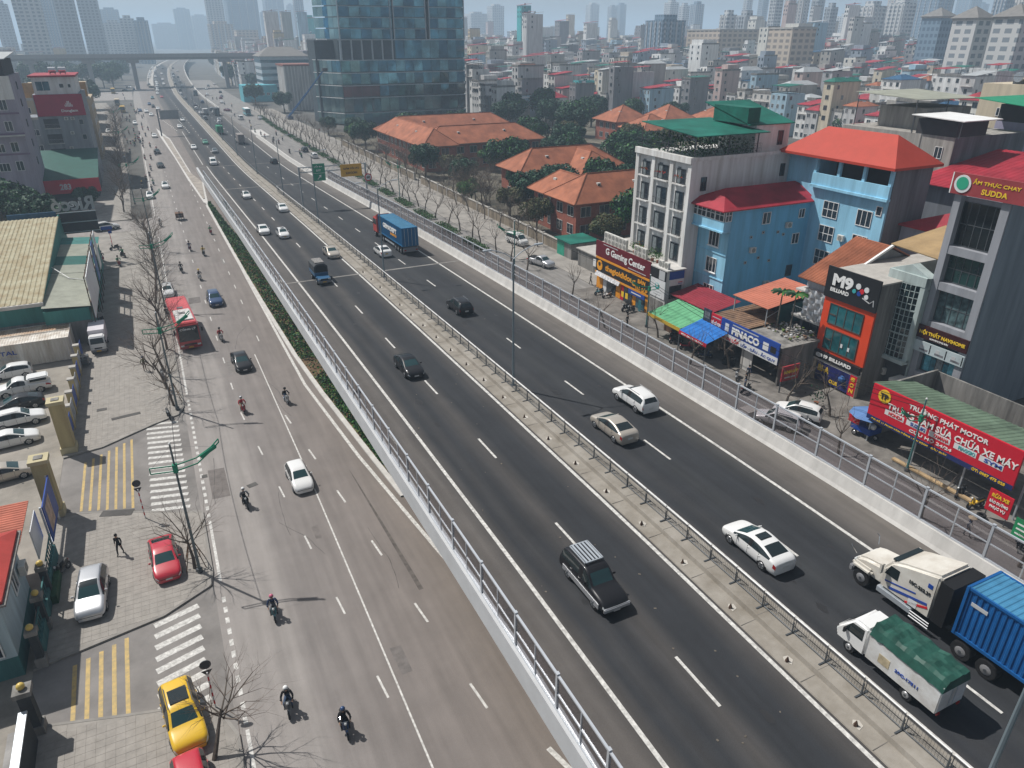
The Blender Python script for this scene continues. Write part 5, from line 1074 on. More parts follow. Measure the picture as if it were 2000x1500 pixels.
# grey furniture house
org = (72, 39.3, 0); t = thing('townhouse', 'tall grey concrete house with wide glass bands and a furniture shop sign', 'building', org)
GC = mt('grey_stone_panel', (.3, .31, .34), .8, var=.12, streak=True); GS = mt('smooth_grey_wall', (.22, .26, .3), .85, var=.14, streak=True)
bx('wall', GC, 66.1, 84, 36.8, 41.8, 0, 21.0, t, org); bx('side_wall', GS, 65.6, 84, 36.7, 36.8, 0, 21.3, t, org); bx('side_pier', GC, 65.4, 66.1, 41.2, 41.85, 0, 21.2, t, org); bx('side_pier', GC, 65.4, 66.1, 36.75, 37.5, 0, 21.2, t, org)
for z in (3.0, 8.35, 12.3, 15.8): bx('spandrel', GC, 65.45, 66.1, 37.5, 41.2, z, z + .75, t, org)
DGG = mt('dark_green_window', (.012, .045, .042), .07, var=.3, scale=.5, spec=.8)
for z, h, gm in ((3.8, 3.1, mt('cyan_curtain_glass', (.03, .2, .27), .12, var=.35, scale=1.2)), (9.1, 3.1, mt('curtain_glass', (.1, .16, .17), .12, var=.4, scale=1.5)), (13.1, 2.6, DGG), (16.6, 4.0, mt('black_glass', (.008, .012, .014), .07, var=.2))):
    win(t, org, '-x', 66.1, 39.35, z, 3.66, h, DSTEEL, gm, 4, 1, fr=.06)
for i in range(3): bx('curtain', mt('cyan_curtain', (.12, .4, .5), .6, var=.3, scale=2) if i != 1 else CURT, 66.02, 66.04, 37.8 + i * 1.25, 38.4 + i * 1.25, 3.9, 6.7, t, org)
bx('canopy', CONC_W, 63.4, 66.1, 36.8, 42.4, 2.55, 2.85, t, org); bx('shop_glass', WGLASS_B, 66.0, 66.12, 37.5, 41.2, .1, 2.5, t, org)
t2, o2, wr, pn = sign('sign_board', 'dark red furniture shop sign with yellow NỘI THẤT NAVIHOME lettering', 'sign', '-x', 65.2, 36.7, 41.9, 7.3, 8.6, mt('dark_brown_board', (.04, .008, .008), .5, var=.1)); wr('NỘI THẤT NAVIHOME', TXY, 39.3, 8.0, 4.7, .62, .04); wr('NAVIHOME.VN', TXW, 39.5, 7.5, 1.9, .17, .02)
t2, o2, wr, pn = sign('sign_board', 'pale picture strip of furniture below the NAVIHOME sign', 'sign', '-x', 65.2, 36.7, 41.9, 5.9, 7.0, mt('pale_print', (.45, .52, .54), .5, var=.1))
for i in range(3): y = 40.9 - i * 1.65; pn(mt('grey_print'), y - .55, y + .35, 6.1, 6.3, 1, 'sofa_print'); pn(TXG, y - .1, y + .3, 6.3, 6.65, 1, 'picture_print'); pn(SBLACK, y - .8, y - .7, 6.0, 6.9, 1, 'lamp_print')
org = (66, 39, 21.3); t2, o2, wr, pn = sign('sign_board', 'maroon vegetarian restaurant sign with a green emblem on the grey house roof', 'sign', '-x', 65.1, 35.4, 42.3, 21.25, 23.1, mt('wine_board', (.3, .05, .055), .5, var=.08), .3)
wr('ẨM THỰC CHAY', TXY, 38.2, 22.55, 4.2, .55, .022); wr('SUDDA', TXY, 38.2, 21.8, 2.3, .48, .025); put(MB().tube((65.03, 41.2, 22.2), (65.1, 41.2, 22.2), .78, .78, 20, SWHITE).tube((65.0, 41.2, 22.25), (65.1, 41.2, 22.25), .56, .56, 18, mt('green_print', (.03, .33, .2), .5, var=0)), 'emblem', t2, o2)
for a, b in ((35.4, 35.5), (42.2, 42.3)): pn(TXW, a, b, 21.25, 23.1, 1, 'edge_strip')
# motorbike repair shop with big red board
org = (60, 31, 0); t = thing('repair_shop', 'low repair shed with grey-green sheet roof behind the big red board', 'shop', org)
put(shed_roof(55.0, 60.5, 23.5, 38.2, 5.95, 5.0, mt('grey_green_sheet', (.14, .2, .14), .7, var=.25, scale=.4), .5, .04), 'roof', t, org); bx('back_wall', CONC_D, 64, 64.2, 23.5, 38.2, 0, 5.2, t, org); bx('wall', CONC_D, 55.6, 64, 38.0, 38.2, 0, 5.4, t, org)
for y in (24, 28.5, 33, 37.6): bx('post', STEEL, 55.2, 55.32, y - .06, y + .06, 0, 5.8, t, org)
bx('bench', mt('tan_bench', (.42, .3, .17), .8, var=.2), 54.0, 54.4, 26.5, 34, .35, .5, t, org); bx('bench_base', CONC_D, 54.05, 54.35, 26.6, 33.9, .06, .35, t, org)
t2, o2, wr, pn = sign('billboard', 'huge red motorbike repair board with white Truong Phat Motor lettering', 'sign', '-x', 54.7, 24.5, 37.8, 2.75, 6.05, SRED, .2)
pn(mt('navy_strip', (.02, .03, .12), .5, var=.05), 24.5, 37.8, 2.6, 3.05, .6, 'blue_strip'); wr('TRƯỜNG PHÁT MOTOR', TXW, 30.6, 5.55, 7.0, .55, .025); wr('TRUNG TÂM SỬA CHỮA XE MÁY', TXW, 30.3, 4.72, 11.4, .78, .022); wr('CỨU HỘ 24/24', TXW, 31.6, 3.4, 3.9, .42, .02)
wr('ĐC: SỐ 11 PHẠM VĂN ĐỒNG - MAI DỊCH - CẦU GIẤY', TXY, 33.6, 2.82, 7.4, .22, .02); wr('ĐT: 0987 475 028', TXY, 26.4, 2.82, 2.7, .25, .03)
for i, (s_, m) in enumerate((('HONDA', TXR), ('SUZUKI', TXB), ('YAMAHA', TXR), ('PIAGGIO', mt('teal_print')), ('SYM', TXB))):
    y = 35.2 - i * 2.15 - (0 if i < 3 else .1); pn(SWHITE, y - .95, y + .95, 3.75, 4.25, .7, 'brand_plate'); wr(s_, m, y - .15, 4.0, 1.4, .32, .02)
put(MB().tube((54.64, 36.5, 5.3), (54.7, 36.5, 5.3), .62, .62, 20, TXY), 'emblem', t2, o2); text('TP', TXK, (54.6, 36.5, 5.3), .8, .55, '-x', t2, o2, .03)
t2, o2, wr, pn = sign('sign_board', 'small red and yellow notice board standing by the yellow motorbike', 'sign', '-x', 53.6, 23.6, 25.4, .8, 2.7, SRED, .08); wr('RỬA XE', TXY, 24.5, 2.3, 1.3, .4, .04); wr('BẢO DƯỠNG', TXW, 24.5, 1.75, 1.4, .3, .03); wr('PHỤC VỤ', TXW, 24.5, 1.25, 1.2, .3, .03); bx('leg', DSTEEL, 53.62, 53.68, 23.7, 23.76, 0, .8, t2, o2); bx('leg', DSTEEL, 53.62, 53.68, 25.2, 25.26, 0, .8, t2, o2)
t2, o2, wr, pn = sign('sign_board', 'green notice board at the far end of the repair shop kerb', 'sign', '-x', 51.6, 20.6, 22.2, 1.1, 2.7, mt('green_board', (.02, .25, .1), .5, var=.1), .06); [pn(TXW, 20.8, 22.0, z, z + .12, 1, 'print_line') for z in (1.4, 1.8, 2.2)]; bx('leg', DSTEEL, 51.62, 51.68, 21.3, 21.4, 0, 1.1, t2, o2)
t2, o2, wr, pn = sign('sign_board', 'upright red and yellow banner beside the billiard hall lane', 'sign', '-x', 59.4, 43.0, 43.8, 1.2, 3.4, SRED, .05); [wr(s_, TXY, 43.4, 3.0 - i * .62, .5, .42, .04) for i, s_ in enumerate('SƠN')]; bx('post', DSTEEL, 59.42, 59.46, 43.38, 43.42, 0, 1.2, t2, o2)
# houses just behind the row
def block(name, label, x0, x1, y0, y1, h, m, wins=(), roof=None, cat='building', tanks=(), side=None):
    org = ((x0 + x1) / 2, (y0 + y1) / 2, 0); t = thing(name, label, cat, org); bx('wall', m, x0, x1, y0, y1, 0, h, t, org)
    if side: bx('side_wall', side, x0 + .05, x1, y0 - .05, y0, 0, h - .02, t, org)
    for f, pl, u, z, w, hh, nv in wins: win(t, org, f, pl, u, z, w, hh, WHITE, WGLASS, nv)
    if roof: put(roof, 'roof', t, org)
    for q in tanks: tank(t, org, *q)
    return t, org
t, o = block('house', 'pale blue-grey blank walled house under a red sheet roof behind the bowed glass front', 78, 92, 47, 55.3, 14.2, mt('blue_grey_render', (.26, .32, .4), .85, var=.1, streak=True), roof=hip(78, 92, 47, 55.3, 14.3, 16.2, REDSHEET, 3, .4))
t, o = block('house', 'long bare grey concrete house with stained walls and a stepped roof terrace', 100, 116, 66, 85, 21.6, mt('stained_concrete', (.36, .345, .32), .9, var=.22, streak=True, dirt=(.18, .17, .155)), [('-x', 100, 80.5, 18.2, 2.4, 1.2, 2), ('-x', 100, 72.6, 16.6, 1.4, 1.9, 1), ('-x', 100, 68, 18.6, 1.2, 1.6, 1), ('-x', 100, 76.5, 14.2, 1.4, 1.7, 1)], side=mt('grey_render'))
bx('upper_room', mt('stained_concrete'), 104, 114, 74, 82, 21.6, 24.6, t, o); put(MB().slab([(98.8, 64.5, 23.9), (107, 64.5, 23.9), (107, 72.5, 24.2), (98.8, 72.5, 24.2)], .12, WHITE), 'canopy_roof', t, o); put(MB().slab([(101, 73.5, 26.0), (115, 73.5, 25.8), (115, 84.5, 26.5), (101, 84.5, 26.5)], .1, mt('pale_green_sheet', (.33, .34, .28))), 'canopy_roof', t, o); bx('terrace_shade_block', mt('recess_shade_tone'), 100.05, 106.5, 66.05, 72.2, 21.6, 23.6, t, o)  # near-black block under the canopy stands in for the terrace's shade
for x, y in ((101.2, 73.8), (101.2, 84), (108, 73.8), (99.2, 65), (99.2, 72.2)): bx('post', DSTEEL, x - .05, x + .05, y - .05, y + .05, 21.6, 25.9 if y > 73 else 23.9, t, o)
acunit('', '', 99.8, 79.5, 20.2, R(-90), .7, None, t, o)
t, o = block('house', 'lilac tall house with a green roof canopy and rooftop tank', 117, 130, 66.8, 71.6, 22.6, mt('lilac_render', (.38, .37, .5), .85, var=.08, streak=True), [('-x', 117, y, z, 1.0, 1.4, 0) for y in (68, 70.4) for z in (6.4, 9.8, 13.2, 16.4, 19.6)], tanks=[(120, 69, 25.4)]); put(MB().slab([(112, 63.5, 25.2), (131, 63.5, 25.2), (131, 72.6, 26.0), (112, 72.6, 26.0)], .1, mt('bright_green_sheet', (.02, .26, .14), .6, var=.1)), 'canopy_roof', t, o); bx('terrace_shade_block', mt('recess_shade_tone'), 117.1, 130, 66.9, 71.5, 22.6, 25.0, t, o)  # dark block below the green canopy is painted shade, added as a solid
t, o = block('house', 'cream house with a railed roof and round steel tank at the frame edge', 131, 150, 70, 84, 27, mt('cream_render', (.55, .48, .36), .85, var=.1, streak=True), [('-x', 131, y, z, 1.1, 1.3, 1) for y in (72, 76, 80) for z in (14, 18, 22)], tanks=[(133, 79, 27, .8, 2.2)]); put(MB().path([(131, 70, 28.2), (131, 84, 28.2)], .05, 4, DSTEEL), 'railing', t, o)
t, o = block('house', 'low house under a wide crimson sheet roof behind the restaurant sign', 92.5, 108, 55.5, 65.4, 16.4, mt('grey_render'), roof=shed_roof(91.5, 110, 54.5, 65.8, 16.6, 19.6, REDSHEET, .8, .04))
t, o = block('house', 'small house with red hipped roof above the furniture house wall', 84.2, 93, 36.9, 45.5, 16, mt('blue_grey_render'), roof=hip(84.2, 93, 36.9, 45.5, 16.1, 17.6, REDSHEET, 2, .4))
t, o = block('house', 'dark grey party-wall house at the frame edge beyond the furniture house', 88, 104, 24, 36.5, 15.5, mt('grey_render'), roof=shed_roof(87.5, 104, 23.5, 36.6, 15.6, 17.2, GREENSHEET, .6, .04))
# roadside utility box, small kiosk, walls of the school compound
t = thing('utility_cabinet', 'pale concrete utility cabinet behind the clear barrier by the parked white cars', 'cabinet', (47.3, 44.9, 0)); bx('body', CONC_W, -.5, .5, -.6, .6, 0, 1.7, t); bx('door', SWHITE, -.53, -.5, -.5, .5, .2, 1.6, t); bx('lid', CONC, -.55, .55, -.65, .65, 1.7, 1.78, t)
org = (63, 104, 0); t = thing('guard_hut', 'small grey hut with green roof and teal shutter by the silver pickup', 'hut', org); bx('wall', CONC_D, 61, 66, 102, 107, 0, 2.8, t, org); bx('roof', GREENSHEET, 60.6, 66.4, 101.6, 107.4, 2.8, 2.95, t, org); bx('shutter', mt('green_shutter', (.03, .3, .2), .6, var=.1), 60.96, 61, 104.4, 106.8, .1, 2.5, t, org)
org = (62, 94, 0); t = thing('stall', 'cluttered kiosk of grey panels and flower pots beside the games shop', 'shop', org); bx('wall', CONC_D, 60.5, 65, 89.5, 99, 0, 2.9, t, org); bx('roof', CONC, 60.2, 65, 89.3, 99.2, 2.9, 3.05, t, org); bx('notice_panel', SBLUE, 60.3, 60.45, 90.2, 91.6, 1.2, 2.6, t, org); bx('notice_panel', SWHITE, 60.3, 60.45, 91.7, 94, 1.3, 2.4, t, org)
for a, b in ((107.5, 180), (185, 262)):
    t = thing('boundary_wall', 'low stained boundary wall of the villa compound, %s stretch' % ('games shop' if a < 120 else 'tower'), 'wall', (62, a, 0)); bx('wall', mt('tan_wall', (.3, .25, .19), .9, var=.25, streak=True), -.15, .15, 0, b - a, 0, 1.9, t); bx('coping', CONC, -.25, .25, 0, b - a, 1.9, 2.02, t)
    for i in range(int((b - a) / 6)): bx('pier', CONC, -.22, .22, i * 6, i * 6 + .4, 0, 2.2, t)
# villas with orange hipped roofs
BRICK = mt('red_brick', (.33, .11, .075), .9, var=.18, scale=2)
def villa(label, blocks, vents=()):
    xs = [b[0] for b in blocks]; o = (blocks[0][0], blocks[0][2], 0); t = thing('villa', label, 'building', o)
    for i, (x0, x1, y0, y1, h, r) in enumerate(blocks):
        d = .003 * i
        bx('wall', BRICK, x0 + d, x1 - d, y0 + d, y1 - d, 0, h, t, o); bx('cornice', CONC_W, x0 - .25, x1 + .25, y0 - .25, y1 + .25, h - .35 + d, h - .15 + d, t, o); put(hip(x0, x1, y0, y1, h, r, ORTILE, None, 1.1), 'roof', t, o)
        for z in (1.0, 4.3):
            for k in range(int((y1 - y0) / 4)): win(t, o, '-x', x0 + d, y0 + 2 + k * 4, z, 2.2, 1.9, CONC_W, WGLASS, 1)
            for k in range(int((x1 - x0) / 4)): win(t, o, '-y', y0 + d, x0 + 2 + k * 4, z, 2.2, 1.9, CONC_W, WGLASS, 1)
        w_, l_ = x1 - x0, y1 - y0
        for q in (.3, .7):
            vx, vy = (x0 + w_ * q, y0 + l_ * .28) if w_ > l_ else (x0 + w_ * .28, y0 + l_ * q)
            zz = h + (r - h) * .42; put(MB().box(vx - .35, vx + .35, vy - .5, vy + .5, zz, zz + 1.0, CONC_W).box(vx - .2, vx + .2, vy - .56, vy - .5, zz + .35, zz + .8, WGLASS), 'dormer', t, o)
villa('long red-brick villa with orange hipped roofs nearest the glass tower', [(69, 113, 230, 242, 7, 11.2), (69, 78, 196, 240, 6.9, 11), (70, 106, 197, 209, 7.1, 11.2)])
villa('red-brick villa with orange roof among trees in the compound centre', [(74, 100, 146.5, 157, 7, 11.2), (86, 96, 140, 156, 6.8, 10.8)])
villa('red-brick villa with orange hipped roof nearest the white block', [(68, 88, 112.5, 122, 7, 11.2), (68.5, 76, 113, 130, 6.8, 10.6)])
villa('orange-roofed pavilion behind the big trees, tower end of the far group', [(152, 166, 226, 240, 7, 12)]); villa('orange-roofed pavilion behind the big trees, middle of the far group', [(170, 183, 222, 236, 7, 11.8)]); villa('orange-roofed pavilion behind the big trees, rear of the far group', [(184, 198, 212, 226, 7, 11.6)]); villa('orange-roofed pavilion in front of the far group beside the white block', [(148, 162, 204, 217, 6.4, 10.8)])
# ---------------------------------------------------------------- left side of the side street
YEL = mt('pale_ochre_sheet', (.36, .34, .24), .7, var=.22, scale=.7, dirt=(.26, .2, .11)); PGR = mt('pale_green_sheet', (.33, .34, .28), .7, var=.18, scale=.6, dirt=(.2, .2, .16)); TEALW = mt('teal_wall_sheet', (.05, .22, .2), .6, var=.15, streak=True)
org = (-22, 118, 0); t = thing('warehouse', 'teal sheet warehouse with ochre ribbed roof beside the bare trees', 'shed', org)
bx('wall', TEALW, -45, -14.8, 98, 140, 0, 5.4, t, org); put(MB().extr([(98, 5.4), (140, 5.4), (137, 8.2), (134, 8.35)], -14.95, -14.8, TEALW), 'gable', t, org)
put(shed_roof(-46, -14.6, 97.4, 134, 5.6, 8.4, YEL, .55, .07, 'y'), 'roof', t, org); put(shed_roof(-46, -14.6, 134, 141, 8.4, 6.4, mt('rust_ochre_sheet', (.34, .25, .14), .7, var=.2), .55, .07, 'y'), 'roof', t, org); put(MB().box(-46, -14.6, 97.2, 97.4, 5.2, 5.62, CONC_W), 'gutter', t, org)
put(MB().tube((-14.7, 98, 5.6), (-14.7, 98, 0), .07, .07, 6, STEEL), 'downpipe', t, org)
win(t, org, '-y', 98, -17.5, 1.3, 1.1, 1.4, CONC_W, WGLASS_B, 0); win(t, org, '-y', 98, -16.1, 1.3, 1.1, 1.4, CONC_W, WGLASS, 0); bx('lower_wall', CONC_D, -45, -14.9, 97.95, 98, 0, 3.0, t, org)
org = (-12, 112, 0); t = thing('shed', 'low front annexe with pale green roof and a dark green rooflight strip', 'shed', org)
bx('wall', TEALW, -14.79, -10.0, 96.5, 133, 0, 4.6, t, org); bx('lower_wall', CONC_D, -14.79, -9.95, 96.45, 96.5, 0, 3.0, t, org)
for y0, y1, m in ((96.2, 116, PGR), (116, 121, mt('green_rooflight', (.015, .12, .1), .5, var=.1)), (121, 128.5, PGR), (128.5, 133.2, TEALW)): put(shed_roof(-14.78, -9.7, y0, y1, 5.2, 4.8, m, .5, .04), 'roof', t, org)
put(MB().path([(-14.6, 112, 6), (-12.5, 108.5, 5.15), (-10, 107, 5.0)], .06, 5, WHITE), 'pipe', t, org)
# hoarding wall along the front, seen edge on, torn
org = (-9.5, 109, 0); t = thing('hoarding', 'long torn street hoarding on a rusty frame above the annexe', 'hoarding', org)
for i in range(8):
    y = 96.3 + i * 3.2
    if i in (4, 6): continue
    bx('panel', rnd.choice([SWHITE, mt('faded_print', (.4, .42, .45), .6, var=.3, scale=1), mt('blue_print')]) if i != 2 else SWHITE, -9.5, -9.42, y, y + 3.1, 3.2, 8.3, t, org)
for i in range(9): bx('post', mt('rust', (.09, .055, .04)), -9.7, -9.6, 96.3 + i * 3.2, 96.4 + i * 3.2, 0, 8.4, t, org)
for z in (4.9, 6.4, 8.1): bx('rail', mt('rust'), -9.72, -9.62, 96.3, 122, z, z + .1, t, org)
org = (-12.5, 137.5, 0); t = thing('roof_sign', 'back of a rooftop letter sign reading Riccó on a steel frame', 'sign', org)
bx('frame_panel', mt('blue_sheet', (.03, .1, .2), .6, var=.15), -22, -15.2, 137.4, 137.6, 5.5, 8.6, t, org); bx('backing', mt('recess_shade_tone'), -15.2, -9.6, 137.5, 137.6, 4.8, 8.2, t, org)
for z in (5.0, 6.6, 8.2): bx('rail', STEEL, -15.2, -9.5, 137.35, 137.45, z, z + .12, t, org)
put(MB().path([(-15, 137.4, 5), (-12.5, 137.4, 8.2), (-9.7, 137.4, 5)], .05, 4, mt('rust')), 'brace', t, org); text('Riccó', mt('pale_letter', (.36, .38, .4), .6, var=.1), (-12.6, 137.4, 9.6), 6.2, 2.2, '+y', t, org, .03)
# containers used as a store
org = (-21, 94.4, 0); CW = mt('worn_white_container', (.66, .64, .6), .7, var=.22, streak=True, dirt=(.34, .27, .2)); 
for i, yc in enumerate((93.0, 96.0)):
    t = thing('storage_container', ('white storage container with dark lettering facing the parked cars' if i == 0 else 'rusty topped storage container behind the lettered one'), 'container', (-18.6, yc, 0)); 
    c = container(t, -6.3, 6.3, .12, CW, w=2.6, h=2.75, roof=mt('rusty_white_roof', (.5, .43, .35), .7, var=.3, scale=.8, dirt=(.3, .17, .09)) if i else CW, amp=.03)
    t.rotation_euler = (0, 0, R(-90))
    for yy in (-5, 5): bx('skid', DSTEEL, -1.2, 1.2, yy - .2, yy + .2, 0, .12, t)
    if i == 0: text('CAPITAL', TXB, (1.36, -.8, 1.9), 3.6, .5, '+x', t, (0, 0, 0), .01); text('INTERNATIONAL', TXG, (1.36, -.8, 1.25), 3.8, .3, '+x', t, (0, 0, 0), .01)
# yard wall with cream gate pillars
CREAM = mt('cream_plaster', (.46, .38, .2), .85, var=.16, streak=True, dirt=(.3, .24, .13)); CBAND = mt('cream_band', (.5, .44, .28), .85, var=.1)
def gate_pillar(x, y, h, label, w=.55, ball=False):
    t = thing('gate_pillar', label, 'pillar', (x, y, 0)); bx('shaft', CREAM if not ball else mt('dark_pillar', (.05, .055, .06), .8, var=.2), -w, w, -w, w, 0, h, t); bx('plinth', CBAND if not ball else CONC_D, -w - .1, w + .1, -w - .1, w + .1, 0, .7, t); bx('cap', CBAND if not ball else CONC_D, -w - .12, w + .12, -w - .12, w + .12, h, h + .3, t)
    if ball: MB().ball((0, 0, h + .48), .21, mt('globe_lamp', (.6, .43, .1), .4, var=.05), 12, 8).obj('globe', t, smooth=True)
    else: bx('cap_recess', CONC_D, -w * .55, w * .55, -w * .55, w * .55, h + .3, h + .36, t)
gate_pillar(-11.5, 68.2, 5.0, 'cream gate pillar on the far side of the yard gateway'); gate_pillar(-11.9, 57.6, 5.0, 'cream gate pillar on the near side of the yard gateway, beside the champagne car')
t = thing('boundary_wall', 'cream yard wall with short capped piers and blue panels by the parked cars', 'wall', (-11.5, 69, 0))
bx('wall', CREAM, -.15, .15, 0, 21, 0, 1.5, t)
for i in range(7): bx('pier', CREAM, -.25, .25, i * 3.3 + .2, i * 3.3 + .7, 0, 2.5, t); bx('pier_cap', CONC, -.32, .32, i * 3.3 + .13, i * 3.3 + .77, 2.5, 2.65, t); bx('panel', mt('faded_print') if i % 2 else SBLUE, .16, .2, i * 3.3 + .8, i * 3.3 + 3.2, .5, 2.2, t)
t = thing('hoarding', 'blue poster hoarding on a steel frame at the corner of the guard house wall', 'hoarding', (-11.6, 52, 0)); bx('board', SBLUE, .1, .18, 0, 4.6, 1.2, 4.2, t); bx('poster', mt('skin_print', (.5, .36, .28), .6, var=.3, scale=1.3), .18, .2, .6, 2.6, 1.6, 3.8, t); bx('frame', STEEL, -.1, .06, -.1, 4.7, 1.0, 1.12, t); bx('post', STEEL, -.05, .06, -.05, .06, 0, 4.2, t); bx('post', STEEL, -.05, .06, 4.5, 4.6, 0, 4.2, t); bx('side_panel', SWHITE, -.5, -.42, -2.4, .4, 1.6, 3.9, t)
t = thing('boundary_wall', 'dark teal fence wall with yellow globe lamps by the silver car', 'wall', (-11.5, 40.6, 0)); bx('wall', mt('teal_painted_wall', (.06, .17, .17), .8, var=.2, streak=True), -.12, .12, 0, 11.2, 0, 1.1, t)
for i in range(22): bx('bar', mt('teal_painted_wall'), -.03, .03, .25 + i * .5, .31 + i * .5, 1.1, 2.0, t)
bx('top_rail', mt('teal_painted_wall'), -.04, .04, 0, 11.2, 2.0, 2.08, t); bx('planter', LEAF_D[1], .14, .5, 5.5, 8.5, 0, .8, t)
for y, n in ((40.7, 'next to the gateway'), (43.9, 'second from the gateway'), (47.0, 'third from the gateway')): gate_pillar(-11.5, y, 2.5, 'dark fence pillar with a yellow globe lamp, %s' % n, .2, True)
gate_pillar(-11.3, 35.4, 3.0, 'dark gate pillar with a yellow globe lamp on the near side of the lower gateway', .3, True)
t = thing('boundary_wall', 'grey topped fence wall running off the bottom of the frame with a hanging sheet', 'wall', (-11.4, 35, 0)); bx('wall', mt('dark_pillar'), -.15, .15, -22, -.3, 0, 2.3, t); bx('coping', STEEL, -.2, .2, -22, -.3, 2.3, 2.4, t); bx('hanging_sheet', mt('grey_cloth', (.3, .29, .28), .9, var=.2), -.7, -.3, -4, -1, .5, 1.9, t)
org = (-15.5, 45, 0); t = thing('guard_house', 'small blue-white guard house with a red tiled hipped roof', 'building', org); BGW = mt('pale_blue_render', (.42, .52, .56), .85, var=.14, streak=True)
bx('wall', BGW, -21, -12.4, 40.3, 46.8, 0, 5.6, t, org); bx('lower_wall', mt('teal_painted_wall'), -21.02, -12.38, 40.28, 46.82, 0, 1.5, t, org); put(hip(-21, -12.4, 40.3, 46.8, 5.8, 7.0, mt('red_roof_tile', (.42, .055, .045), .6, var=.12), 2.6, .35, .2), 'roof', t, org); bx('roof_border', CONC_D, -21.5, -11.9, 39.8, 47.3, 5.45, 5.6, t, org)
win(t, org, '-y', 40.28, -13.9, 1.7, 1.9, 1.4, WHITE, WGLASS, 1); win(t, org, '-y', 40.28, -15.4, 4.0, 1.0, 1.1, WHITE, WGLASS, 0); win(t, org, '+x', -12.4, 44.3, 3.2, 1.2, 1.4, WHITE, WGLASS, 1); acunit('', '', -12.1, 45.8, 3.4, R(90), .7, None, t, org); bx('wall_lamp', BLACK, -13.9, -13.7, 40.0, 40.28, 2.6, 2.8, t, org)
tag(put(shed_roof(-24, -12.3, 47.6, 53.0, 4.6, 4.4, mt('orange_tile_sheet', (.45, .14, .09), .7, var=.15), .3, .04), 'canopy', None, (0, 0, 0)), 'orange ribbed lean-to roof behind the guard house', 'canopy')
# corner shops and houses further along
org = (-17.5, 206, 0); t = thing('shop', 'corner shop with a dark green roof and red fascia numbered 283', 'shop', org); bx('wall', mt('dark_shop', (.05, .06, .07), .7, var=.2), -23, -12, 198, 219, 0, 5, t, org); put(MB().slab([(-24, 194.2, 5.0), (-11.2, 194.2, 5.0), (-11.2, 219, 8.6), (-24, 219, 8.6)], .12, mt('dark_green_sheet', (.01, .085, .065), .6, var=.12)), 'roof', t, org)
t2, o2, wr, pn = sign('sign_board', 'red fascia board with white number 283 under the dark green roof', 'sign', '-y', 194.0, -24, -11.2, 1.9, 4.95, SRED, .15); wr('283', TXW, -18.2, 3.4, 2.2, 1.3, .03)
t2, o2, wr, pn = sign('sign_board', 'dark RA GU lettered board half hidden behind the trees', 'sign', '-y', 176, -21, -12.5, 1.5, 3.8, SBLACK, .15); wr('RA GU', TXW, -17, 2.7, 4.4, 1.1, .02); bx('post', DSTEEL, -20.5, -20.3, 176.2, 176.4, 0, 1.5, t2, o2); bx('post', DSTEEL, -13.2, -13.0, 176.2, 176.4, 0, 1.5, t2, o2)
DGR = mt('dirty_grey_render', (.27, .29, .32), .9, var=.2, streak=True); LIL = mt('dusty_lilac_render', (.34, .31, .38), .85, var=.16, streak=True)
org = (-17, 228, 0); t = thing('townhouse', 'grey townhouse with a red advertising panel below its roof terrace', 'building', org); bx('wall', DGR, -22.6, -12.0, 220, 238, 0, 21.4, t, org); bx('upper_wall', BWHITE, -22, -12.8, 220.5, 237, 21.4, 25.3, t, org); bx('roof', REDSHEET, -22.6, -12.4, 219.9, 238, 25.3, 25.7, t, org)
win(t, org, '-y', 220.5, -19.9, 22.2, 3.0, 2.2, WHITE, WGLASS_B, 1); win(t, org, '-y', 220.5, -15.9, 22.8, 1.0, 1.0, WHITE, WGLASS, 0); win(t, org, '-y', 220.5, -14.2, 22.8, .7, .9, WHITE, WGLASS, 0)
for z in (6.5, 10, 13.6): bx('recess_shade', mt('recess_shade_tone'), -21.6, -18.4, 219.95, 220, z, z + 2.2, t, org); railing(t, org, '-y', 219.95, -20, z, 3.4, 1.0, CONC_W, .5); win(t, org, '-y', 220, -13.5, z + .6, 1.0, 1.3, CONC_W, WGLASS, 0)  # flat dark sheets on the wall paint the shade behind the balconies
for x, z in ((-16.6, 15.4), (-15.2, 15.4), (-16, 12), (-17, 8.4)): acunit('', '', x, 219.75, z, 0, .7, None, t, org)
tank(t, org, -17.5, 226, 25.7, .7); tank(t, org, -15.3, 226, 25.7, .7)
t2, o2, wr, pn = sign('billboard', 'dark red Donglam panel with a white fan emblem high on the grey townhouse', 'sign', '-y', 219.8, -22.4, -12.0, 16.4, 21.4, mt('crimson_panel', (.36, .012, .05), .5, var=.08), .15); wr('Donglam', TXW, -15.4, 17.5, 3.6, .8, .03)
for i, h in enumerate((.5, .9, 1.3, 1.3, .9, .5)): pn(TXW, -16.2 + i * .3, -16.02 + i * .3, 18.5, 18.5 + h, 1, 'fan_bar')
org = (-26, 192, 0); t = thing('townhouse', 'dusty lilac townhouse with dark roof shelter and shuttered balconies', 'building', org); bx('wall', LIL, -34, -22.3, 186, 204, 0, 27, t, org); bx('roof_room', mt('recess_shade_tone'), -33, -23, 187, 203, 27, 30, t, org); put(MB().slab([(-34, 185.5, 30.2), (-22.2, 185.5, 30.2), (-22.2, 204, 31.2), (-34, 204, 31.2)], .15, mt('grey_sheet', (.4, .42, .43), .6, var=.1)), 'roof', t, org)  # near-black block stands in for shade under the roof shelter
for z in (8.6, 12.4, 16.5, 20.6, 24): win(t, org, '-y', 186, -27.4, z, 2.0, 1.7, WHITE, WGLASS, 2); win(t, org, '-y', 186, -24.6, z, 1.4, 2.0, WHITE, WGLASS, 1); win(t, org, '+x', -22.3, 195, z, 1.3, 1.6, DSTEEL, WGLASS, 0)
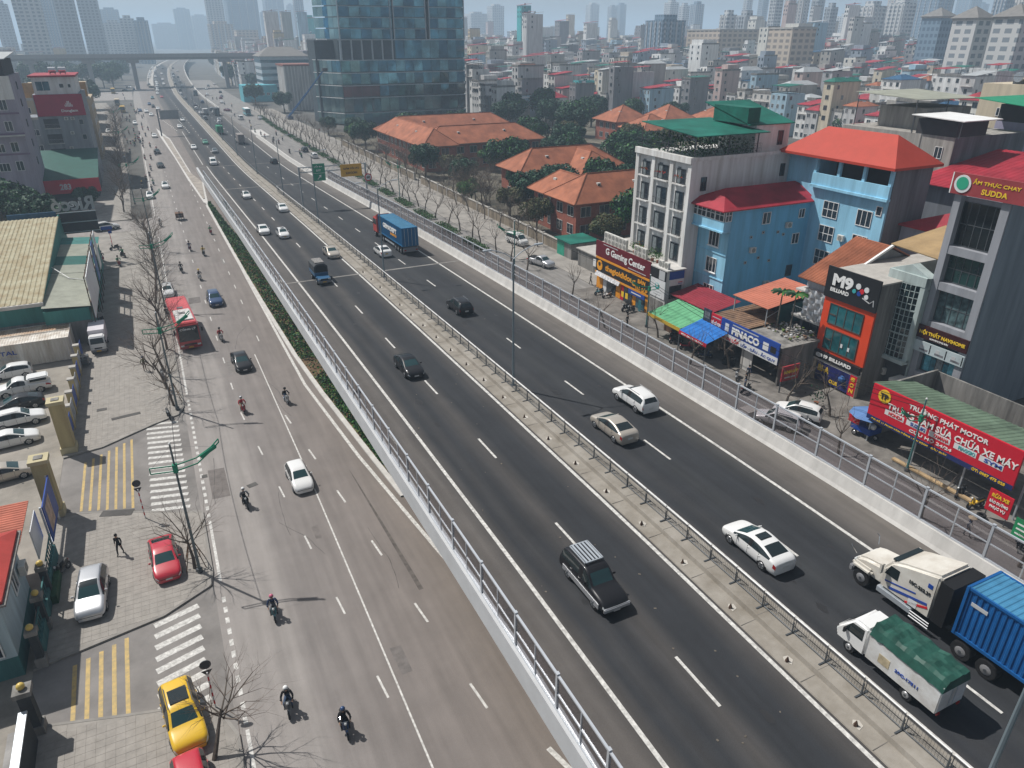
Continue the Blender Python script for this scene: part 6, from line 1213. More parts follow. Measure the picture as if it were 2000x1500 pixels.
for z in (12, 16, 20): bx('band', mt('mauve_band', (.2, .13, .2), .8, var=.1), -34, -22.2, 185.9, 186, z - .2, z + .15, t, org)
bx('upper_front', BWHITE, -28, -22.25, 185.94, 186, 22.6, 27, t, org); bx('terrace', CONC_W, -30, -22.2, 184.6, 186, 15.6, 15.8, t, org)
for i, (x0, x1, y0, y1, h, m, lab) in enumerate(((-31, -12.4, 262, 285, 17.5, mt('beige_render', (.46, .37, .26), .85, var=.12, streak=True), 'beige office block with an ochre roof hoarding beyond the red panel townhouse'), (-28, -13.6, 240, 258, 14, DGR, 'plain grey narrow house between the red panel and the beige office'), (-48, -34.5, 262, 285, 19, BWSIDE, 'pale worn block set back beside the beige office'), (-34, -15, 300, 330, 13.5, mt('ochre_render', (.42, .32, .18), .85, var=.12, streak=True), 'ochre block behind the beige office on the side street'), (-60, -36, 190, 225, 24, BWSIDE, 'pale block behind the lilac townhouse at the frame edge'), (-40, -17, 345, 380, 12, DGR, 'grey block beyond the ochre block near the cross road'), (-44, -20, 400, 430, 15, mt('beige_render'), 'beige block nearest the cross road on the side street'))):
    t, o = block('office_block', lab, x0, x1, y0, y1, h, m, [('-y', y0, x0 + 2 + k * 3, z, 1.7, 1.6, 1) for k in range(int((x1 - x0) / 3)) for z in range(2, int(h) - 2, 4)] + [('+x', x1, y0 + 2.5 + k * 4, z, 1.7, 1.6, 1) for k in range(int((y1 - y0) / 4)) for z in range(2, int(h) - 2, 4)])
    bx('parapet', CONC, x0 - .15, x1 + .15, y0 - .15, y0 + .1, h, h + .7, t, o)
    if i == 0: bx('roof_hoarding', mt('ochre_board', (.42, .24, .1), .7, var=.15), x0 + 2, x1 - .3, y0 + 2, y0 + 2.3, h, h + 4.6, t, o)
# clutter on the forecourt
t = thing('parasol', 'grey and green parasols and crates heaped by the annexe corner', 'parasol', (-10.4, 101, .12)); MB().tube((0, 0, 0), (0, 0, 2.2), .04, .04, 5, STEEL).obj('pole', t); MB().tube((0, 0, 1.9), (0, 0, 2.4), 1.5, .1, 8, mt('grey_parasol', (.25, .24, .22), .8, var=.15)).obj('canopy', t); MB().slab([(-1.6, -1.6, 1.6), (-.2, -1.6, 1.6), (-.2, -.4, 1.6), (-1.6, -.4, 1.6)], .08, mt('green_print')).obj('table_top', t); bx('leg', DSTEEL, -1, -.8, -1.1, -.9, 0, 1.55, t)
t = thing('street_stall', 'low table with bags behind the white light truck', 'stall', (-10.6, 98.6, .12)); bx('table_top', CONC, -.9, .9, -.6, .6, .7, .78, t); [bx('leg', DSTEEL, x - .04, x + .04, y - .04, y + .04, 0, .7, t) for x in (-.8, .8) for y in (-.5, .5)]; bx('bag', mt('grey_cloth'), -.5, .1, -.3, .3, .78, 1.2, t)
t = thing('refuse_cart', 'refuse heap in a low cart beside the white light truck', 'cart', (-11.2, 89, .12)); MB().box(-.6, .6, -.9, .9, .4, 1.0, DSTEEL).obj('tub', t); MB().ball((0, 0, 1.05), .6, mt('refuse', (.3, .29, .28), .9, var=.4, scale=6), 8, 5, .5).obj('refuse', t); wheel(t, -.6, 0, .25, .08); wheel(t, .6, 0, .25, .08)
# ---------------------------------------------------------------- glass tower
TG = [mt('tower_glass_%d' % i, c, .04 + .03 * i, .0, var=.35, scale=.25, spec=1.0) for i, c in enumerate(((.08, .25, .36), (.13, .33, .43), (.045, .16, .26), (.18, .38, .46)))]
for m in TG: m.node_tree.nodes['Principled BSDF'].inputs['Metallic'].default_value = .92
TGL = [mt('sunlit_tone_glass_%d' % i, c, .08, .6, var=.25, scale=.15, spec=1.0) for i, c in enumerate(((.22, .38, .40), (.32, .48, .48)))]  # paler copies of the tower glass, sunlight put into their colour
CORE = mt('tower_core', (.05, .07, .085), .8, var=.15); MULL = mt('tower_mullion', (.33, .38, .42), .4, .5, var=.05)
org = (105, 335, 0); t = thing('glass_tower', 'dark blue-green glass office tower standing beyond the villas', 'tower', org)
PANEG = {}
def tpane(face, pl, u0, u1, z0, z1, m, tilt=.014, name='pane'):
    k = m.name
    if k not in PANEG: PANEG[k] = MB().box(-.5, .5, -.5, .5, -.5, .5, m).mesh('pane')
    c = ((u0 + u1) / 2, pl, (z0 + z1) / 2) if face == 'y' else (pl, (u0 + u1) / 2, (z0 + z1) / 2)
    sc = (u1 - u0 - .12, .08, z1 - z0 - .12) if face == 'y' else (.08, u1 - u0 - .12, z1 - z0 - .12)
    return link(name, PANEG[k], t, tuple(a - b for a, b in zip(c, org)), (rnd.gauss(0, tilt), rnd.gauss(0, tilt * .3), rnd.gauss(0, tilt)), sc)
X0, X1, Y0, Y1 = 79, 134.5, 323, 350
put(MB().box(X0 + .5, X1 - .5, Y0 + .5, Y1, 0, 33, CORE), 'core', t, org); put(MB().box(X0 + 1.5, 101.5, Y0 + 1.5, Y1, 33, 84, CORE).box(103, 117, Y0 + .9, Y1, 33, 84, CORE).box(118.5, X1 - .5, Y0 + .5, Y1, 33, 84, CORE).box(101, 119, Y0 + 3, Y1, 33, 84, CORE), 'core', t, org)
put(MB().box(71.5, X0 + .6, 335, Y1, 0, 33, CORE), 'core', t, org)
fl = [.2, 4.8, 10.9, 15.7, 20.6, 25.5, 33.2]
for j in range(6):
    for i in range(14):
        u0 = X0 + (X1 - X0) * i / 14; u1 = X0 + (X1 - X0) * (i + 1) / 14
        if j == 5 and i < 6: continue
        tpane('y', Y0, u0, u1, fl[j] + .4, fl[j + 1], TG[(i * 7 + j * 3 + i // 5) % 4] if not (j == 2 and i in (0, 1, 2, 3)) else mt('red_tint_glass', (.12, .04, .055), .15, .3, var=.3, scale=.3))
    put(MB().box(X0 - .3, X1, Y0 - .35, Y0 + .3, fl[j + 1] - .22, fl[j + 1] + .12, MULL), 'floor_band', t, org)
for i in range(6): put(MB().tube((X0 + .8 + i * 4.4, Y0 + .9, 25.5), (X0 + .8 + i * 4.4, Y0 + .9, 33), .55, .55, 10, MULL), 'column', t, org)
# left flank, faces the road; its sunlit look is put into paler glass
def flank(u0, u1, x0, x1, z0, z1, m):
    a = math.atan2(x1 - x0, u1 - u0); L_ = math.hypot(u1 - u0, x1 - x0); k = m.name
    if k not in PANEG: PANEG[k] = MB().box(-.5, .5, -.5, .5, -.5, .5, m).mesh('pane')
    link('pane', PANEG[k], t, ((x0 + x1) / 2 - org[0], (u0 + u1) / 2 - org[1], (z0 + z1) / 2), (rnd.gauss(0, .004), rnd.gauss(0, .006), -a + rnd.gauss(0, .006)), (.08, L_ - .12, z1 - z0 - .12))
for j in range(5):
    for i in range(6):
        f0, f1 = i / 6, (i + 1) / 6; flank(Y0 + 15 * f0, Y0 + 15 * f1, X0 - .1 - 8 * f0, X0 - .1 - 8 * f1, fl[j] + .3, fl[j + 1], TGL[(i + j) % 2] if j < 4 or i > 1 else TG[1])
    put(MB().tube((X0 - .4, Y0, fl[j + 1]), (X0 - 8.4, Y0 + 15, fl[j + 1]), .2, .2, 4, WHITE), 'floor_band', t, org)
z = 33.2
for j in range(12):
    zz = z + j * 4.1
    for i in range(5): u0 = X0 + 1 + 4.5 * i; tpane('y', Y0 + 1.2, u0, u0 + 4.5, zz + .3, zz + 4.1, TG[(i * 5 + j * 3) % 4], .016)
    for i in range(3): u0 = 103 + 4.67 * i; tpane('y', Y0 + .6, u0, u0 + 4.67, zz + .3, zz + 4.1, TG[(i * 3 + j) % 4], .016)
    for i in range(4): u0 = 118.7 + 4 * i; tpane('y', Y0 + .2, u0, u0 + 4, zz + .3, zz + 4.1, TG[(i + j * 2) % 4], .016)
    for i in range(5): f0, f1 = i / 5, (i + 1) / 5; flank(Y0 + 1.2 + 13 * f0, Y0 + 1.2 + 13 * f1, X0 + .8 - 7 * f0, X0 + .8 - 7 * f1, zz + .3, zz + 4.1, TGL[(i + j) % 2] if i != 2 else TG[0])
    put(MB().box(X0 + .8, 101.7, Y0 + .95, Y0 + 1.3, zz - .1, zz + .14, MULL).box(103, 117, Y0 + .4, Y0 + .7, zz - .1, zz + .14, MULL).box(118.6, X1 + .2, Y0, Y0 + .3, zz - .1, zz + .14, MULL), 'floor_band', t, org)
for x, y in ((X0 + .9, Y0 + 1.0), (101.7, Y0 + 1.0), (103, Y0 + .4), (117, Y0 + .4), (118.6, Y0), (X1, Y0)): put(MB().box(x - .2, x + .2, y - .2, y + .3, 33.2, 83, MULL), 'corner_mullion', t, org)
# neighbours of the tower
t, o = block('office_block', 'white office block with vertical ribs between the street trees and the tower', 70, 84, 405, 425, 21, BWSIDE)
for i in range(9): bx('rib', BWHITE, 70 + i * 1.6, 70.5 + i * 1.6, 404.6, 405, 0, 21, t, o)
for i in range(10): bx('rib', BWHITE, 69.6, 70, 405 + i * 2, 405.6 + i * 2, 0, 21, t, o)
bx('roof', mt('red_brown_roof', (.25, .1, .08), .8, var=.15), 69.4, 84.6, 404.4, 425.6, 21, 21.8, t, o)
t, o = block('office_block', 'pale banded office block with grey hipped roof beyond the ribbed one', 70, 98, 480, 505, 24, mt('pale_blue_office', (.45, .5, .54), .8, var=.08))
for k in range(6): bx('window_band', WGLASS_B, 69.94, 98, 479.94, 505, 2 + k * 3.7, 3.6 + k * 3.7, t, o)
put(hip(70, 98, 480, 505, 24, 29, mt('grey_roof', (.2, .19, .18), .8, var=.1), 8, .8), 'roof', t, o)
t, o = block('office_block', 'turquoise low block behind the street trees before the tower', 56.5, 76, 470, 486, 9, mt('turquoise_render', (.1, .4, .47), .8, var=.1), [('-y', 470, 58.5 + k * 3, 3.5, 1.8, 1.4, 1) for k in range(6)])
t, o = block('office_block', 'grey-mauve block with a plant roof between the skyline and the tower', 108, 135, 545, 570, 26, mt('mauve_grey', (.3, .28, .3), .85, var=.15))
t = thing('boom_lift', 'blue telescopic boom reaching up to the tower facade', 'crane', (62, 360, 0)); bx('chassis', P_['blue'], -1.2, 1.2, -2.5, 2.5, .5, 1.5, t); [wheel(t, x, y, .5) for x in (-1, 1) for y in (-1.7, 1.7)]
bl = mt('boom_blue', (.01, .11, .32), .5, var=.08); MB().tube((0, 0, 1.5), (2.2, -34, 13), .55, .45, 6, bl).tube((2.2, -34, 13), (4.0, -62, 22.8), .38, .28, 6, bl).obj('boom', t); MB().box(3.2, 5.2, -64, -62.2, 22.5, 23.6, DSTEEL).obj('basket', t)
# ---------------------------------------------------------------- overpass across the far road
t = thing('overpass', 'grey overpass crossing the whole road in the hazy distance', 'bridge', (20, 625, 0)); OV = mt('overpass_concrete', (.3, .3, .3), .85, var=.08, streak=True)
MB().box(-300, 260, -7, 7, 19.6, 21.6, mt('overpass_girder', (.2, .2, .2), .9, var=.1)).obj('deck', t); bx('parapet', OV, -300, 260, -7.3, -7.003, 21.2, 23.4, t); bx('parapet', OV, -300, 260, 7.003, 7.3, 21.2, 23.4, t)
for x in (-290, -255, -220, -185, -150, -115, -80, -45, -17, 45, 75, 110, 145, 180, 215, 250): bx('pier', OV, x - 1.4, x + 1.4, -2, 2, 0, 17.6, t); bx('pier_cap', OV, x - 4, x + 4, -5, 5, 17.6, 19.59, t)
# ---------------------------------------------------------------- skyline towers
def tower_mat(key, c, c2, sx, sz, off_=.3):
    if key in MATS: return MATS[key]
    m = bpy.data.materials.new(key); m.use_nodes = True; N = m.node_tree.nodes; L = m.node_tree.links; b = N['Principled BSDF']; b.inputs['Roughness'].default_value = .7
    g = N.new('ShaderNodeNewGeometry'); sp = N.new('ShaderNodeSeparateXYZ'); L.new(g.outputs['Position'], sp.inputs[0])
    ad = N.new('ShaderNodeMath'); ad.operation = 'ADD'; L.new(sp.outputs[0], ad.inputs[0]); L.new(sp.outputs[1], ad.inputs[1])
    def saw(src, s, thr):
        a = N.new('ShaderNodeMath'); a.operation = 'MULTIPLY'; a.inputs[1].default_value = 1 / s; L.new(src, a.inputs[0]); f = N.new('ShaderNodeMath'); f.operation = 'FRACT'; L.new(a.outputs[0], f.inputs[0])
        q = N.new('ShaderNodeMath'); q.operation = 'GREATER_THAN'; q.inputs[1].default_value = thr; L.new(f.outputs[0], q.inputs[0]); return q.outputs[0]
    mu = N.new('ShaderNodeMath'); mu.operation = 'MULTIPLY'; L.new(saw(ad.outputs[0], sx, .4), mu.inputs[0]); L.new(saw(sp.outputs[2], sz, .45), mu.inputs[1])
    mx = N.new('ShaderNodeMix'); mx.data_type = 'RGBA'; mx.inputs['A'].default_value = (*c, 1); mx.inputs['B'].default_value = (*c2, 1); L.new(mu.outputs[0], mx.inputs['Factor']); L.new(mx.outputs['Result'], b.inputs['Base Color'])
    MATS[key] = m; return m
TWM = {'w': tower_mat('tower_white', (.55, .55, .54), (.2, .23, .26), 5, 3.4), 'g': tower_mat('tower_grey', (.36, .38, .4), (.14, .16, .19), 4.5, 3.4), 'c': tower_mat('tower_cream', (.5, .42, .34), (.22, .19, .17), 5, 3.3), 'b': tower_mat('tower_blue', (.16, .24, .32), (.07, .12, .18), 3, 3.6), 'k': tower_mat('tower_brick', (.42, .3, .26), (.2, .16, .15), 5, 3.3)}
SKY = [
    (-139, 1267, 17.0, 74.2, 'g', 'hazy grey tower at the frame edge beyond the lilac townhouse'),
    (-81, 957, 23.6, 74.9, 'w', 'patterned white tower above the beige office block'),
    (-88, 1347, 14.8, 92.1, 'b', 'dark slim tower between the patterned tower and the banded pair'),
    (-52, 1049, 19.8, 79.6, 'g', 'near tower of the banded grey pair above the side street'),
    (-31, 1140, 22.4, 84.0, 'g', 'far tower of the banded grey pair above the side street'),
    (-16, 1950, 36.9, 88.1, 'b', 'flat blue slab in haze beside the banded pair'),
    (-10, 1350, 26.3, 53.6, 'w', 'broad white block at the foot of the flat blue slab'),
    (10, 1275, 17.9, 58.6, 'w', 'white slab with balconies before the dark block'),
    (27, 1245, 18.1, 55.6, 'b', 'dark square block beside the white balconied slab'),
    (129, 2847, 73.9, 73.4, 'g', 'low hazy block on the road axis'),
    (178, 2694, 44.7, 112.8, 'b', 'round topped hazy tower on the road axis'),
    (240, 2840, 51.6, 98.3, 'g', 'pale hazy slab right of the road axis'),
    (153, 1492, 27.1, 103.6, 'w', 'white tower above the cream podium'),
    (142, 1343, 34.9, 53.1, 'c', 'cream podium block with windows below the white tower'),
    (159, 1189, 29.0, 42.7, 'c', 'long cream apartment row beyond the overpass'),
    (226, 1710, 58.6, 114.8, 'b', 'wide blue glass tower in haze'),
    (352, 2222, 23.1, 94.5, 'b', 'short dark tower next to the wide blue glass one'),
    (351, 2070, 44.2, 133.5, 'b', 'slender blue tower nearest the glass tower'),
    (473, 2506, 18.3, 122.5, 'g', 'thin pale tower beside the slender blue one'),
    (308, 1545, 16.1, 109.2, 'b', 'striped tower edge just beside the glass tower'),
    (747, 1720, 40.2, 83.5, 'w', 'pale slab behind the glass tower'),
    (789, 1701, 29.9, 99.3, 'w', 'taller white slab behind the glass tower'),
    (1144, 1850, 26.2, 113.1, 'w', 'lone twin-faced tower on the open skyline'),
    (1189, 1822, 17.9, 108.0, 'g', 'shorter half of the grey skyline pair'),
    (1225, 1834, 20.1, 113.8, 'b', 'taller half of the grey skyline pair'),
    (907, 1195, 18.6, 91.1, 'w', 'pale tower behind the blue office slab'),
    (894, 1141, 13.3, 84.2, 'w', 'white ribbed tower behind the blue office slab'),
    (880, 1089, 16.4, 84.6, 'b', 'dark rounded tower behind the blue office slab'),
    (526, 603, 11.2, 53.6, 'w', 'striped white office with a flat roof'),
    (525, 577, 13.1, 52.5, 'g', 'plain grey office joined to the striped one'),
    (1009, 1110, 11.3, 105.1, 'w', 'white tower at the edge of the striped cluster'),
    (1080, 1147, 13.1, 108.3, 'b', 'blue tower behind the striped cluster'),
    (668, 689, 10.3, 79.1, 'w', 'white tower of the striped cluster'),
    (689, 689, 9.5, 79.6, 'k', 'pinkish tower of the striped cluster'),
    (710, 690, 9.6, 80.0, 'c', 'cream tower of the striped cluster'),
    (732, 689, 10.4, 73.2, 'g', 'grey stepped tower of the striped cluster'),
    (687, 627, 9.5, 63.2, 'g', 'lower grey tower ending the striped cluster'),
    (1013, 893, 18.9, 63.5, 'w', 'low pale slab between the cluster and the wide apartments'),
    (644, 539, 17.9, 60.8, 'w', 'wide white apartment slab with balconies'),
    (684, 538, 17.4, 63.6, 'w', 'second wide white apartment slab with balconies'),
    (1179, 928, 33.4, 100.9, 'c', 'cream tower behind the wide apartments'),
    (918, 676, 28.8, 84.1, 'b', 'massive blue-grey tower over the wide apartments'),
    (1606, 1106, 32.9, 114.4, 'b', 'hazy tower behind the massive one'),
    (1867, 1256, 28.1, 106.6, 'b', 'small hazy tower behind the massive one'),
    (757, 486, 12.9, 72.2, 'b', 'blue tower above the white institute'),
    (528, 326, 7.5, 60.0, 'w', 'white tower cut by the frame edge above the institute'),
    (384, 512, 22.1, 46.0, 'b', 'low wide blue office slab with a white end'),
    (453, 329, 13.3, 44.6, 'b', 'teal fronted block beside the institute'),
    (425, 492, 38.8, 38.8, 'c', 'long cream barrack block under the striped office'),
    (370, 365, 19.4, 38.6, 'c', 'grey colonnaded hall under the striped cluster'),
    (356, 241, 11.8, 41.1, 'w', 'white institute with grey hipped roof'),
    (340, 211, 12.1, 40.9, 'w', 'white institute wing at the frame edge'),
]
for i, (x, y, w, h, m, lab) in enumerate(SKY):
    t = thing('tower_block', lab, 'tower', (x, y, 0)); hw = w / 2
    bx('shaft', TWM[m], -hw, hw, -hw, hw, 0, h, t)
    if h > 45:
        bx('crown', TWM[m], -hw * .55, hw * .55, -hw * .55, hw * .55, h, h + 4, t)
        for k in range(4): q = -hw + 2 * hw * (k + .5) / 4; bx('pier', TWM['w' if m in 'wck' else 'g'], q - .7, q + .7, -hw - .5, -hw, 0, h - 1, t); bx('pier', TWM['w' if m in 'wck' else 'g'], -hw - .5, -hw, q - .7, q + .7, 0, h - 1, t)
    else: bx('parapet', CONC, -hw - .3, hw + .3, -hw - .3, hw + .3, h, h + 1, t)
    if 'institute' in lab: put(hip(-hw, hw, -hw, hw, h + 1, h + 6, mt('grey_roof'), None, 1), 'roof', t, (0, 0, 0))
# ---------------------------------------------------------------- houses of the old quarter
HW = [('white', (.58, .58, .57)), ('pale grey', (.42, .42, .42)), ('cream', (.5, .44, .34)), ('beige', (.38, .33, .27)), ('bare concrete', (.3, .29, .27)), ('dark grey', (.19, .19, .2)), ('ochre', (.42, .33, .2)), ('light blue', (.28, .40, .48)), ('teal', (.06, .34, .36)), ('pinkish', (.42, .33, .31)), ('off-white', (.52, .51, .47)), ('blue-grey', (.24, .28, .33)), ('mid grey', (.3, .3, .31)), ('stained white', (.46, .45, .43))]
HWT = (16, 14, 3, 4, 10, 8, 1.5, 3, 1, 2.5, 9, 7, 10, 11)
HM = {n: mt('house_' + n.replace(' ', '_').replace('-', '_'), tuple(min(.8, v * 1.28) for v in c), .85, var=.15, streak=True) for n, c in HW}
RF = [('red sheet roof', REDSHEET), ('flat roof', CONC_D), ('green sheet roof', GREENSHEET), ('orange tile roof', ORTILE), ('grey sheet roof', mt('grey_sheet', (.4, .42, .43), .6, var=.1)), ('blue sheet roof', mt('blue_sheet', (.03, .1, .2), .6, var=.15))]
hr = random.Random(5)
occ = []
def free(x0, x1, y0, y1):
    return all(x1 < a or x0 > b or y1 < c or y0 > d for a, b, c, d in occ)
def reserve(*q): occ.append(q)
for q in ((-70, 64, -50, 900), (40, 152, 20, 95), (62, 205, 95, 305), (56, 142, 296, 430), (56, 140, 465, 575), (205, 300, 250, 285), (56, 66, 300, 720)): reserve(*q)
for x, y, w, h, m, lab in SKY: reserve(x - w / 2 - 2, x + w / 2 + 2, y - w / 2 - 2, y + w / 2 + 2)
CAMF = (math.sin(R(YAW)), math.cos(R(YAW)))
def seen(x, y): return abs(math.atan2(x, y) - R(YAW)) < R(39.5)
HOUSES = []
# landmark houses placed by hand: x, y, width x, width y, height, colour, roof
for h_ in [(195, 325, 9, 5.5, 15, 'teal', 0), (220, 344, 9, 7, 18.5, 'cream', 2), (233, 352, 15, 9, 21, 'dark grey', 1), (245, 380, 26, 16, 15, 'blue-grey', 1), (262, 322, 14, 8, 13, 'white', 2), (290, 345, 10, 6, 19, 'white', 1), (276, 352, 10, 6, 14, 'light blue', 1), (254, 352, 13, 9, 12.5, 'beige', 0), (240, 318, 12, 8, 9, 'beige', 0), (345, 340, 14, 10, 17, 'cream', 4), (362, 340, 8, 8, 17, 'dark grey', 1), (371, 335, 9, 6, 13, 'pale grey', 1), (330, 400, 14, 12, 30, 'white', 1), (420, 410, 16, 13, 40, 'off-white', 1), (386, 330, 12, 9, 11, 'white', 0), (430, 335, 12, 8, 15, 'off-white', 0), (455, 340, 14, 9, 24, 'dark grey', 1), (480, 330, 14, 12, 23, 'beige', 1), (500, 290, 16, 9, 24, 'dark grey', 1), (420, 245, 10, 7, 31, 'white', 1), (330, 258, 10, 6, 12, 'light blue', 1), (140, 112, 9, 8, 9, 'cream', 4), (156, 114, 10, 8, 11, 'pale grey', 0), (300, 238, 9, 7, 10, 'white', 0), (230, 200, 9, 8, 10, 'off-white', 4), (170, 310, 10, 8, 9, 'white', 0), (145, 312, 9, 6, 14, 'white', 1), (156, 316, 8, 6, 10, 'light blue', 1), (182, 318, 9, 7, 12, 'pinkish', 0)]:
    x, y, wx, wy, h, c, r = h_
    if free(x, x + wx, y, y + wy): HOUSES.append(h_); reserve(x, x + wx, y, y + wy)
x = 128.
while x < 1010:      # rows of narrow party-wall houses with lanes between them
    dep = hr.uniform(10, 15); y = 70. + hr.uniform(0, 10); sh = 0
    while y < 1250:
        if hr.random() < .08: sh = hr.uniform(-4, 4); y += hr.choice((0, 2.5, 4))
        wy = hr.choice((4, 4.5, 5, 5.5, 6.5, 8, 10)); wx = dep * hr.uniform(.7, 1.05); x0 = x + sh + hr.uniform(-.6, .9); D = math.hypot(x0, y)
        h = hr.choice((7, 9, 10.5, 12, 13, 14.5, 16, 18, 21)) * (1 if D < 450 else min(1.5, D / 450)) * hr.uniform(.93, 1.07)
        if D > 520 and hr.random() < .04: h *= 1.8
        if seen(x0, y) and x0 > 64 + off(y) and free(x0 - .05, x0 + wx + .05, y - .05, y + wy + .05) and hr.random() > .04:
            reserve(x0, x0 + wx, y, y + wy); HOUSES.append((x0, y, wx, wy, h, hr.choices(HW, HWT)[0][0], hr.choices(range(6), (27, 40, 10, 4, 16, 3))[0]))
        y += wy + .12
    x += dep + hr.choice((2.5, 3.5, 5))
x = 70.
while x < 128:
    y = 585. + hr.uniform(0, 20)
    while y < 1200:
        wy = hr.choice((4.5, 6, 8)); wx = hr.uniform(8, 13); x0 = x + off(y)
        if free(x0, x0 + wx, y, y + wy): reserve(x0, x0 + wx, y, y + wy); HOUSES.append((x0, y, wx, wy, hr.uniform(9, 20), hr.choices(HW, HWT)[0][0], hr.choices(range(6), (27, 40, 10, 4, 16, 3))[0]))
        y += wy + .2
    x += 16
for k in range(700):
    D = hr.uniform(330, 1500); a = R(YAW) - hr.uniform(R(24), R(37)); x, y = math.sin(a) * D, math.cos(a) * D
    if x > -30 and D < 520 or -60 < x < 60 + off(y) and D > 300: continue
    wx, wy = hr.uniform(7, 15), hr.choice((5, 6, 8, 10)); 
    if x > -70 or not free(x, x + wx, y, y + wy): continue
    reserve(x, x + wx, y, y + wy); HOUSES.append((x, y, wx, wy, hr.uniform(10, 26), hr.choices(HW, HWT)[0][0], hr.choices(range(6), (27, 40, 10, 4, 16, 3))[0]))
HOUSES.sort(key=lambda q: math.hypot(q[0], q[1]))
NEAR_H = 285; STK = mt('steel_tank', (.62, .64, .66), .25, .8, var=.05)
cnt = {}
far = MB()
def roof_mesh(r, x0, x1, y0, y1, h):
    m = RF[r][1]
    if r == 1: return MB().box(x0 - .15, x1 + .15, y0 - .15, y0 + .1, h, h + .8, m).box(x0 - .15, x0 + .1, y0 + .1, y1 + .15, h, h + .8, m)
    k = hr.random()
    if r == 3 or k < .35: return hip(x0, x1, y0, y1, h + .02, h + hr.uniform(1.3, 2.4), m, None, .4)
    if k < .7: return MB().slab([(x0 - .4, y0 - .4, h + .3), (x1 + .4, y0 - .4, h + 1.6), (x1 + .4, y1 + .4, h + 1.6), (x0 - .4, y1 + .4, h + .3)], .15, m)
    zc = h + hr.uniform(2.0, 2.8); b = MB().slab([(x0 - .3, y0 - .3, zc), (x1 - 2, y0 - .3, zc + .5), (x1 - 2, y1 + .3, zc + .5), (x0 - .3, y1 + .3, zc)], .12, m)
    for xx, yy in ((x0, y0), (x0, y1), (x1 - 3, y0)): b.box(xx - .07, xx + .07, yy - .07, yy + .07, h, zc, DSTEEL)
    return b
ZONE = lambda x, y: ('behind the villas' if y > x * 1.35 and math.hypot(x, y) < 480 else 'above the white block' if y > x * 1.02 and math.hypot(x, y) < 480 else 'above the blue houses' if y > x * .78 and math.hypot(x, y) < 480 else 'above the furniture house' if math.hypot(x, y) < 480 else 'in the far quarter') if x > 0 else 'beyond the side street'
for i, (x, y, wx, wy, h, c, r) in enumerate(HOUSES):
    x1, y1 = x + wx, y + wy; fl_ = max(2, round(h / 3.2))
    if i < NEAR_H:
        z_ = ZONE(x, y); k = (c, fl_, r, z_); cnt[k] = cnt.get(k, 0) + 1
        lab = '%s %d-storey house with %s %s' % (c, fl_, RF[r][0], z_) + ('' if cnt[k] == 1 else ', %s of these' % ordw(cnt[k]))
        org = ((x + x1) / 2, (y + y1) / 2, 0); t = thing('house', lab, 'house', org, 0, 'houses of the old quarter')
        bx('wall', HM[c], x, x1, y, y1, 0, h, t, org); put(roof_mesh(r, x, x1, y, y1, h), 'roof', t, org)
        D = math.hypot(x, y)
        if D < 470:
            ww = hr.choice((1.1, 1.5)); blind = hr.random() < .25
            for f in range(max(0, fl_ - 4), fl_):
                z = f * h / fl_ + .9
                for q in range(max(1, int(wy / 2.6))): win(t, org, '-x', x, y + wy * (q + .5) / max(1, int(wy / 2.6)), z, ww, 1.5, hr.choice((WHITE, CONC, DSTEEL)) if q == 0 else WHITE, WGLASS, 1)
                if not blind: win(t, org, '-y', y, x + wx * hr.uniform(.15, .4), z, 1.1, 1.4, CONC, WGLASS, 0)
            if hr.random() < .3: railing(t, org, '-x', x, y + wy / 2, h * (fl_ - 1) / fl_ + .1, wy * .8, .9, CONC_W, .7)
        if hr.random() < .35: tank(t, org, x + wx * .6, y + wy * .5, h + .1, .55)
        if hr.random() < .3 and r == 1: bx('stair_room', HM[c], x + wx * .3, x1 - .5, y + .4, y1 - .3, h, h + 2.6, t, org)
    else:
        D_ = math.hypot(x, y); far.box(x, x1, y, y1, 0, h, HM[c])
        rm = RF[r][1]
        if r == 1: far.box(x - .1, x1 + .1, y - .1, y + .1, h, h + .8, CONC_D)
        else: far.slab([(x - .4, y - .4, h + .3), (x1 + .4, y - .4, h + 1.5), (x1 + .4, y1 + .4, h + 1.5), (x - .4, y1 + .4, h + .3)], .15, rm)
        for f in range(max(0, fl_ - 3), fl_):
            z = f * h / fl_ + 1
            for q in range(2): yc = y + wy * (q + .5) / 2; far.quad((x - .03, yc - .6, z), (x - .03, yc + .6, z), (x - .03, yc + .6, z + 1.5), (x - .03, yc - .6, z + 1.5), WGLASS)
        k = hr.random()
        if k < .3: far.box(x + 1, x1 - 2, y + .3, y1 - .3, h, h + 2.8, HM[c])
        if k > .72: far.ball((x + wx * .6, y + wy * .5, h + 1.2), .9, STK, 6, 4)
        if D_ < 700:
            for f in range(max(0, fl_ - 3), fl_): z = f * h / fl_ + 1; far.quad((x + wx * .3, y - .03, z), (x + wx * .3 + 1, y - .03, z), (x + wx * .3 + 1, y - .03, z + 1.3), (x + wx * .3, y - .03, z + 1.3), WGLASS)
struct(far.obj('distant_houses'), 'stuff')
fo = bpy.data.objects['distant_houses']; fo['label'] = 'mass of small houses filling the hazy distance'; fo['category'] = 'houses'
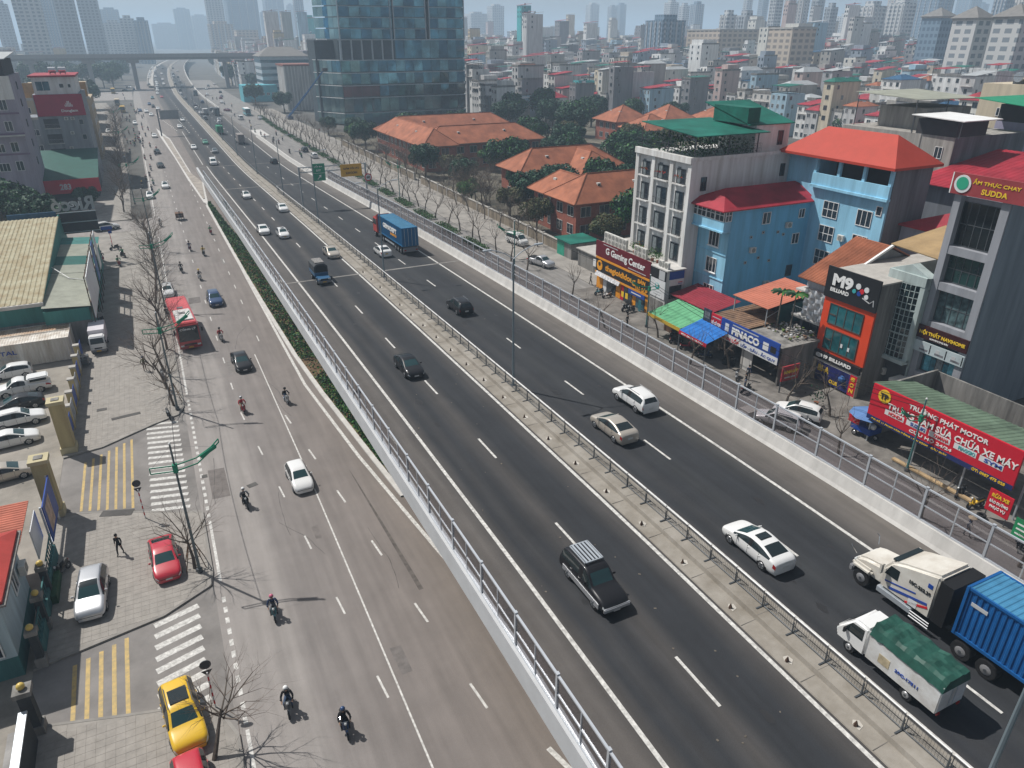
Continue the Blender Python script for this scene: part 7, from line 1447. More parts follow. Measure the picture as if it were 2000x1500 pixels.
# ---------------------------------------------------------------- trees
BARK = mt('bark', (.14, .115, .095), .95, var=.2, scale=3); TWIG = mt('twig', (.19, .145, .118), .95, var=.2, scale=3); BARK_L = mt('pale_bark', (.2, .18, .15), .95, var=.25, scale=3)
tr = random.Random(3)
def bare_tree(h, spread, n1, seed, dens=1.0):
    r = random.Random(seed); tk = MB(); tw = MB()
    def grow(p, d, L, rad, lv):
        n = 3 if lv < 2 else 2; q = p
        for k in range(n):
            d = (d + Vector((r.gauss(0, .12), r.gauss(0, .12), .05 if lv else 0))).normalized(); e = q + d * (L / n); rr = rad * (1 - .55 * (k + 1) / n)
            (tk if lv == 0 else tw).tube(q, e, rad * (1 - .55 * k / n), rr, 6 if lv == 0 else 4 if lv == 1 else 3, BARK if lv < 2 else TWIG, False)
            if lv and lv < 3:
                for _ in range(2 if r.random() < dens else 1):
                    b = d.orthogonal().normalized(); b.rotate(Matrix.Rotation(r.uniform(0, 6.28), 3, d)); grow(e, (d + b * r.uniform(.5, 1.0)).normalized(), L * r.uniform(.45, .7), rr * .55, lv + 1)
            q = e
        return q, d
    q, d = grow(Vector((0, 0, 0)), Vector((r.gauss(0, .05), r.gauss(0, .05), 1)).normalized(), h * .42, .1 + h * .007, 0)
    for i in range(n1):
        a = 6.28 * i / n1 + r.uniform(-.4, .4); up = r.uniform(.5, 1.5); s = q - Vector((0, 0, r.uniform(0, h * .12)))
        grow(s, Vector((math.cos(a) * spread, math.sin(a) * spread, up)).normalized(), h * r.uniform(.32, .5), .048, 1)
    return [('trunk', tk.mesh('trunk')), ('branches', tw.mesh('branches'))]
BT = [bare_tree(7.5, 1.0, 9, s, 1.5) for s in (1, 2, 3, 4)]; BTN = [bare_tree(6.2, 1.1, 8, s, 1.5) for s in (21, 22)]; BTS = [bare_tree(5.8, .8, 5, s, .6) for s in (31, 32, 33)]
def tree(parts, x, y, z, label, s=1.0, name='bare_tree', group=None):
    t = thing(name, label, 'tree', (x, y, z), tr.uniform(0, 6.28), group); t.scale = (s, s, s * tr.uniform(.92, 1.08))
    for nm, me in parts: link(nm, me, t)
    return t
def support(x, y):
    t = thing('tree_support', 'timber tripod propping the bare tree %s' % ('by the upper zebra kerb' if y > 60 else 'beside the red parked car'), 'tree support', (x, y, .12)); m = mt('support_timber', (.16, .10, .06), .9, var=.2)
    for k in range(4): a = k * 1.57 + .78; MB().tube((math.cos(a) * .9, math.sin(a) * .9, 0), (math.cos(a) * .2, math.sin(a) * .2, 2.0), .035, .035, 5, m).obj('prop', t)
    for z in (.9, 1.7): MB().path([(math.cos(k * 1.57 + .78) * (.9 - z * .35), math.sin(k * 1.57 + .78) * (.9 - z * .35), z) for k in range(5)], .03, 4, m).obj('tie_rail', t)
n = 0
for y in list(range(78, 152, 6)):
    n += 1; tree(BT[n % 4], -2.7 + tr.uniform(-.3, .3), y + tr.uniform(-1, 1), .1, 'bare street tree of the side street, %s beyond the upper zebra crossing' % ordw(n), 1.0 + .1 * tr.random(), group='bare trees along the side street')
n = 0
for y in range(176, 400, 8):
    n += 1; tree(BT[n % 4], -6.6 - (y - 176) * .018 + tr.uniform(-.4, .4), y, .05, 'bare street tree beyond the side lane, %s past the white diagonal car' % ordw(n), 1.15, group='bare trees beyond the side lane')
tree(BTN[0], -2.6, 45.9, .1, 'bare tree behind the lamp post beside the red parked car', .95); tree(BTN[1], -2.9, 29.4, .1, 'bare tree reaching over the yellow car bonnet', 1.05); tree(BT[2], -2.5, 73.6, .1, 'bare tree leaning on the lamp post at the upper zebra crossing', .9)
support(-2.5, 46.3); support(-2.3, 74.6)
for i, (x, y) in enumerate([(51.5, 85.5), (49.1, 73.0), (53.2, 67.1), (51.6, 58.8), (54.9, 55.9), (54.1, 46.5), (50.8, 36.9), (49.2, 27.4), (56, 42.6), (50.2, 20.4)]):
    tree(BTS[i % 3], x, y, .05, 'young bare tree ' + ['before the silver pickup', 'before the games shop door', 'at the green awning', 'at the blue awning', 'before the PINACO sign', 'by the parked white cars', 'before the big red board', 'at the end of the red board', 'behind the parked white cars', 'beside the green notice board'][i], 1.0)
n = 0
for y in range(100, 420, 6):
    n += 1; tree(BTS[n % 3], 51.8 + tr.uniform(-.5, .5) + (0 if y < 330 else (y - 330) * .03), y, .05, 'bare verge tree on the shop road, %s beyond the silver pickup' % ordw(n), 1.15, group='bare verge trees on the shop road')
n = 0
for y in range(112, 330, 8):
    n += 1; tree(BT[n % 4], 60.0 + tr.uniform(-.5, .5), y, .05, 'bare tree along the compound wall, %s from the silver pickup' % ordw(n), .95, group='bare trees along the compound wall')
cr2 = random.Random(17)
for i in range(34):
    x, y = cr2.uniform(63.5, 80), cr2.uniform(125, 225)
    if 67 < x < 107 and (110 < y < 132 or 138 < y < 159 or y > 194): x = cr2.uniform(63.5, 66.5)
    tree(BT[i % 4], x, y, 0, 'bare tree inside the villa compound, %s along its wall side' % ordw(i + 1), cr2.uniform(.9, 1.25), group='bare trees inside the villa compound')
def leafy(R_, h, nb, nl, mats, seed, ls=.34, flat=.8):
    r = random.Random(seed); tk = MB(); cr_ = MB(); z0 = h * .38
    tk.tube((0, 0, 0), (.1, .1, z0), .3, .2, 8, BARK); blobs = []
    for i in range(nb):
        a = r.uniform(0, 6.28); q = R_ * math.sqrt(r.random()) * .72; z = z0 + (h - z0) * (.2 + .62 * r.random() * (1 - .45 * q / R_)); blobs.append((Vector((math.cos(a) * q, math.sin(a) * q, z)), R_ * r.uniform(.26, .44))); tk.tube((.1, .1, z0 * .8), blobs[-1][0], .11, .03, 5, BARK, False)
    for i in range(nl):
        c, rad = r.choice(blobs); d = Vector((r.gauss(0, 1), r.gauss(0, 1), r.gauss(0, 1) * flat + .25)).normalized(); p = c + d * rad * r.uniform(.72, 1.08); p.z = max(p.z, z0 * .7)
        nrm = (d + Vector((r.gauss(0, .5), r.gauss(0, .5), r.gauss(0, .5)))).normalized(); a = nrm.orthogonal().normalized(); a.rotate(Matrix.Rotation(r.uniform(0, 6.3), 3, nrm)); b = nrm.cross(a); s = ls * r.uniform(.6, 1.2)
        cr_.add([p - a * s, p + b * s * .6, p + a * s, p - b * s * .6], [(0, 1, 2, 3)], mats[min(len(mats) - 1, int(r.random() * len(mats)))])
    return [('trunk', tk.mesh('trunk')), ('crown', cr_.mesh('crown'))]
OLIVE = [mt('olive_leaf_%d' % i, c, .65, var=.25, scale=2) for i, c in enumerate(((.06, .075, .022), (.085, .085, .028), (.045, .06, .02), (.1, .08, .03)))]
LT = [leafy(4.6, 8.5, 16, 5200, LEAF_D, 1), leafy(5, 9, 18, 5200, LEAF_D + LEAF[:1], 2), leafy(4.2, 7.5, 14, 4600, LEAF, 3), leafy(4.6, 7.2, 15, 4600, OLIVE, 4)]
GREEN = [(146, 262, 0, 1.5, 'dark tree by the teal house foot'), (158, 290, 1, 1.7, 'great dark tree behind the villas, tower side'), (170, 272, 0, 1.6, 'great dark tree behind the villas, middle'), (140, 288, 1, 1.6, 'great dark tree nearest the small white houses'), (128, 268, 0, 1.4, 'dark tree behind the long villa'), (182, 258, 1, 1.4, 'dark tree before the cream tall house'), (196, 250, 0, 1.3, 'dark tree above the far pavilions'), (124, 214, 3, 1.25, 'olive tree right of the long villa'), (138, 198, 3, 1.3, 'yellowing olive tree over the middle villa'), (150, 192, 3, 1.2, 'olive tree before the far pavilions'), (160, 184, 2, 1.3, 'green tree left of the white block roof garden'), (128, 178, 1, 1.2, 'dark tree behind the middle villa'), (112, 190, 1, 1.0, 'dark tree between the long and middle villas'),
         (84, 176, 1, 1.15, 'round dark tree before the long villa'), (92, 186, 0, 1.0, 'dark tree at the long villa corner'), (80, 140, 0, 1.1, 'tall dark green tree before the middle villa'), (77, 151, 1, .85, 'dark tree beside the tall green one'), (66, 136, 3, .8, 'thin olive tree by the compound wall'), (83, 107, 2, 1.05, 'bright green tree against the white block'), (77, 104.5, 1, 1.1, 'dark tree before the brick villa beside the white block'), (70, 106, 3, .9, 'olive tree beside the green roofed hut'), (92, 130, 2, .9, 'green tree behind the nearest villa'), (104, 168, 3, .9, 'olive tree on the compound lawn'),
         (70, 170, 0, .9, 'dark tree by the compound wall before the long villa'), (73, 185, 3, .9, 'olive tree by the long villa gate'), (97, 138, 0, 1.0, 'dark tree in front of the middle villa'), (108, 150, 1, 1.2, 'dark tree right of the middle villa'), (118, 140, 0, 1.2, 'dark tree behind the white block, nearer'), (130, 150, 3, 1.2, 'olive tree behind the white block'), (120, 205, 0, 1.3, 'dark tree beside the long villa end'), (112, 216, 1, 1.3, 'dark tree behind the long villa front wing'), (135, 230, 0, 1.5, 'dark tree before the great dark ones'), (150, 250, 1, 1.5, 'dark tree left of the far pavilions'), (64, 152, 2, .7, 'small green tree at the compound wall'), (65, 122, 3, .8, 'thin olive tree before the nearest villa'), (90, 104, 1, 1.0, 'dark tree between the nearest villa and the white block'),
         (72, 137, 0, 1.05, 'dark tree left of the tall green one'), (88, 136, 1, 1.1, 'dark tree between the middle and nearest villas'), (99, 126, 0, 1.2, 'dark tree behind the nearest villa roof'), (66.5, 189, 0, 1.0, 'dark tree at the long villa street corner'), (86, 190, 2, .95, 'green tree on the long villa lawn'), (104, 186, 0, 1.15, 'dark tree on the long villa lawn'), (116, 172, 1, 1.3, 'dark tree behind the middle villa ridge'), (66, 246, 0, 1.1, 'dark tree between the long villa and the tower'), (84, 252, 1, 1.2, 'dark tree behind the long villa, tower end'), (104, 256, 0, 1.3, 'dark tree behind the long villa ridge'),
         (66, 262, 2, .9, 'green tree at the tower foot by the street'), (72, 282, 0, .9, 'dark tree at the tower foot'), (64, 292, 0, .8, 'dark tree before the tower entrance'), (66, 395, 0, 1.2, 'dark tree before the ribbed office'), (60, 450, 0, 1.3, 'dark tree before the turquoise block'), (232, 196, 0, 1.2, 'dark tree behind the long concrete house'), (222, 190, 1, 1.1, 'dark tree nearest the long concrete house'), (276, 262, 1, 1.4, 'tall dark tree among the old quarter houses'), (290, 268, 0, 1.3, 'second tall dark tree among the old quarter houses'), (190, 150, 1, 1.0, 'dark tree between the white block and concrete house'), (300, 225, 2, 1.2, 'green tree among red roofs of the old quarter'),
         (-20, 152, 0, 1.15, 'dark tree behind the roof letter sign'), (-26, 160, 1, 1.3, 'great dark tree at the frame edge behind the warehouse'), (-31, 148, 0, 1.2, 'dark tree behind the warehouse ridge'), (-13.5, 180, 0, .62, 'small dark tree before the numbered red fascia'),
         (-24, 455, 0, 1.8, 'dark hazy tree nearest the cross road'), (-34, 470, 1, 2.0, 'large hazy tree by the cross road'), (-46, 500, 0, 2.0, 'hazy tree further down the cross road'), (-60, 640, 1, 2.2, 'hazy tree beyond the cross road'), (-30, 660, 0, 2.0, 'hazy tree below the patterned tower'), (-80, 700, 0, 2.4, 'hazy tree at the foot of the hazy tower'), (-14, 690, 1, 1.8, 'hazy tree before the overpass'), (70, 640, 0, 1.8, 'hazy tree on the shop road bend'), (84, 700, 1, 2, 'hazy tree below the cream podium'), (100, 760, 0, 2.2, 'hazy tree near the overpass end'), (78, 580, 0, 1.3, 'hazy tree beyond the turquoise block')]
for i in range(30):
    y = cr2.uniform(560, 960); x = cr2.choice((cr2.uniform(-95, -14), cr2.uniform(62, 112))) + off(y)
    GREEN.append((x, y, cr2.choice((0, 1)), cr2.uniform(1.3, 2.0), 'hazy tree around the overpass, %s counted from the cross road' % ordw(i + 1)))
for x, y, k, s, lab in GREEN: tree(LT[k], x, y, 0, lab, s, 'leafy_tree', 'leafy trees')
hd = MB(); r_ = random.Random(8)
for i in range(900): leaf(hd, (r_.uniform(-1.1, 1.1), r_.uniform(-4.5, 4.5), r_.uniform(.15, .75)), .16, r_.choice(LEAF[:2] + OLIVE[:1]), .8)
HEDGE = hd.mesh('foliage'); HB = MB().box(-1.2, 1.2, -4.7, 4.7, 0, .18, KERB).mesh('kerb_ring')
for i in range(20):
    y = 118 + i * 13.5; t = thing('hedge', 'low clipped hedge in the shop road verge, %s beyond the silver pickup' % ordw(i + 1), 'hedge', (50.2 + (0 if y < 330 else (y - 330) * .03), y, 0), 0, 'clipped verge hedges'); link('foliage', HEDGE, t); link('kerb_ring', HB, t)
def palm(x, y, h, label):
    t = thing('palm_tree', label, 'palm', (x, y, 0)); MB().tube((0, 0, 0), (.1, 0, h), .1, .07, 7, BARK_L).obj('trunk', t); c = MB(); r = random.Random(int(x * 10))
    for i in range(11):
        a = 6.28 * i / 11; pts = [Vector((.1 + math.cos(a) * q, math.sin(a) * q, h + .55 * q - .42 * q * q)) for q in (0, .35, .7, 1.0, 1.25)]
        for p, q in zip(pts, pts[1:]):
            sd_ = (q - p).cross(Vector((0, 0, 1))).normalized() * .15
            c.quad(p, q, q + sd_ - Vector((0, 0, .18)), p + sd_ - Vector((0, 0, .18)), LEAF[0]); c.quad(p, q, q - sd_ - Vector((0, 0, .18)), p - sd_ - Vector((0, 0, .18)), LEAF_D[1])
    c.obj('crown', t)
palm(59.6, 52.6, 9.2, 'small palm nearest the silver tarp'); palm(59.4, 54.3, 9.0, 'small palm against the coral canopy')
def potplant(x, y, z, label, s=.5, m=None):
    t = thing('potted_plant', label, 'plant', (x, y, z)); MB().tube((0, 0, 0), (0, 0, .4), .18, .25, 8, mt('terracotta', (.3, .12, .07), .8, var=.1)).obj('pot', t); c = MB()
    for i in range(90): leaf(c, (tr.gauss(0, s * .5), tr.gauss(0, s * .5), .4 + abs(tr.gauss(s, s * .5))), .14, tr.choice(m or LEAF), .7)
    c.obj('foliage', t)
for i, (x, y, lab) in enumerate(((58.4, 80.6, 'bushy green plant on the games shop roof'), (58.6, 79.8, 'orange leaved plant on the games shop roof'), (58.3, 78.9, 'small plant beside the orange one on the shop roof'), (58.3, 76.3, 'green palm pot near the roof planters'), (58.4, 75.2, 'leafy pot by the front wing on the shop roof'))): potplant(x, y, 6.85, lab, .7, [mt('orange_leaf', (.3, .14, .03), .7, var=.2)] if i == 1 else None)
potplant(56.6, 44.9, .06, 'pine-like potted shrub by the parked white cars', .8, LEAF_D)
# ---------------------------------------------------------------- lamp posts, gantries, signs
LG = mt('lamp_green', (.02, .24, .14), .5, var=.05); LPOLE = mt('lamp_pole_grey', (.13, .16, .17), .5, .3, var=.06)
def arc_lamp(x, y, z, label, h=10.4, rz=0, group=None, col=None):
    t = thing('lamp_post', label, 'lamp post', (x, y, z), rz, group); MB().tube((0, 0, 0), (0, 0, h), .11, .06, 8, col or LPOLE).tube((0, 0, 0), (0, 0, .35), .2, .2, 8, DSTEEL).ball((0, 0, h + .06), .09, WHITE, 6, 4).obj('pole', t)
    zz = h - 1.6; a1 = [(-1.5, 0, zz + .05), (0, 0, zz), (1.4, 0, zz + .35), (2.4, 0, zz + 1.0), (2.9, 0, zz + 1.5)]; a2 = [(p[0], 0, p[2] - .42 + (.18 if p[0] > 1.5 else 0)) for p in a1]
    MB().path(a1, .045, 5, LG).path(a2, .045, 5, LG).tube(a1[0], a2[0], .04, .04, 4, LG).tube(a1[-1], a2[-1], .04, .04, 4, LG).obj('arm', t); MB().box(-.14, .14, -.14, .14, zz - .5, zz + .12, LG).obj('bracket', t)
    MB().slab([(1.6, -.12, zz + .5), (1.6, .12, zz + .5), (2.6, .12, zz + 1.1), (2.6, -.12, zz + 1.1)], .22, LG).obj('lamp_head', t); MB().tube((0, 0, h - .1), (2.4, 0, zz + 1.0), .008, .008, 3, DSTEEL).tube((0, 0, h - .1), (-1.4, 0, zz), .008, .008, 3, DSTEEL).obj('stay_wire', t)
for i, (x, y, lab) in enumerate(((-2.3, 45.3, 'beside the red parked car'), (-2.2, 72.4, 'at the upper zebra crossing'), (-1.9, 106.5, 'behind the red coach'), (-2.2, 141, 'before the side lane mouth'), (-4.7, 184, 'past the white diagonal car'), (-6.6, 252, 'before the beige office'), (-8.6, 326, 'near the ochre block'))): arc_lamp(x, y, .1, 'grey lamp post with green curved arm %s' % lab, 10.4, R(-8), 'green armed lamp posts')
for x, y, lab in ((47.8, 96.9, 'across the barrier from the silver pickup'), (54.0, 70.7, 'at the games shop corner'), (54.0, 32.4, 'before the big red board'), (51, 164, 'on the compound side of the shop road')): arc_lamp(x, y, .05, 'slim lamp post with green arm %s' % lab, 9.0 if y > 90 else 7.0, R(180), None, mt('teal_pole', (.08, .2, .2), .5, .2, var=.05))
def twin_lamp(y, label):
    z = zd(y) + .3; t = thing('lamp_post', label, 'lamp post', (25.5 + off(y), y, z), 0, 'twin-arm lamp posts on the median'); h = 11.6
    MB().tube((0, 0, 0), (0, 0, h), .12, .07, 8, mt('twin_pole', (.2, .25, .28), .45, .4, var=.05)).box(-.22, .22, -.22, .22, 0, .08, DSTEEL).obj('pole', t)
    for s in (-1, 1): MB().path([(0, 0, h), (s * .7, 0, h + .5), (s * 1.5, 0, h + .85), (s * 2.1, 0, h + 1.0)], .04, 5, STEEL).obj('arm', t); MB().box(s * 2.35 - .38, s * 2.35 + .38, -.14, .14, h + .94, h + 1.06, STEEL).obj('lamp_head', t, bevel=.03)
for i, y in enumerate([8.7, 51.9, 91.3, 132, 168, 208, 250, 292, 334, 376, 418, 460, 502, 560, 620, 690]): twin_lamp(y, 'twin-arm lamp post on the expressway median, %s from the truck end' % ordw(i + 1))
org = (32, 148, 0); zb = zd(148); t = thing('sign_gantry', 'steel sign gantry over the outbound lanes beyond the container truck', 'gantry', org); LT_ = mt('gantry_steel', (.3, .34, .37), .45, .4, var=.05)
bx('post', LT_, 25.8, 26.1, 147.85, 148.15, zb + .3, 11.2, t, org); bx('post', LT_, 39.0, 39.3, 147.85, 148.15, zb, 11.2, t, org); tb = MB()
for z in (10.1, 11.0):
    for yy in (147.7, 148.3): tb.box(25.8, 39.3, yy - .05, yy + .05, z, z + .1, LT_)
for i in range(14): x = 26 + i; tb.tube((x, 147.7, 10.1), (x + .95, 147.7, 11.05), .04, .04, 4, LT_)
put(tb, 'truss', t, org)
t2, o2, wr, pn = sign('road_sign', 'green exit sign LỐI RA EXIT with an arrow on the gantry', 'sign', '-y', 147.5, 28.4, 30.9, 8.4, 11.7, mt('green_sign', (.01, .25, .14), .4, var=.04), .08); wr('LỐI RA', TXW, 29.65, 11.2, 1.6, .4, .02); wr('EXIT', TXW, 29.65, 10.4, .9, .35, .02); pn(TXW, 28.45, 30.85, 9.85, 9.9, 1, 'divider'); put(MB().tube((29.3, 147.45, 8.7), (29.9, 147.45, 9.35), .09, .09, 4, TXW).add([(30.1, 147.45, 9.55), (29.55, 147.45, 9.45), (30.0, 147.45, 9.0)], [(0, 1, 2)], TXW), 'arrow', t2, o2)
t2, o2, wr, pn = sign('road_sign', 'yellow slow down sign GIẢM TỐC ĐỘ on the gantry', 'sign', '-y', 147.5, 34.0, 38.3, 8.8, 11.2, mt('yellow_sign', (.62, .33, .01), .4, var=.04), .08); wr('GIẢM TỐC ĐỘ', TXK, 36.15, 10.4, 3.2, .6, .02); wr('SLOW DOWN', TXK, 36.15, 9.5, 2.3, .45, .02)
org = (25.5, 91.0, 0); t = thing('speed_sign', 'round red and white 60 speed limit sign on the outer gantry post', 'sign', (39.45, 147.6, 8.4)); MB().tube((0, -.25, 0), (0, -.22, 0), .76, .76, 26, RED).tube((0, -.27, 0), (0, -.24, 0), .56, .56, 24, SWHITE).obj('disc', t); text('60', TXK, (0, -.29, 0), .68, .54, '-y', t, (0, 0, 0), .03); bx('bracket', STEEL, -.05, .05, -.22, .1, -.3, .3, t)
org = (8, 318, 0); t = thing('sign_gantry', 'grey backed sign gantry over the inbound lanes near the traffic island', 'gantry', org); bx('post', mt('dark_gantry', (.06, .08, .11), .5, .3, var=.05), 6.0, 6.45, 317.8, 318.2, 0, 9.6, t, org); bx('back_panel', mt('sign_back', (.3, .33, .36), .6, .2, var=.06), 6.9, 13.5, 317.9, 318.0, 5.9, 9.2, t, org)
for z in (6.2, 8.9): bx('beam', LT_, 6.2, 14.6, 317.7, 317.85, z, z + .2, t, org)
for x in (8.2, 9.9, 11.6, 13.2): bx('rib', LT_, x - .06, x + .06, 317.75, 317.9, 5.9, 9.2, t, org)
def stripe_post(x, y, z, h, label, rz=0):
    t = thing('sign_post', label, 'sign', (x, y, z), rz)
    for k in range(int(h / .3)): MB().tube((0, 0, k * .3), (0, 0, k * .3 + .3), .045, .045, 8, RED if k % 2 else SWHITE).obj('band', t)
    MB().tube((0, .05, h + .3), (0, .09, h + .3), .3, .3, 20, mt('sign_back_dark', (.06, .065, .07), .5, .3, var=0)).obj('disc', t); MB().add([(-.3, .07, h - .1), (.3, .07, h - .1), (0, .07, h - .55)], [(0, 1, 2)], mt('sign_back_dark')).obj('triangle_plate', t)
stripe_post(-5.6, 53.9, .1, 2.9, 'red and white banded sign post seen from behind at the upper zebra'); stripe_post(-2.5, 32.8, .1, 2.9, 'red and white banded sign post beside the yellow car')
t = thing('sign_post', 'blue lane signs on banded posts by the side lane motorbikes', 'sign', (-8.9, 147, .1)); MB().tube((0, 0, 0), (0, 0, 2.8), .05, .05, 6, RED).obj('post', t); bx('plate', SBLUE, -1.2, .6, -.05, 0, 2.8, 3.4, t); bx('plate', SBLUE, -.2, .4, -.06, -.02, 2.1, 2.6, t)
# ---------------------------------------------------------------- overhead cables and wall units
WIRE = mt('cable', (.012, .012, .013), .6, var=0)
def cable(a, b, sag, label, n=10, r=.025):
    a, b = Vector(a), Vector(b); m = MB(); m.path([a.lerp(b, i / n) - Vector((0, 0, 4 * sag * (i / n) * (1 - i / n))) for i in range(n + 1)], r, 4, WIRE); tag(m.obj('cable'), label, 'cable', 'overhead cables')
for i, (a, b, s, lab) in enumerate((((61.4, 50.4, 10.6), (65, 41.9, 12.8), .9, 'upper black cable from the billiard sign to the grey house'), ((61.5, 50.3, 10.0), (65.3, 41.8, 12.0), 1.1, 'lower black cable from the billiard sign to the grey house'), ((54, 70.7, 6.6), (50.9, 96.8, 7.6), .8, 'cable from the corner lamp post towards the silver pickup'), ((54, 70.7, 6.3), (54.2, 32.6, 6.4), 1.3, 'long cable above the awnings to the red board lamp post'), ((54, 70.7, 6.0), (54.2, 32.6, 6.1), 1.6, 'second long cable above the awnings'), ((-2.3, 45.3, 8), (-2.2, 72.4, 8), .7, 'cable between the two nearest green armed lamp posts'), ((-2.2, 72.4, 8), (-1.9, 106.5, 8), .8, 'cable from the upper zebra lamp post to the coach'), ((-14.8, 108, 6.3), (-2, 106.5, 7), .6, 'thin cable from the annexe roof to the lamp post'))): cable(a, b, s, lab)
for i, (x, y, z, rz, lab) in enumerate(((66, 66.15, 9.6, 0, 'low on the light blue side wall'), (71.5, 66.15, 12.2, 0, 'beside the upper side window of the light blue house'), (69.2, 66.15, 4.8, 0, 'above the tyre shop roof on the light blue wall'), (74.75, 60.7, 11.4, R(-90), 'on the tall blue front between the windows'), (74.75, 60.7, 8.3, R(-90), 'lower on the tall blue front'), (65.2, 71.75, 13.4, 0, 'high on the white block side wall'), (72, 71.75, 15.6, 0, 'by the rear window of the white block'))): acunit('air_conditioner', 'wall outdoor unit ' + lab, x, y, z, rz, .7)
# ---------------------------------------------------------------- vehicles on the expressway
PI = math.pi
def pit(y, north): s = math.atan((zd(y + 1.5) - zd(y - 1.5)) / 3); return s if north else -s
def dcar(kind, col, x, y, north, label, near=True, dz=.01, **k): return car(kind, col, x + off(y), y, (0 if north else PI) + rnd.gauss(0, .008), label, zd(y) + dz, pitch=pit(y, north), near=near, **k)
dcar('jeep', 'black', 17.9, 26.2, False, 'black off-roader with silver sills and a slatted roof rack', parts=('rack', 'sill'))
dcar('sedan', 'black', 18.4, 59.9, False, 'black saloon alone in the inbound lanes before the joint'); dcar('sedan', 'gold', 22.1, 107.5, False, 'bronze saloon beside the blue tarp truck'); dcar('hatch', 'white', 17.9, 124.6, False, 'white taxi with yellow plate beyond the bronze saloon', plate=YPLATE, parts=('taxi',)); dcar('sedan', 'white', 15.4, 129.4, False, 'white saloon close to the clear barrier'); dcar('sedan', 'white', 22.1, 149.6, False, 'white saloon hugging the median beyond the taxi'); dcar('hatch', 'white', 17.8, 170, False, 'white car with red roof edges near the ramp foot', parts=('taxi',))
dcar('van', 'white', 16.9, 235.8, False, 'white van at the start of the ramp'); dcar('sedan', 'white', 14.4, 274.4, False, 'white saloon beyond the white van', False); dcar('sedan', 'green', 19.1, 286.5, False, 'green roofed taxi beside the median', False); dcar('sedan', 'grey', 19.9, 262, False, 'dark saloon beside the white van lane', False); dcar('sedan', 'white', 14.1, 344, False, 'white saloon under the far sign gantry', False); dcar('hatch', 'white', 17, 372, False, 'white hatchback just past the far sign gantry', False)
jam = [(6.2, 474, 'blue'), (7.6, 456, 'black'), (3.6, 425, 'white'), (5.2, 406, 'white'), (9.4, 440, 'white'), (9.1, 522, 'teal'), (14.5, 528, 'red'), (13, 563, 'white'), (13.6, 587, 'white'), (13.8, 606, 'silver'), (14, 625, 'white'), (14.3, 644, 'white'), (14.0, 664, 'white'), (13.8, 684, 'grey'), (13.7, 724, 'white'), (8.9, 640, 'black'), (8.6, 713, 'white'), (9.0, 735, 'white'), (8.6, 757, 'silver'), (9.0, 780, 'white'), (9.0, 800, 'white'), (12.2, 804, 'white'), (12.6, 830, 'white'), (9.4, 850, 'white'), (12.4, 888, 'grey'), (9.3, 876, 'white'), (19, 640, 'white'), (19, 690, 'white'), (18.6, 760, 'white'), (18.8, 850, 'black'), (13, 940, 'white')]
for i, (x, y, c) in enumerate(jam): dcar(('sedan', 'hatch', 'suv')[i % 3], c, x, y, False, '%s car in the far inbound jam, %s in line towards the overpass' % (c, ordw(i + 1)), False, group='cars in the far inbound jam')
dcar('suv_sunroof', 'white', 33.3, 44.3, True, 'white SUV with black sunroof beside the outbound edge line', parts=('rails',)); dcar('sedan', 'gold', 28.9, 40.9, True, 'champagne saloon in the outbound median lane'); s_ = dcar('sedan', 'white', 28.4, 24.6, True, 'white saloon with sunroof beside the median fence ahead of the trucks', parts=('signal',)); dcar('suv', 'black', 29.4, 74.2, True, 'black SUV with silver roof rails and lit brake lamps', parts=('rails',)); dcar('sedan', 'white', 29.2, 104.5, True, 'small white saloon beside the blue container truck', plate=YPLATE); dcar('suv', 'black', 33.4, 230, True, 'dark SUV beyond the outbound gantry', False)
outb = [(26.9, 376, 'grey'), (27.2, 404, 'white'), (27.4, 433, 'white'), (30.4, 352, 'white'), (31.9, 366, 'silver'), (33.3, 404, 'white'), (34, 423, 'grey'), (28.5, 452, 'black'), (27, 507, 'grey'), (28, 583, 'black'), (27, 555, 'white'), (27, 642, 'grey'), (31, 662, 'white'), (28, 726, 'silver'), (31, 712, 'black'), (28, 754, 'grey'), (32, 800, 'white'), (28, 850, 'black'), (34, 475, 'blue'), (31, 620, 'white')]
for i, (x, y, c) in enumerate(outb): dcar(('suv', 'sedan', 'hatch')[i % 3], c, x, y, True, '%s car in the far outbound lanes, %s in line towards the overpass' % (c, ordw(i + 1)), False, group='cars in the far outbound lanes')
# blue tarp truck
y = 94.8; t = box_truck('small blue truck with a dark hooped tarp over its bed', 17.7, y, PI, zd(y), mt('truck_blue', (.015, .10, .22), .4, var=.08, coat=.4), mt('truck_blue'), 5.2, 1.8, 1.4, pit(y, False), doors=False, name='tarp_truck')
TARPD = mt('dark_tarp', (.05, .055, .06), .7, var=.25, scale=2); pr = [(-.9, 1.35), (-.88, 2.2), (-.5, 2.5), (.5, 2.5), (.88, 2.2), (.9, 1.35)]
MB().extr(pr, -2.58, .95, TARPD, 'y').obj('tarp_hood', t, smooth='auto'); MB().extr([(-.7, 1.4), (-.68, 2.05), (-.4, 2.3), (.4, 2.3), (.68, 2.05), (.7, 1.4)], .951, .97, BLACK, 'y').obj('hood_opening', t); bx('load', mt('refuse', (.3, .29, .28)), -.6, .6, -2, .5, 2.5, 2.62, t)
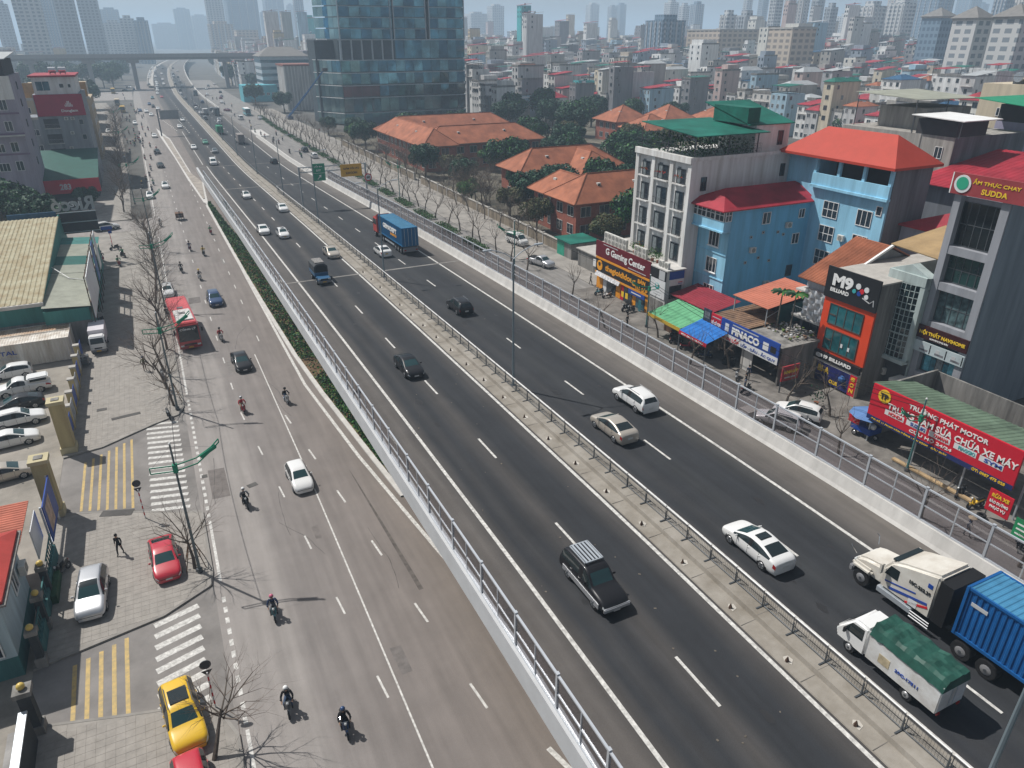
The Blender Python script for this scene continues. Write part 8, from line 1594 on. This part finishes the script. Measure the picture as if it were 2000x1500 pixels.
# white light truck with green tarp
y = 14.7; z = zd(y); t = thing('tarp_truck', 'white light truck with a creased dark green tarp roof beside the blue container', 'truck', (27.85, y, z)); WT = mt('truck_white', (.62, .63, .63), .45, var=.12, scale=1.2, dirt=(.45, .43, .4)); 
MB().extr([(1.05, .42), (2.75, .42), (2.85, 1.0), (2.62, 1.3), (1.95, 2.14), (1.05, 2.16)], -.86, .86, P_['white']).obj('cab', t, bevel=.13, smooth=True, seg=3)
MB().quad((-.74, 2.66, 1.36), (.74, 2.66, 1.36), (.66, 2.09, 2.07), (-.66, 2.09, 2.07), CGLASS).obj('windscreen', t)
for s in (-1, 1):
    MB().add([(s * .868, 1.3, 1.25), (s * .868, 2.4, 1.25), (s * .868, 2.0, 1.88), (s * .868, 1.3, 1.94)], [(0, 1, 2, 3)], CGLASS).obj('side_window', t); MB().box(s * .98 - .08, s * .98 + .08, 2.2, 2.3, 1.15, 1.42, BLACK).obj('side_mirror', t); MB().box(s * .62 - .15, s * .62 + .15, 2.72, 2.83, .72, .88, HLAMP).obj('headlight', t, bevel=.03); wheel(t, s * .76, 1.9, .34, .2); wheel(t, s * .7, -1.35, .34, .34)
    bx('taillight', TLAMP, s * .7 - .1, s * .7 + .1, -2.84, -2.78, .5, .62, t)
bx('number_plate', YPLATE, -.22, .22, 2.86, 2.88, .46, .58, t); MB().box(-.4, .4, -2.6, 1.4, .45, .62, DSTEEL).obj('chassis', t)
MB().box(-.92, .92, -2.78, .95, .62, 2.0, WT).obj('cargo_box', t, bevel=.02); [bx('rear_door', WT, s * .46 - .43, s * .46 + .43, -2.81, -2.78, .7, 2.25, t) for s in (-1, 1)]; [bx('door_bar', STEEL, x - .015, x + .015, -2.84, -2.81, .8, 1.95, t) for x in (-.15, .15)]
TG_ = mt('green_tarpaulin', (.022, .085, .065), .5, var=.2, scale=1.6); tp = MB(); NX, NY = 12, 16; r_ = random.Random(4)
def tz(i, j):
    u = -1 + 2 * i / NX; a = abs(u); z_ = 2.68 if a < .7 else 2.68 - ((a - .7) / .3) ** 1.3 * .62; x_ = u * 1.0 if a < .7 else math.copysign(.7 + (a - .7) * .9, u)
    return (x_ + r_.gauss(0, .012), -2.84 + 3.82 * j / NY, z_ - .05 * (1 - math.cos(j * 1.57)) * (a < .7) + r_.gauss(0, .022) - (.12 if j == 0 else 0))
gr_ = [[tz(i, j) for i in range(NX + 1)] for j in range(NY + 1)]
for j in range(NY):
    for i in range(NX): tp.quad(gr_[j][i], gr_[j][i + 1], gr_[j + 1][i + 1], gr_[j + 1][i], TG_)
tp.add([gr_[0][i] for i in range(NX + 1)], [tuple(range(NX + 1))], TG_); tp.add([gr_[NY][i] for i in range(NX + 1)], [tuple(range(NX + 1))], TG_); tp.obj('tarp', t, smooth='auto')
text('29C-17511', TXB, (-.935, -1.2, 1.22), 1.2, .17, '-x', t, (0, 0, 0), .02); bx('stain_patch', mt('beige_patch', (.5, .42, .28), .6, var=.2, scale=3), -.935, -.92, -.3, .3, .95, 1.45, t)
# white tractor with blue container
y0 = 17.6; t = thing('container_truck', 'white bonneted tractor unit hauling a blue corrugated container', 'truck', (32.8, y0, zd(y0))); PW = mt('truck_cream', (.62, .6, .55), .4, var=.12, scale=.8, dirt=(.48, .44, .38)); 
MB().extr([(1.1, .75), (2.9, .7), (3.05, 1.0), (2.95, 1.5), (2.4, 1.72), (1.1, 1.95)], -.95, .95, PW).obj('bonnet', t, bevel=.2, smooth=True, seg=3); MB().extr([(-1.9, .85), (1.2, .85), (1.25, 2.0), (.75, 2.75), (.1, 3.05), (-1.9, 3.75)], -1.18, 1.18, PW).obj('cab', t, bevel=.16, smooth=True, seg=3)
MB().quad((-1.0, 1.27, 2.0), (1.0, 1.27, 2.0), (.92, .8, 2.72), (-.92, .8, 2.72), CGLASS).obj('windscreen', t); MB().box(-1.22, 1.22, -2.6, -1.9, 1.0, 3.5, BLACK).obj('cab_back', t); bx('visor', CGLASS, -1.0, 1.0, .55, .85, 2.78, 2.88, t)
for s in (-1, 1):
    MB().quad((s * 1.19, .2, 1.85), (s * 1.19, 1.0, 1.85), (s * 1.19, .75, 2.5), (s * 1.19, .2, 2.5), CGLASS).obj('side_window', t); MB().box(s * 1.05 - .2, s * 1.05 + .2, 1.7, 3.0, .95, 1.35, PW).obj('front_wing', t, bevel=.15, smooth=True); MB().box(s * .72 - .22, s * .72 + .22, 2.92, 3.06, 1.05, 1.3, HLAMP).obj('headlight', t, bevel=.04); MB().box(s * 1.45 - .1, s * 1.45 + .1, 1.0, 1.12, 1.9, 2.5, PW).path([(s * 1.15, 1.1, 2.3), (s * 1.45, 1.06, 2.3)], .03, 4, CHROME).obj('side_mirror', t); MB().path([(s * .9, 3.0, 1.6), (s * 1.1, 3.2, 2.0), (s * 1.05, 3.35, 2.1)], .02, 4, CHROME).obj('wing_mirror', t)
    wheel(t, s * 1.02, 2.25, .52, .3); wheel(t, s * .98, -3.75, .52, .55); wheel(t, s * .98, -5.05, .52, .55); MB().box(s * 1.1 - .14, s * 1.1 + .14, -.9, 1.2, .5, .85, STEEL).obj('step', t, bevel=.03); [MB().tube((s * 1.28, -2.0, .45 + .17 * k), (s * 1.28, -.9, .45 + .17 * k), .045, .045, 6, CHROME).obj('side_rail', t) for k in range(3)]
MB().box(-.45, .45, -6, 1.5, .55, .85, DSTEEL).obj('chassis', t); MB().box(-1.15, 1.15, 2.85, 3.12, .5, .9, mt('bumper_grey')).obj('bumper', t, bevel=.06); bx('stripe', TXB, -1.2, -1.183, -1.6, .6, 1.35, 1.5, t, (0, 0, 0), (R(-14), 0, 0)); bx('stripe', TXR, -1.2, -1.184, -1.7, -.4, 1.2, 1.32, t, (0, 0, 0), (R(-24), 0, 0)); bx('stripe', TXB, -1.2, -1.183, -.9, .9, 1.62, 1.7, t, (0, 0, 0), (R(-14), 0, 0)); text('15C-222.29', TXK, (-1.2, -1.0, 2.35), 1.2, .2, '-x', t, (0, 0, 0), .02); bx('sticker', SBLUE, -1.2, -1.184, -1.6, -1.35, 2.7, 2.95, t); MB().box(-1.2, -1.184, -1.1, -.6, 1.0, 1.4, SWHITE).obj('emblem_plate', t, bevel=.005)
CB = mt('container_blue', (.012, .10, .30), .45, var=.1, scale=.8); CBR = mt('container_roof_blue', (.06, .22, .38), .5, var=.14, scale=.8); container(t, -15.3, -3.1, 1.25, CB, w=2.44, h=2.95, roof=CBR); bx('trailer_frame', DSTEEL, -1.0, 1.0, -15.2, -3.0, 1.02, 1.24, t); [wheel(t, s * 1.0, yy, .5, .5) for s in (-1, 1) for yy in (-12.2, -13.5)]; bx('number_panel', TXG, -1.24, -1.215, -4.3, -3.5, 3.3, 3.5, t); put(MB().tube((-1.27, -8.2, 2.5), (-1.22, -8.2, 2.5), .5, .5, 20, TXW).tube((-1.275, -8.2, 2.5), (-1.22, -8.2, 2.5), .32, .32, 18, CB), 'logo', t, (0, 0, 0))
# red tractor with blue GEMADEPT container
y0 = 116.5; t = thing('container_truck', 'red tractor unit hauling a blue container lettered GEMADEPT', 'truck', (33.0, y0, zd(y0))); t.rotation_euler = (pit(110, True), 0, 0); RC = mt('truck_red', (.42, .06, .05), .45, var=.08)
cab(t, -.6, 1.8, .8, 3.3, 2.4, RC); MB().extr([(-.6, 3.3), (1.0, 3.3), (-.5, 3.9), (-.6, 3.9)], -1.1, 1.1, RC).obj('wind_deflector', t, bevel=.08); C2 = mt('container_sea_blue', (.008, .12, .27), .45, var=.1, scale=.6)
container(t, -14.2, -2.0, 1.3, C2, w=2.44, h=2.8, roof=mt('container_sea_roof', (.07, .22, .36), .5, var=.12)); bx('trailer_frame', DSTEEL, -1.0, 1.0, -14.1, -1.0, 1.05, 1.29, t); MB().box(-1.15, 1.15, -14.3, -14.1, .5, 1.1, mt('bumper_grey')).obj('rear_bumper', t); [wheel(t, s * 1.0, yy, .5, .4) for s in (-1, 1) for yy in (.8, -2.6, -3.9, -10.4, -11.7, -13.0)]; [bx('taillight', TLAMP, s * .9 - .15, s * .9 + .15, -14.33, -14.3, .7, .85, t) for s in (-1, 1)]; text('GEMADEPT', TXW, (-1.25, -8.0, 3.0), 7.0, .75, '-x', t, (0, 0, 0), .04); text('LOGISTICS', TXO, (-1.25, -9.8, 2.3), 3.0, .35, '-x', t, (0, 0, 0), .03); bx('side_guard', STEEL, -1.15, -1.1, -9.5, -4.6, .55, .8, t)
# far trucks
for x, y, c, b, L_, h_, lab in ((30.5, 282, P_['white'], mt('grey_box', (.25, .23, .22), .7, var=.1), 8, 3.4, 'grey backed box truck by the far merge'), (26.9, 315, P_['green'], mt('green_box', (.02, .22, .12), .6, var=.1), 7.5, 3.2, 'green covered truck beside the far median'), (33.8, 395, P_['blue'], mt('dark_box', (.08, .09, .1), .6, var=.1), 9, 3.5, 'dark box truck in the far outbound lanes'), (29.2, 400, P_['white'], mt('white_box', (.5, .5, .5), .6, var=.1), 6, 2.9, 'white box truck in the far outbound lanes'), (35, 540, P_['blue'], mt('dark_box'), 8, 3.3, 'dark truck far out near the viaduct')): box_truck(lab, x + off(y), y, 0, zd(y), c, b, L_, 2.2, h_)
# ---------------------------------------------------------------- side street vehicles
def gcar(kind, col, x, y, deg, label, near=True, z=.006, **k): return car(kind, col, x, y, R(deg), label, z, near=near, **k)
gcar('hatch', 'white', 6.3, 53.8, 182, 'white hatchback on the side street below the barrier'); gcar('sedan', 'black', 5.1, 81.1, 183, 'black saloon on the side street just past the red coach'); gcar('suv', 'blue', 4.6, 105.5, 182, 'dark blue SUV on the side street behind the black saloon'); gcar('hatch', 'white', -1.4, 190.8, 182, 'white cab at the kerb beyond the side lane', parts=('taxi',)); gcar('hatch', 'white', 2.4, 203, 181, 'white taxi with roof sign in mid street beyond the side lane', parts=('taxi',)); gcar('sedan', 'black', 2.7, 238, 182, 'black saloon on the far side street'); gcar('sedan', 'black', 2.9, 268.5, 182, 'black saloon with bright lamps ahead of the other on the far side street'); gcar('sedan', 'white', 3.6, 315, 182, 'white saloon beside the traffic island tip', False); gcar('hatch', 'white', -2.4, 368, 182, 'white hatchback on the far side street', False); gcar('sedan', 'blue', .8, 433, 182, 'dark car on the far side street near the buses', False); gcar('sedan', 'black', -5.2, 608, 240, 'dark car turning at the cross road', False); gcar('sedan', 'white', -3.1, 645, 230, 'white car turning at the cross road', False); gcar('hatch', 'blue', .1, 618, 182, 'blue car at the cross road', False); gcar('suv', 'white', -12.2, 338, 180, 'white SUV parked among far kerb trees', False); gcar('sedan', 'white', -9.6, 341, 185, 'white saloon parked by the far lamp post', False)
gcar('hatch', 'white', -1.2, 112.5, 181, 'white hatchback stopped at the kerb behind the red coach')
gcar('suv', 'white', -10.0, 160.5, 288, 'white SUV turned across the side lane mouth', z=.01, parts=('rails',)); gcar('suv', 'yellow', -4.1, 32.4, 187, 'bright yellow SUV with black glass roof parked on the pavement', z=.13, parts=('roof_panel', 'rails')); gcar('hatch', 'red', -3.9, 27.6, 186, 'red car just behind the yellow one at the frame bottom', z=.13); gcar('sedan', 'red', -4.4, 47.2, 184, 'glossy red saloon parked beside the lamp post tree', z=.13); gcar('suv_sunroof', 'silver', -8.9, 45.4, 178, 'silver SUV with sunroof parked by the globe lamp fence', z=.13, parts=('rails',))
for kind, c, x, y, dg, lab, pr in (('hatch', 'white', -18.2, 89.2, 95, 'white hatchback nearest the lettered container in the yard', ()), ('pickup', 'white', -16.6, 84.0, 96, 'white pickup with bed cover in the yard row', ('canopy',)), ('sedan', 'black', -16.6, 80.0, 98, 'dark saloon in the yard row', ()), ('suv', 'white', -16.2, 76.1, 277, 'white SUV in the yard row', ('rails',)), ('sedan', 'white', -16.4, 71.9, 277, 'white saloon nearest the cream gate pillar in the yard', ()), ('sedan', 'gold', -16.2, 65.4, 279, 'champagne saloon alone by the yard gateway', ())): gcar(kind, c, x, y, dg, lab, z=.025, parts=pr)
box_truck('white box-bodied light truck parked on the forecourt', -9.6, 94.2, PI, .12, P_['white'], mt('lilac_white_box', (.6, .57, .6), .5, var=.06), 5.2, 1.75, 2.55)
CR = mt('coach_red', (.45, .03, .035), .35, var=.05, coat=.5); c_ = coach('red coach with a pale roof hatch stopped at the kerb', -.05, 94.3, R(183.5), 0.004, CR, mt('coach_roof_red', (.55, .10, .11), .5, var=.06), 11.6, 2.5, 3.35)
MB().box(-1.0, 1.0, .4, 4.6, 3.38, 3.56, mt('coach_white', (.6, .58, .56), .5, var=.08)).obj('roof_unit', c_, bevel=.1); [bx('roof_vent', BLACK, -.3 + i * .15, -.2 + i * .15, 1.6, 2.4, 3.55, 3.6, c_) for i in range(5)]; bx('roof_hatch', mt('grey_print'), -.35, .35, -.9, -.3, 3.41, 3.47, c_); text('CÔNG LÝ', TXW, (0, 5.86, 2.78), 1.8, .3, '+y', c_, (0, 0, 0), .03); bx('name_panel', BLACK, -1.1, 1.1, 5.6, 5.8, 2.6, 3.0, c_)
coach('white and yellow city bus on the far side street', -9.7, 480, PI, .004, mt('bus_cream', (.5, .42, .3), .5, var=.06), mt('bus_cream'), 9.5, group=None, near=False); coach('yellow and blue city bus behind the cream one', -12.8, 585, PI, .004, mt('bus_yellow', (.55, .36, .08), .5, var=.06), mt('bus_yellow'), 9.5, near=False); coach('yellow roofed bus ahead on the far side street', -7.0, 432, PI, .004, mt('bus_yellow'), mt('bus_yellow'), 8, 2.3, 3.0, near=False)
coach('pale turquoise coach on the shop road', 47.1, 389, PI, .004, mt('coach_turquoise', (.2, .45, .5), .45, var=.06), WHITE, 10, near=False)
gcar('suv', 'white', 46.8, 237, 358, 'white SUV on the shop road before the tower'); gcar('suv', 'black', 46.9, 252, 358, 'dark car with lit lamps ahead of the white SUV on the shop road'); gcar('van', 'white', 41.5, 368, 2, 'white van on the far shop road', False); gcar('sedan', 'silver', 49.7, 366, 0, 'silver car parked at the far verge', False); gcar('sedan', 'maroon', 40.7, 416, 20, 'maroon car turning on the far shop road', False)
gcar('pickup', 'silver', 55.0, 101.6, 195, 'silver pickup parked by the grey hut', z=.01, parts=('bed',)); gcar('van', 'white', 57.4, 115.3, 190, 'pale minibus parked beyond the silver pickup', z=.11); gcar('suv_sunroof', 'white', 52.9, 43.9, 30, 'white SUV with sunroof parked nearer the shops', z=.07, parts=('rails',)); gcar('suv', 'white', 50.0, 43.6, 30, 'white SUV parked nearer the clear barrier', z=.01, parts=('rails',))
for i, (x, y, c) in enumerate([(44, 470, 'white'), (47, 505, 'maroon'), (49, 520, 'grey'), (42, 540, 'white'), (52, 560, 'black'), (46, 600, 'white'), (50, 640, 'grey'), (56, 660, 'white')]): gcar('sedan', c, x + off(y), y, 0, '%s car on the far shop road, %s towards the overpass' % (c, ordw(i + 1)), False, group='cars on the far shop road')
# ---------------------------------------------------------------- motorbikes and people
tops = ['black', 'navy', 'red', 'grey', 'black', 'green', 'brown', 'black', 'denim', 'maroon', 'olive', 'white']; legs = ['denim', 'black', 'grey', 'black', 'khaki']; helms = [WHITE, RED, P_['blue'], BLACK, TXY, P_['silver'], mt('pink_helmet', (.5, .12, .2), .4, var=0)]; bcols = ['black', 'red', 'white', 'blue', 'grey', 'teal', 'black', 'maroon', 'silver']
hn = ['white', 'red', 'blue', 'black', 'yellow', 'silver', 'pink']
def biker(i, x, y, deg, where, top=None, bc=None, hc=None, z=.006, near=True, group=None):
    top = top or tops[i % 12]; bc = bc or bcols[i % 9]; hc = hc if hc is not None else i % 7; lg = legs[i % 5]
    motorbike(x, y, R(deg), '%s motorbike %s' % (bc, where), bc, z, group and group[0], near)
    person(RIDER[i % 2], (x, y, z), R(deg), 'rider in %s with %s helmet %s' % (top, hn[hc], where), top, lg, 'helmet', helms[hc], group and group[1], hz=(0, .06 + .05 * (i % 2), 1.68))
NB = [(1.2, 31.0, 172, 'nearest the frame bottom on the side street', 'black', 'grey', 0), (3.7, 28.3, 178, 'close behind it at the frame bottom', 'black', 'blue', 2), (1.7, 38.8, 176, 'level with the lower zebra', 'navy', 'teal', 6), (1.7, 52.4, 186, 'level with the upper gateway', 'grey', 'black', 0), (3.7, 69.3, 184, 'before the black saloon', 'red', 'red', 5), (8.0, 69.5, 184, 'in the lane beside the bank', 'black', 'white', 3), (3.8, 90.3, 186, 'beside the red coach', 'red', 'white', 3), (3.6, 118, 183, 'just behind the dark blue SUV', 'black', 'white', 4), (1.3, 123.6, 182, 'kerb-side behind the dark blue SUV', 'black', 'black', 3), (5.4, 132.6, 182, 'with yellow vest behind the blue SUV', 'yellow', 'black', 3), (3.5, 137, 182, 'carrying red panels behind the blue SUV', 'navy', 'maroon', 3), (8.0, 148, 182, 'close to the ramp kerb', 'green', 'red', 5), (-.4, 159, 186, 'crossing from the side lane', 'grey', 'white', 0), (-2.5, 136.5, 190, 'under the kerb trees', 'maroon', 'white', 3), (-7.7, 131.5, 195, 'leaving the forecourt shadow', 'green', 'red', 3), (-10.2, 136, 190, 'waiting at the annexe corner', 'black', 'red', 3), (-7.1, 137, 30, 'in green standing at the side lane', 'green', 'black', 3)]
for i, (x, y, dg, wh, tp_, bc, hc) in enumerate(NB): biker(i, x, y, dg, wh, tp_, bc, hc, .13 if -12 < x < -1.7 else .006)
FB = [(-1.0, 256), (0, 233), (-.6, 221.6), (-1.6, 215.3), (-2.7, 205.5), (-.1, 208.5), (-.7, 199), (-.9, 286.5), (1.3, 285.4), (-3.3, 293.4), (-4.6, 295.5), (-5.6, 299), (-1.8, 308), (.7, 318.7), (-2.9, 315.3), (-1.3, 325), (-5, 330.4), (-7.2, 335.2), (.1, 343.2), (.1, 360), (-8, 355.3), (-5.7, 383.6), (-7.2, 402), (-5.3, 390.8), (-1.8, 431), (-.1, 436.4), (-6.9, 559.5), (-3, 470), (-6, 520)]
FB += [(rnd.uniform(-8, 3), rnd.uniform(245, 430)) for _ in range(26)]
FB.sort(key=lambda q: q[1])
for i, (x, y) in enumerate(FB): biker(i + 3, x, y, 180 + rnd.uniform(-6, 6), 'on the far street, %s past the diagonal car' % ordw(i + 1), near=y < 240, group=('motorbikes on the far side street', 'riders on the far side street'))
RB = [(39.8, 312.3), (40.2, 325.6), (40.6, 302.7), (40.7, 294), (41, 277.7), (42.4, 274.1), (45.3, 283.5), (49.4, 293), (42.4, 284.9), (45.9, 300.1), (41.6, 249.6), (44.1, 245.4), (43.2, 238.5), (49.4, 256.2), (40.8, 384), (41.8, 406.6), (39.9, 521.9), (41.8, 498), (44.1, 496.9), (46, 440), (44, 455), (43, 350)]
RB.sort(key=lambda q: q[1])
for i, (x, y) in enumerate(RB): biker(i + 5, x, y, rnd.uniform(-6, 6), 'on the shop road, %s beyond the gantry' % ordw(i + 1), near=False, group=('motorbikes on the shop road', 'riders on the shop road'))
t = thing('cargo_trike', 'brown loaded cargo trike ahead of the side lane', 'tricycle', (3.5, 163.2, .006), R(182)); MB().box(-.75, .75, -1.4, .4, .55, 1.45, mt('stall_wood')).obj('load_box', t, bevel=.04); MB().path([(0, .4, .6), (0, 1.1, .8), (-.3, 1.0, 1.1), (.3, 1.0, 1.1)], .03, 5, DSTEEL).obj('frame', t); [wheel(t, x, y, .28, .1) for x, y in ((-.75, -.6), (.75, -.6), (.05, 1.2))]
person(RIDER[0], (3.5, 162.6, .15), R(182), 'rider in dark clothes on the loaded cargo trike', 'black', 'grey', 'helmet', BLACK)
for i, (x, y, dg, c, lab) in enumerate([(55.6, 84.6, 100, 'teal', 'parked at the orange shop pillar'), (55.9, 82.9, 95, 'white', 'parked second from the shop pillar'), (55.4, 76.2, 105, 'black', 'parked by the teal flag'), (55.2, 77.2, 110, 'black', 'parked beside the one at the teal flag'), (54.0, 64.6, 250, 'black', 'under the green awning edge'), (54.0, 62.6, 255, 'red', 'under the blue awning'), (54.7, 61.0, 260, 'maroon', 'second under the blue awning'), (54.2, 59.4, 240, 'blue', 'before the red edged awning'), (55.6, 66.6, 260, 'grey', 'deep under the green awning'), (53.8, 53.4, 130, 'silver', 'being mended before the tyre shop'), (52.2, 50.4, 280, 'black', 'by the tree before the tyre shop'), (54.6, 27.9, 100, 'black', 'with red seat by the repair bench'), (54.2, 26.3, 80, 'yellow', 'bright yellow by the notice board'), (52.6, 22.0, 120, 'grey', 'behind the green notice board'), (-3.0, 70.9, 185, 'black', 'parked under the upper zebra tree'), (-3.1, 81.2, 185, 'silver', 'parked under the kerb trees by the coach'), (-10.9, 49.3, 150, 'black', 'parked against the globe lamp fence'), (-8.4, 143, 120, 'black', 'parked at the side lane corner'), (-9.6, 104, 200, 'black', 'in the annexe shadow')]): motorbike(x, y, R(dg), '%s motorbike %s' % (c, lab), c, .07 if x > 40 else .13, 'parked motorbikes', lean=.12)
t = thing('food_cart', 'blue tricycle food cart under a blue umbrella before the red board', 'cart', (55.9, 38.4, .06)); MB().box(-.8, .8, -1.1, 1.1, .6, 1.2, SBLUE).obj('cabinet', t, bevel=.03); MB().tube((0, 0, 1.2), (0, 0, 2.5), .03, .03, 5, STEEL).obj('pole', t); MB().tube((0, 0, 2.25), (0, 0, 2.75), 1.75, .08, 8, mt('umbrella_blue', (.1, .2, .42), .7, var=.1)).obj('umbrella', t); [wheel(t, x, y, .32, .1) for x, y in ((-.8, .5), (.8, .5), (.0, -1.2))]; MB().ball((-.3, -.9, 1.4), .3, WHITE, 8, 6).obj('pot', t, smooth=True); bx('side_sign', SRED, -.85, -.82, .2, 1.4, 1.2, 1.9, t)
def tyre_stack(x, y, n, lab):
    for k in range(n):
        t = MB(); N_ = 14
        for i in range(N_):
            a, b = 6.283 * i / N_, 6.283 * (i + 1) / N_; t.tube((math.cos(a) * .26, math.sin(a) * .26, .11), (math.cos(b) * .26, math.sin(b) * .26, .11), .1, .1, 6, RUBBER, False)
        o = t.obj('tyre', smooth=True); o.location = (x + rnd.gauss(0, .02), y + rnd.gauss(0, .02), .06 + k * .2); tag(o, 'worn black tyre, %s from the bottom of the stack %s' % (ordw(k + 1), lab), 'tyre', 'tyres at the tyre shop')
tyre_stack(55.6, 56.3, 5, 'by the pillar'); tyre_stack(55.2, 57.0, 4, 'nearer the awning'); tyre_stack(53.2, 25.2, 2, 'by the notice board')
for i, (x, y, dg, tp_, lg, hd_, lab, k, z) in enumerate([(-7.3, 49.9, 160, 'black', 'black', 'hair', 'person in black walking across the pavement', 0, .13), (-4.9, 84.2, 200, 'olive', 'brown', 'helmet', 'worker in olive vest and blue helmet on the forecourt', 1, .13), (51.8, 71.9, 200, 'black', 'black', 'hair', 'person in black standing at the games shop kerb', 1, .02), (50.1, 24.3, 210, 'navy', 'grey', 'hat', 'person with a conical hat walking past the repair shop', 0, .02), (-9.9, 106.5, 90, 'black', 'grey', 'hair', 'person in dark clothes standing in the annexe shadow', 1, .13), (54.6, 52.6, 100, 'navy', 'black', 'hair', 'mechanic in navy at the tyre shop', 1, .07), (52.9, 51.2, 60, 'black', 'denim', 'hair', 'person in black beside the tree at the tyre shop', 1, .02), (56.8, 89, 240, 'black', 'black', 'hair', 'person in black passing the games shop end', 0, .07), (62.5, 300, 200, 'red', 'denim', 'hair', 'person in red on the far shop road pavement', 0, .1), (-1.8, 101, 150, 'black', 'black', 'hair', 'person in black at the coach door', 1, .13)]): person(WALK[k], (x, y, z), R(dg), lab, tp_, lg, hd_, P_['blue'] if hd_ == 'helmet' else None, 'people on foot', hz=(0, .05, 1.70) )
# ---------------------------------------------------------------- haze
hz = bpy.data.materials.new('haze'); hz.use_nodes = True; N = hz.node_tree.nodes; N.clear(); o = N.new('ShaderNodeOutputMaterial'); v = N.new('ShaderNodeVolumePrincipled')
v.inputs['Color'].default_value = (.62, .81, 1.0, 1); v.inputs['Density'].default_value = .00048; v.inputs['Anisotropy'].default_value = .1
hz.node_tree.links.new(v.outputs[0], o.inputs['Volume'])
h = MB().box(-6100, 6100, -400, 9100, -2, 165, hz).obj('haze'); struct(h, 'stuff')
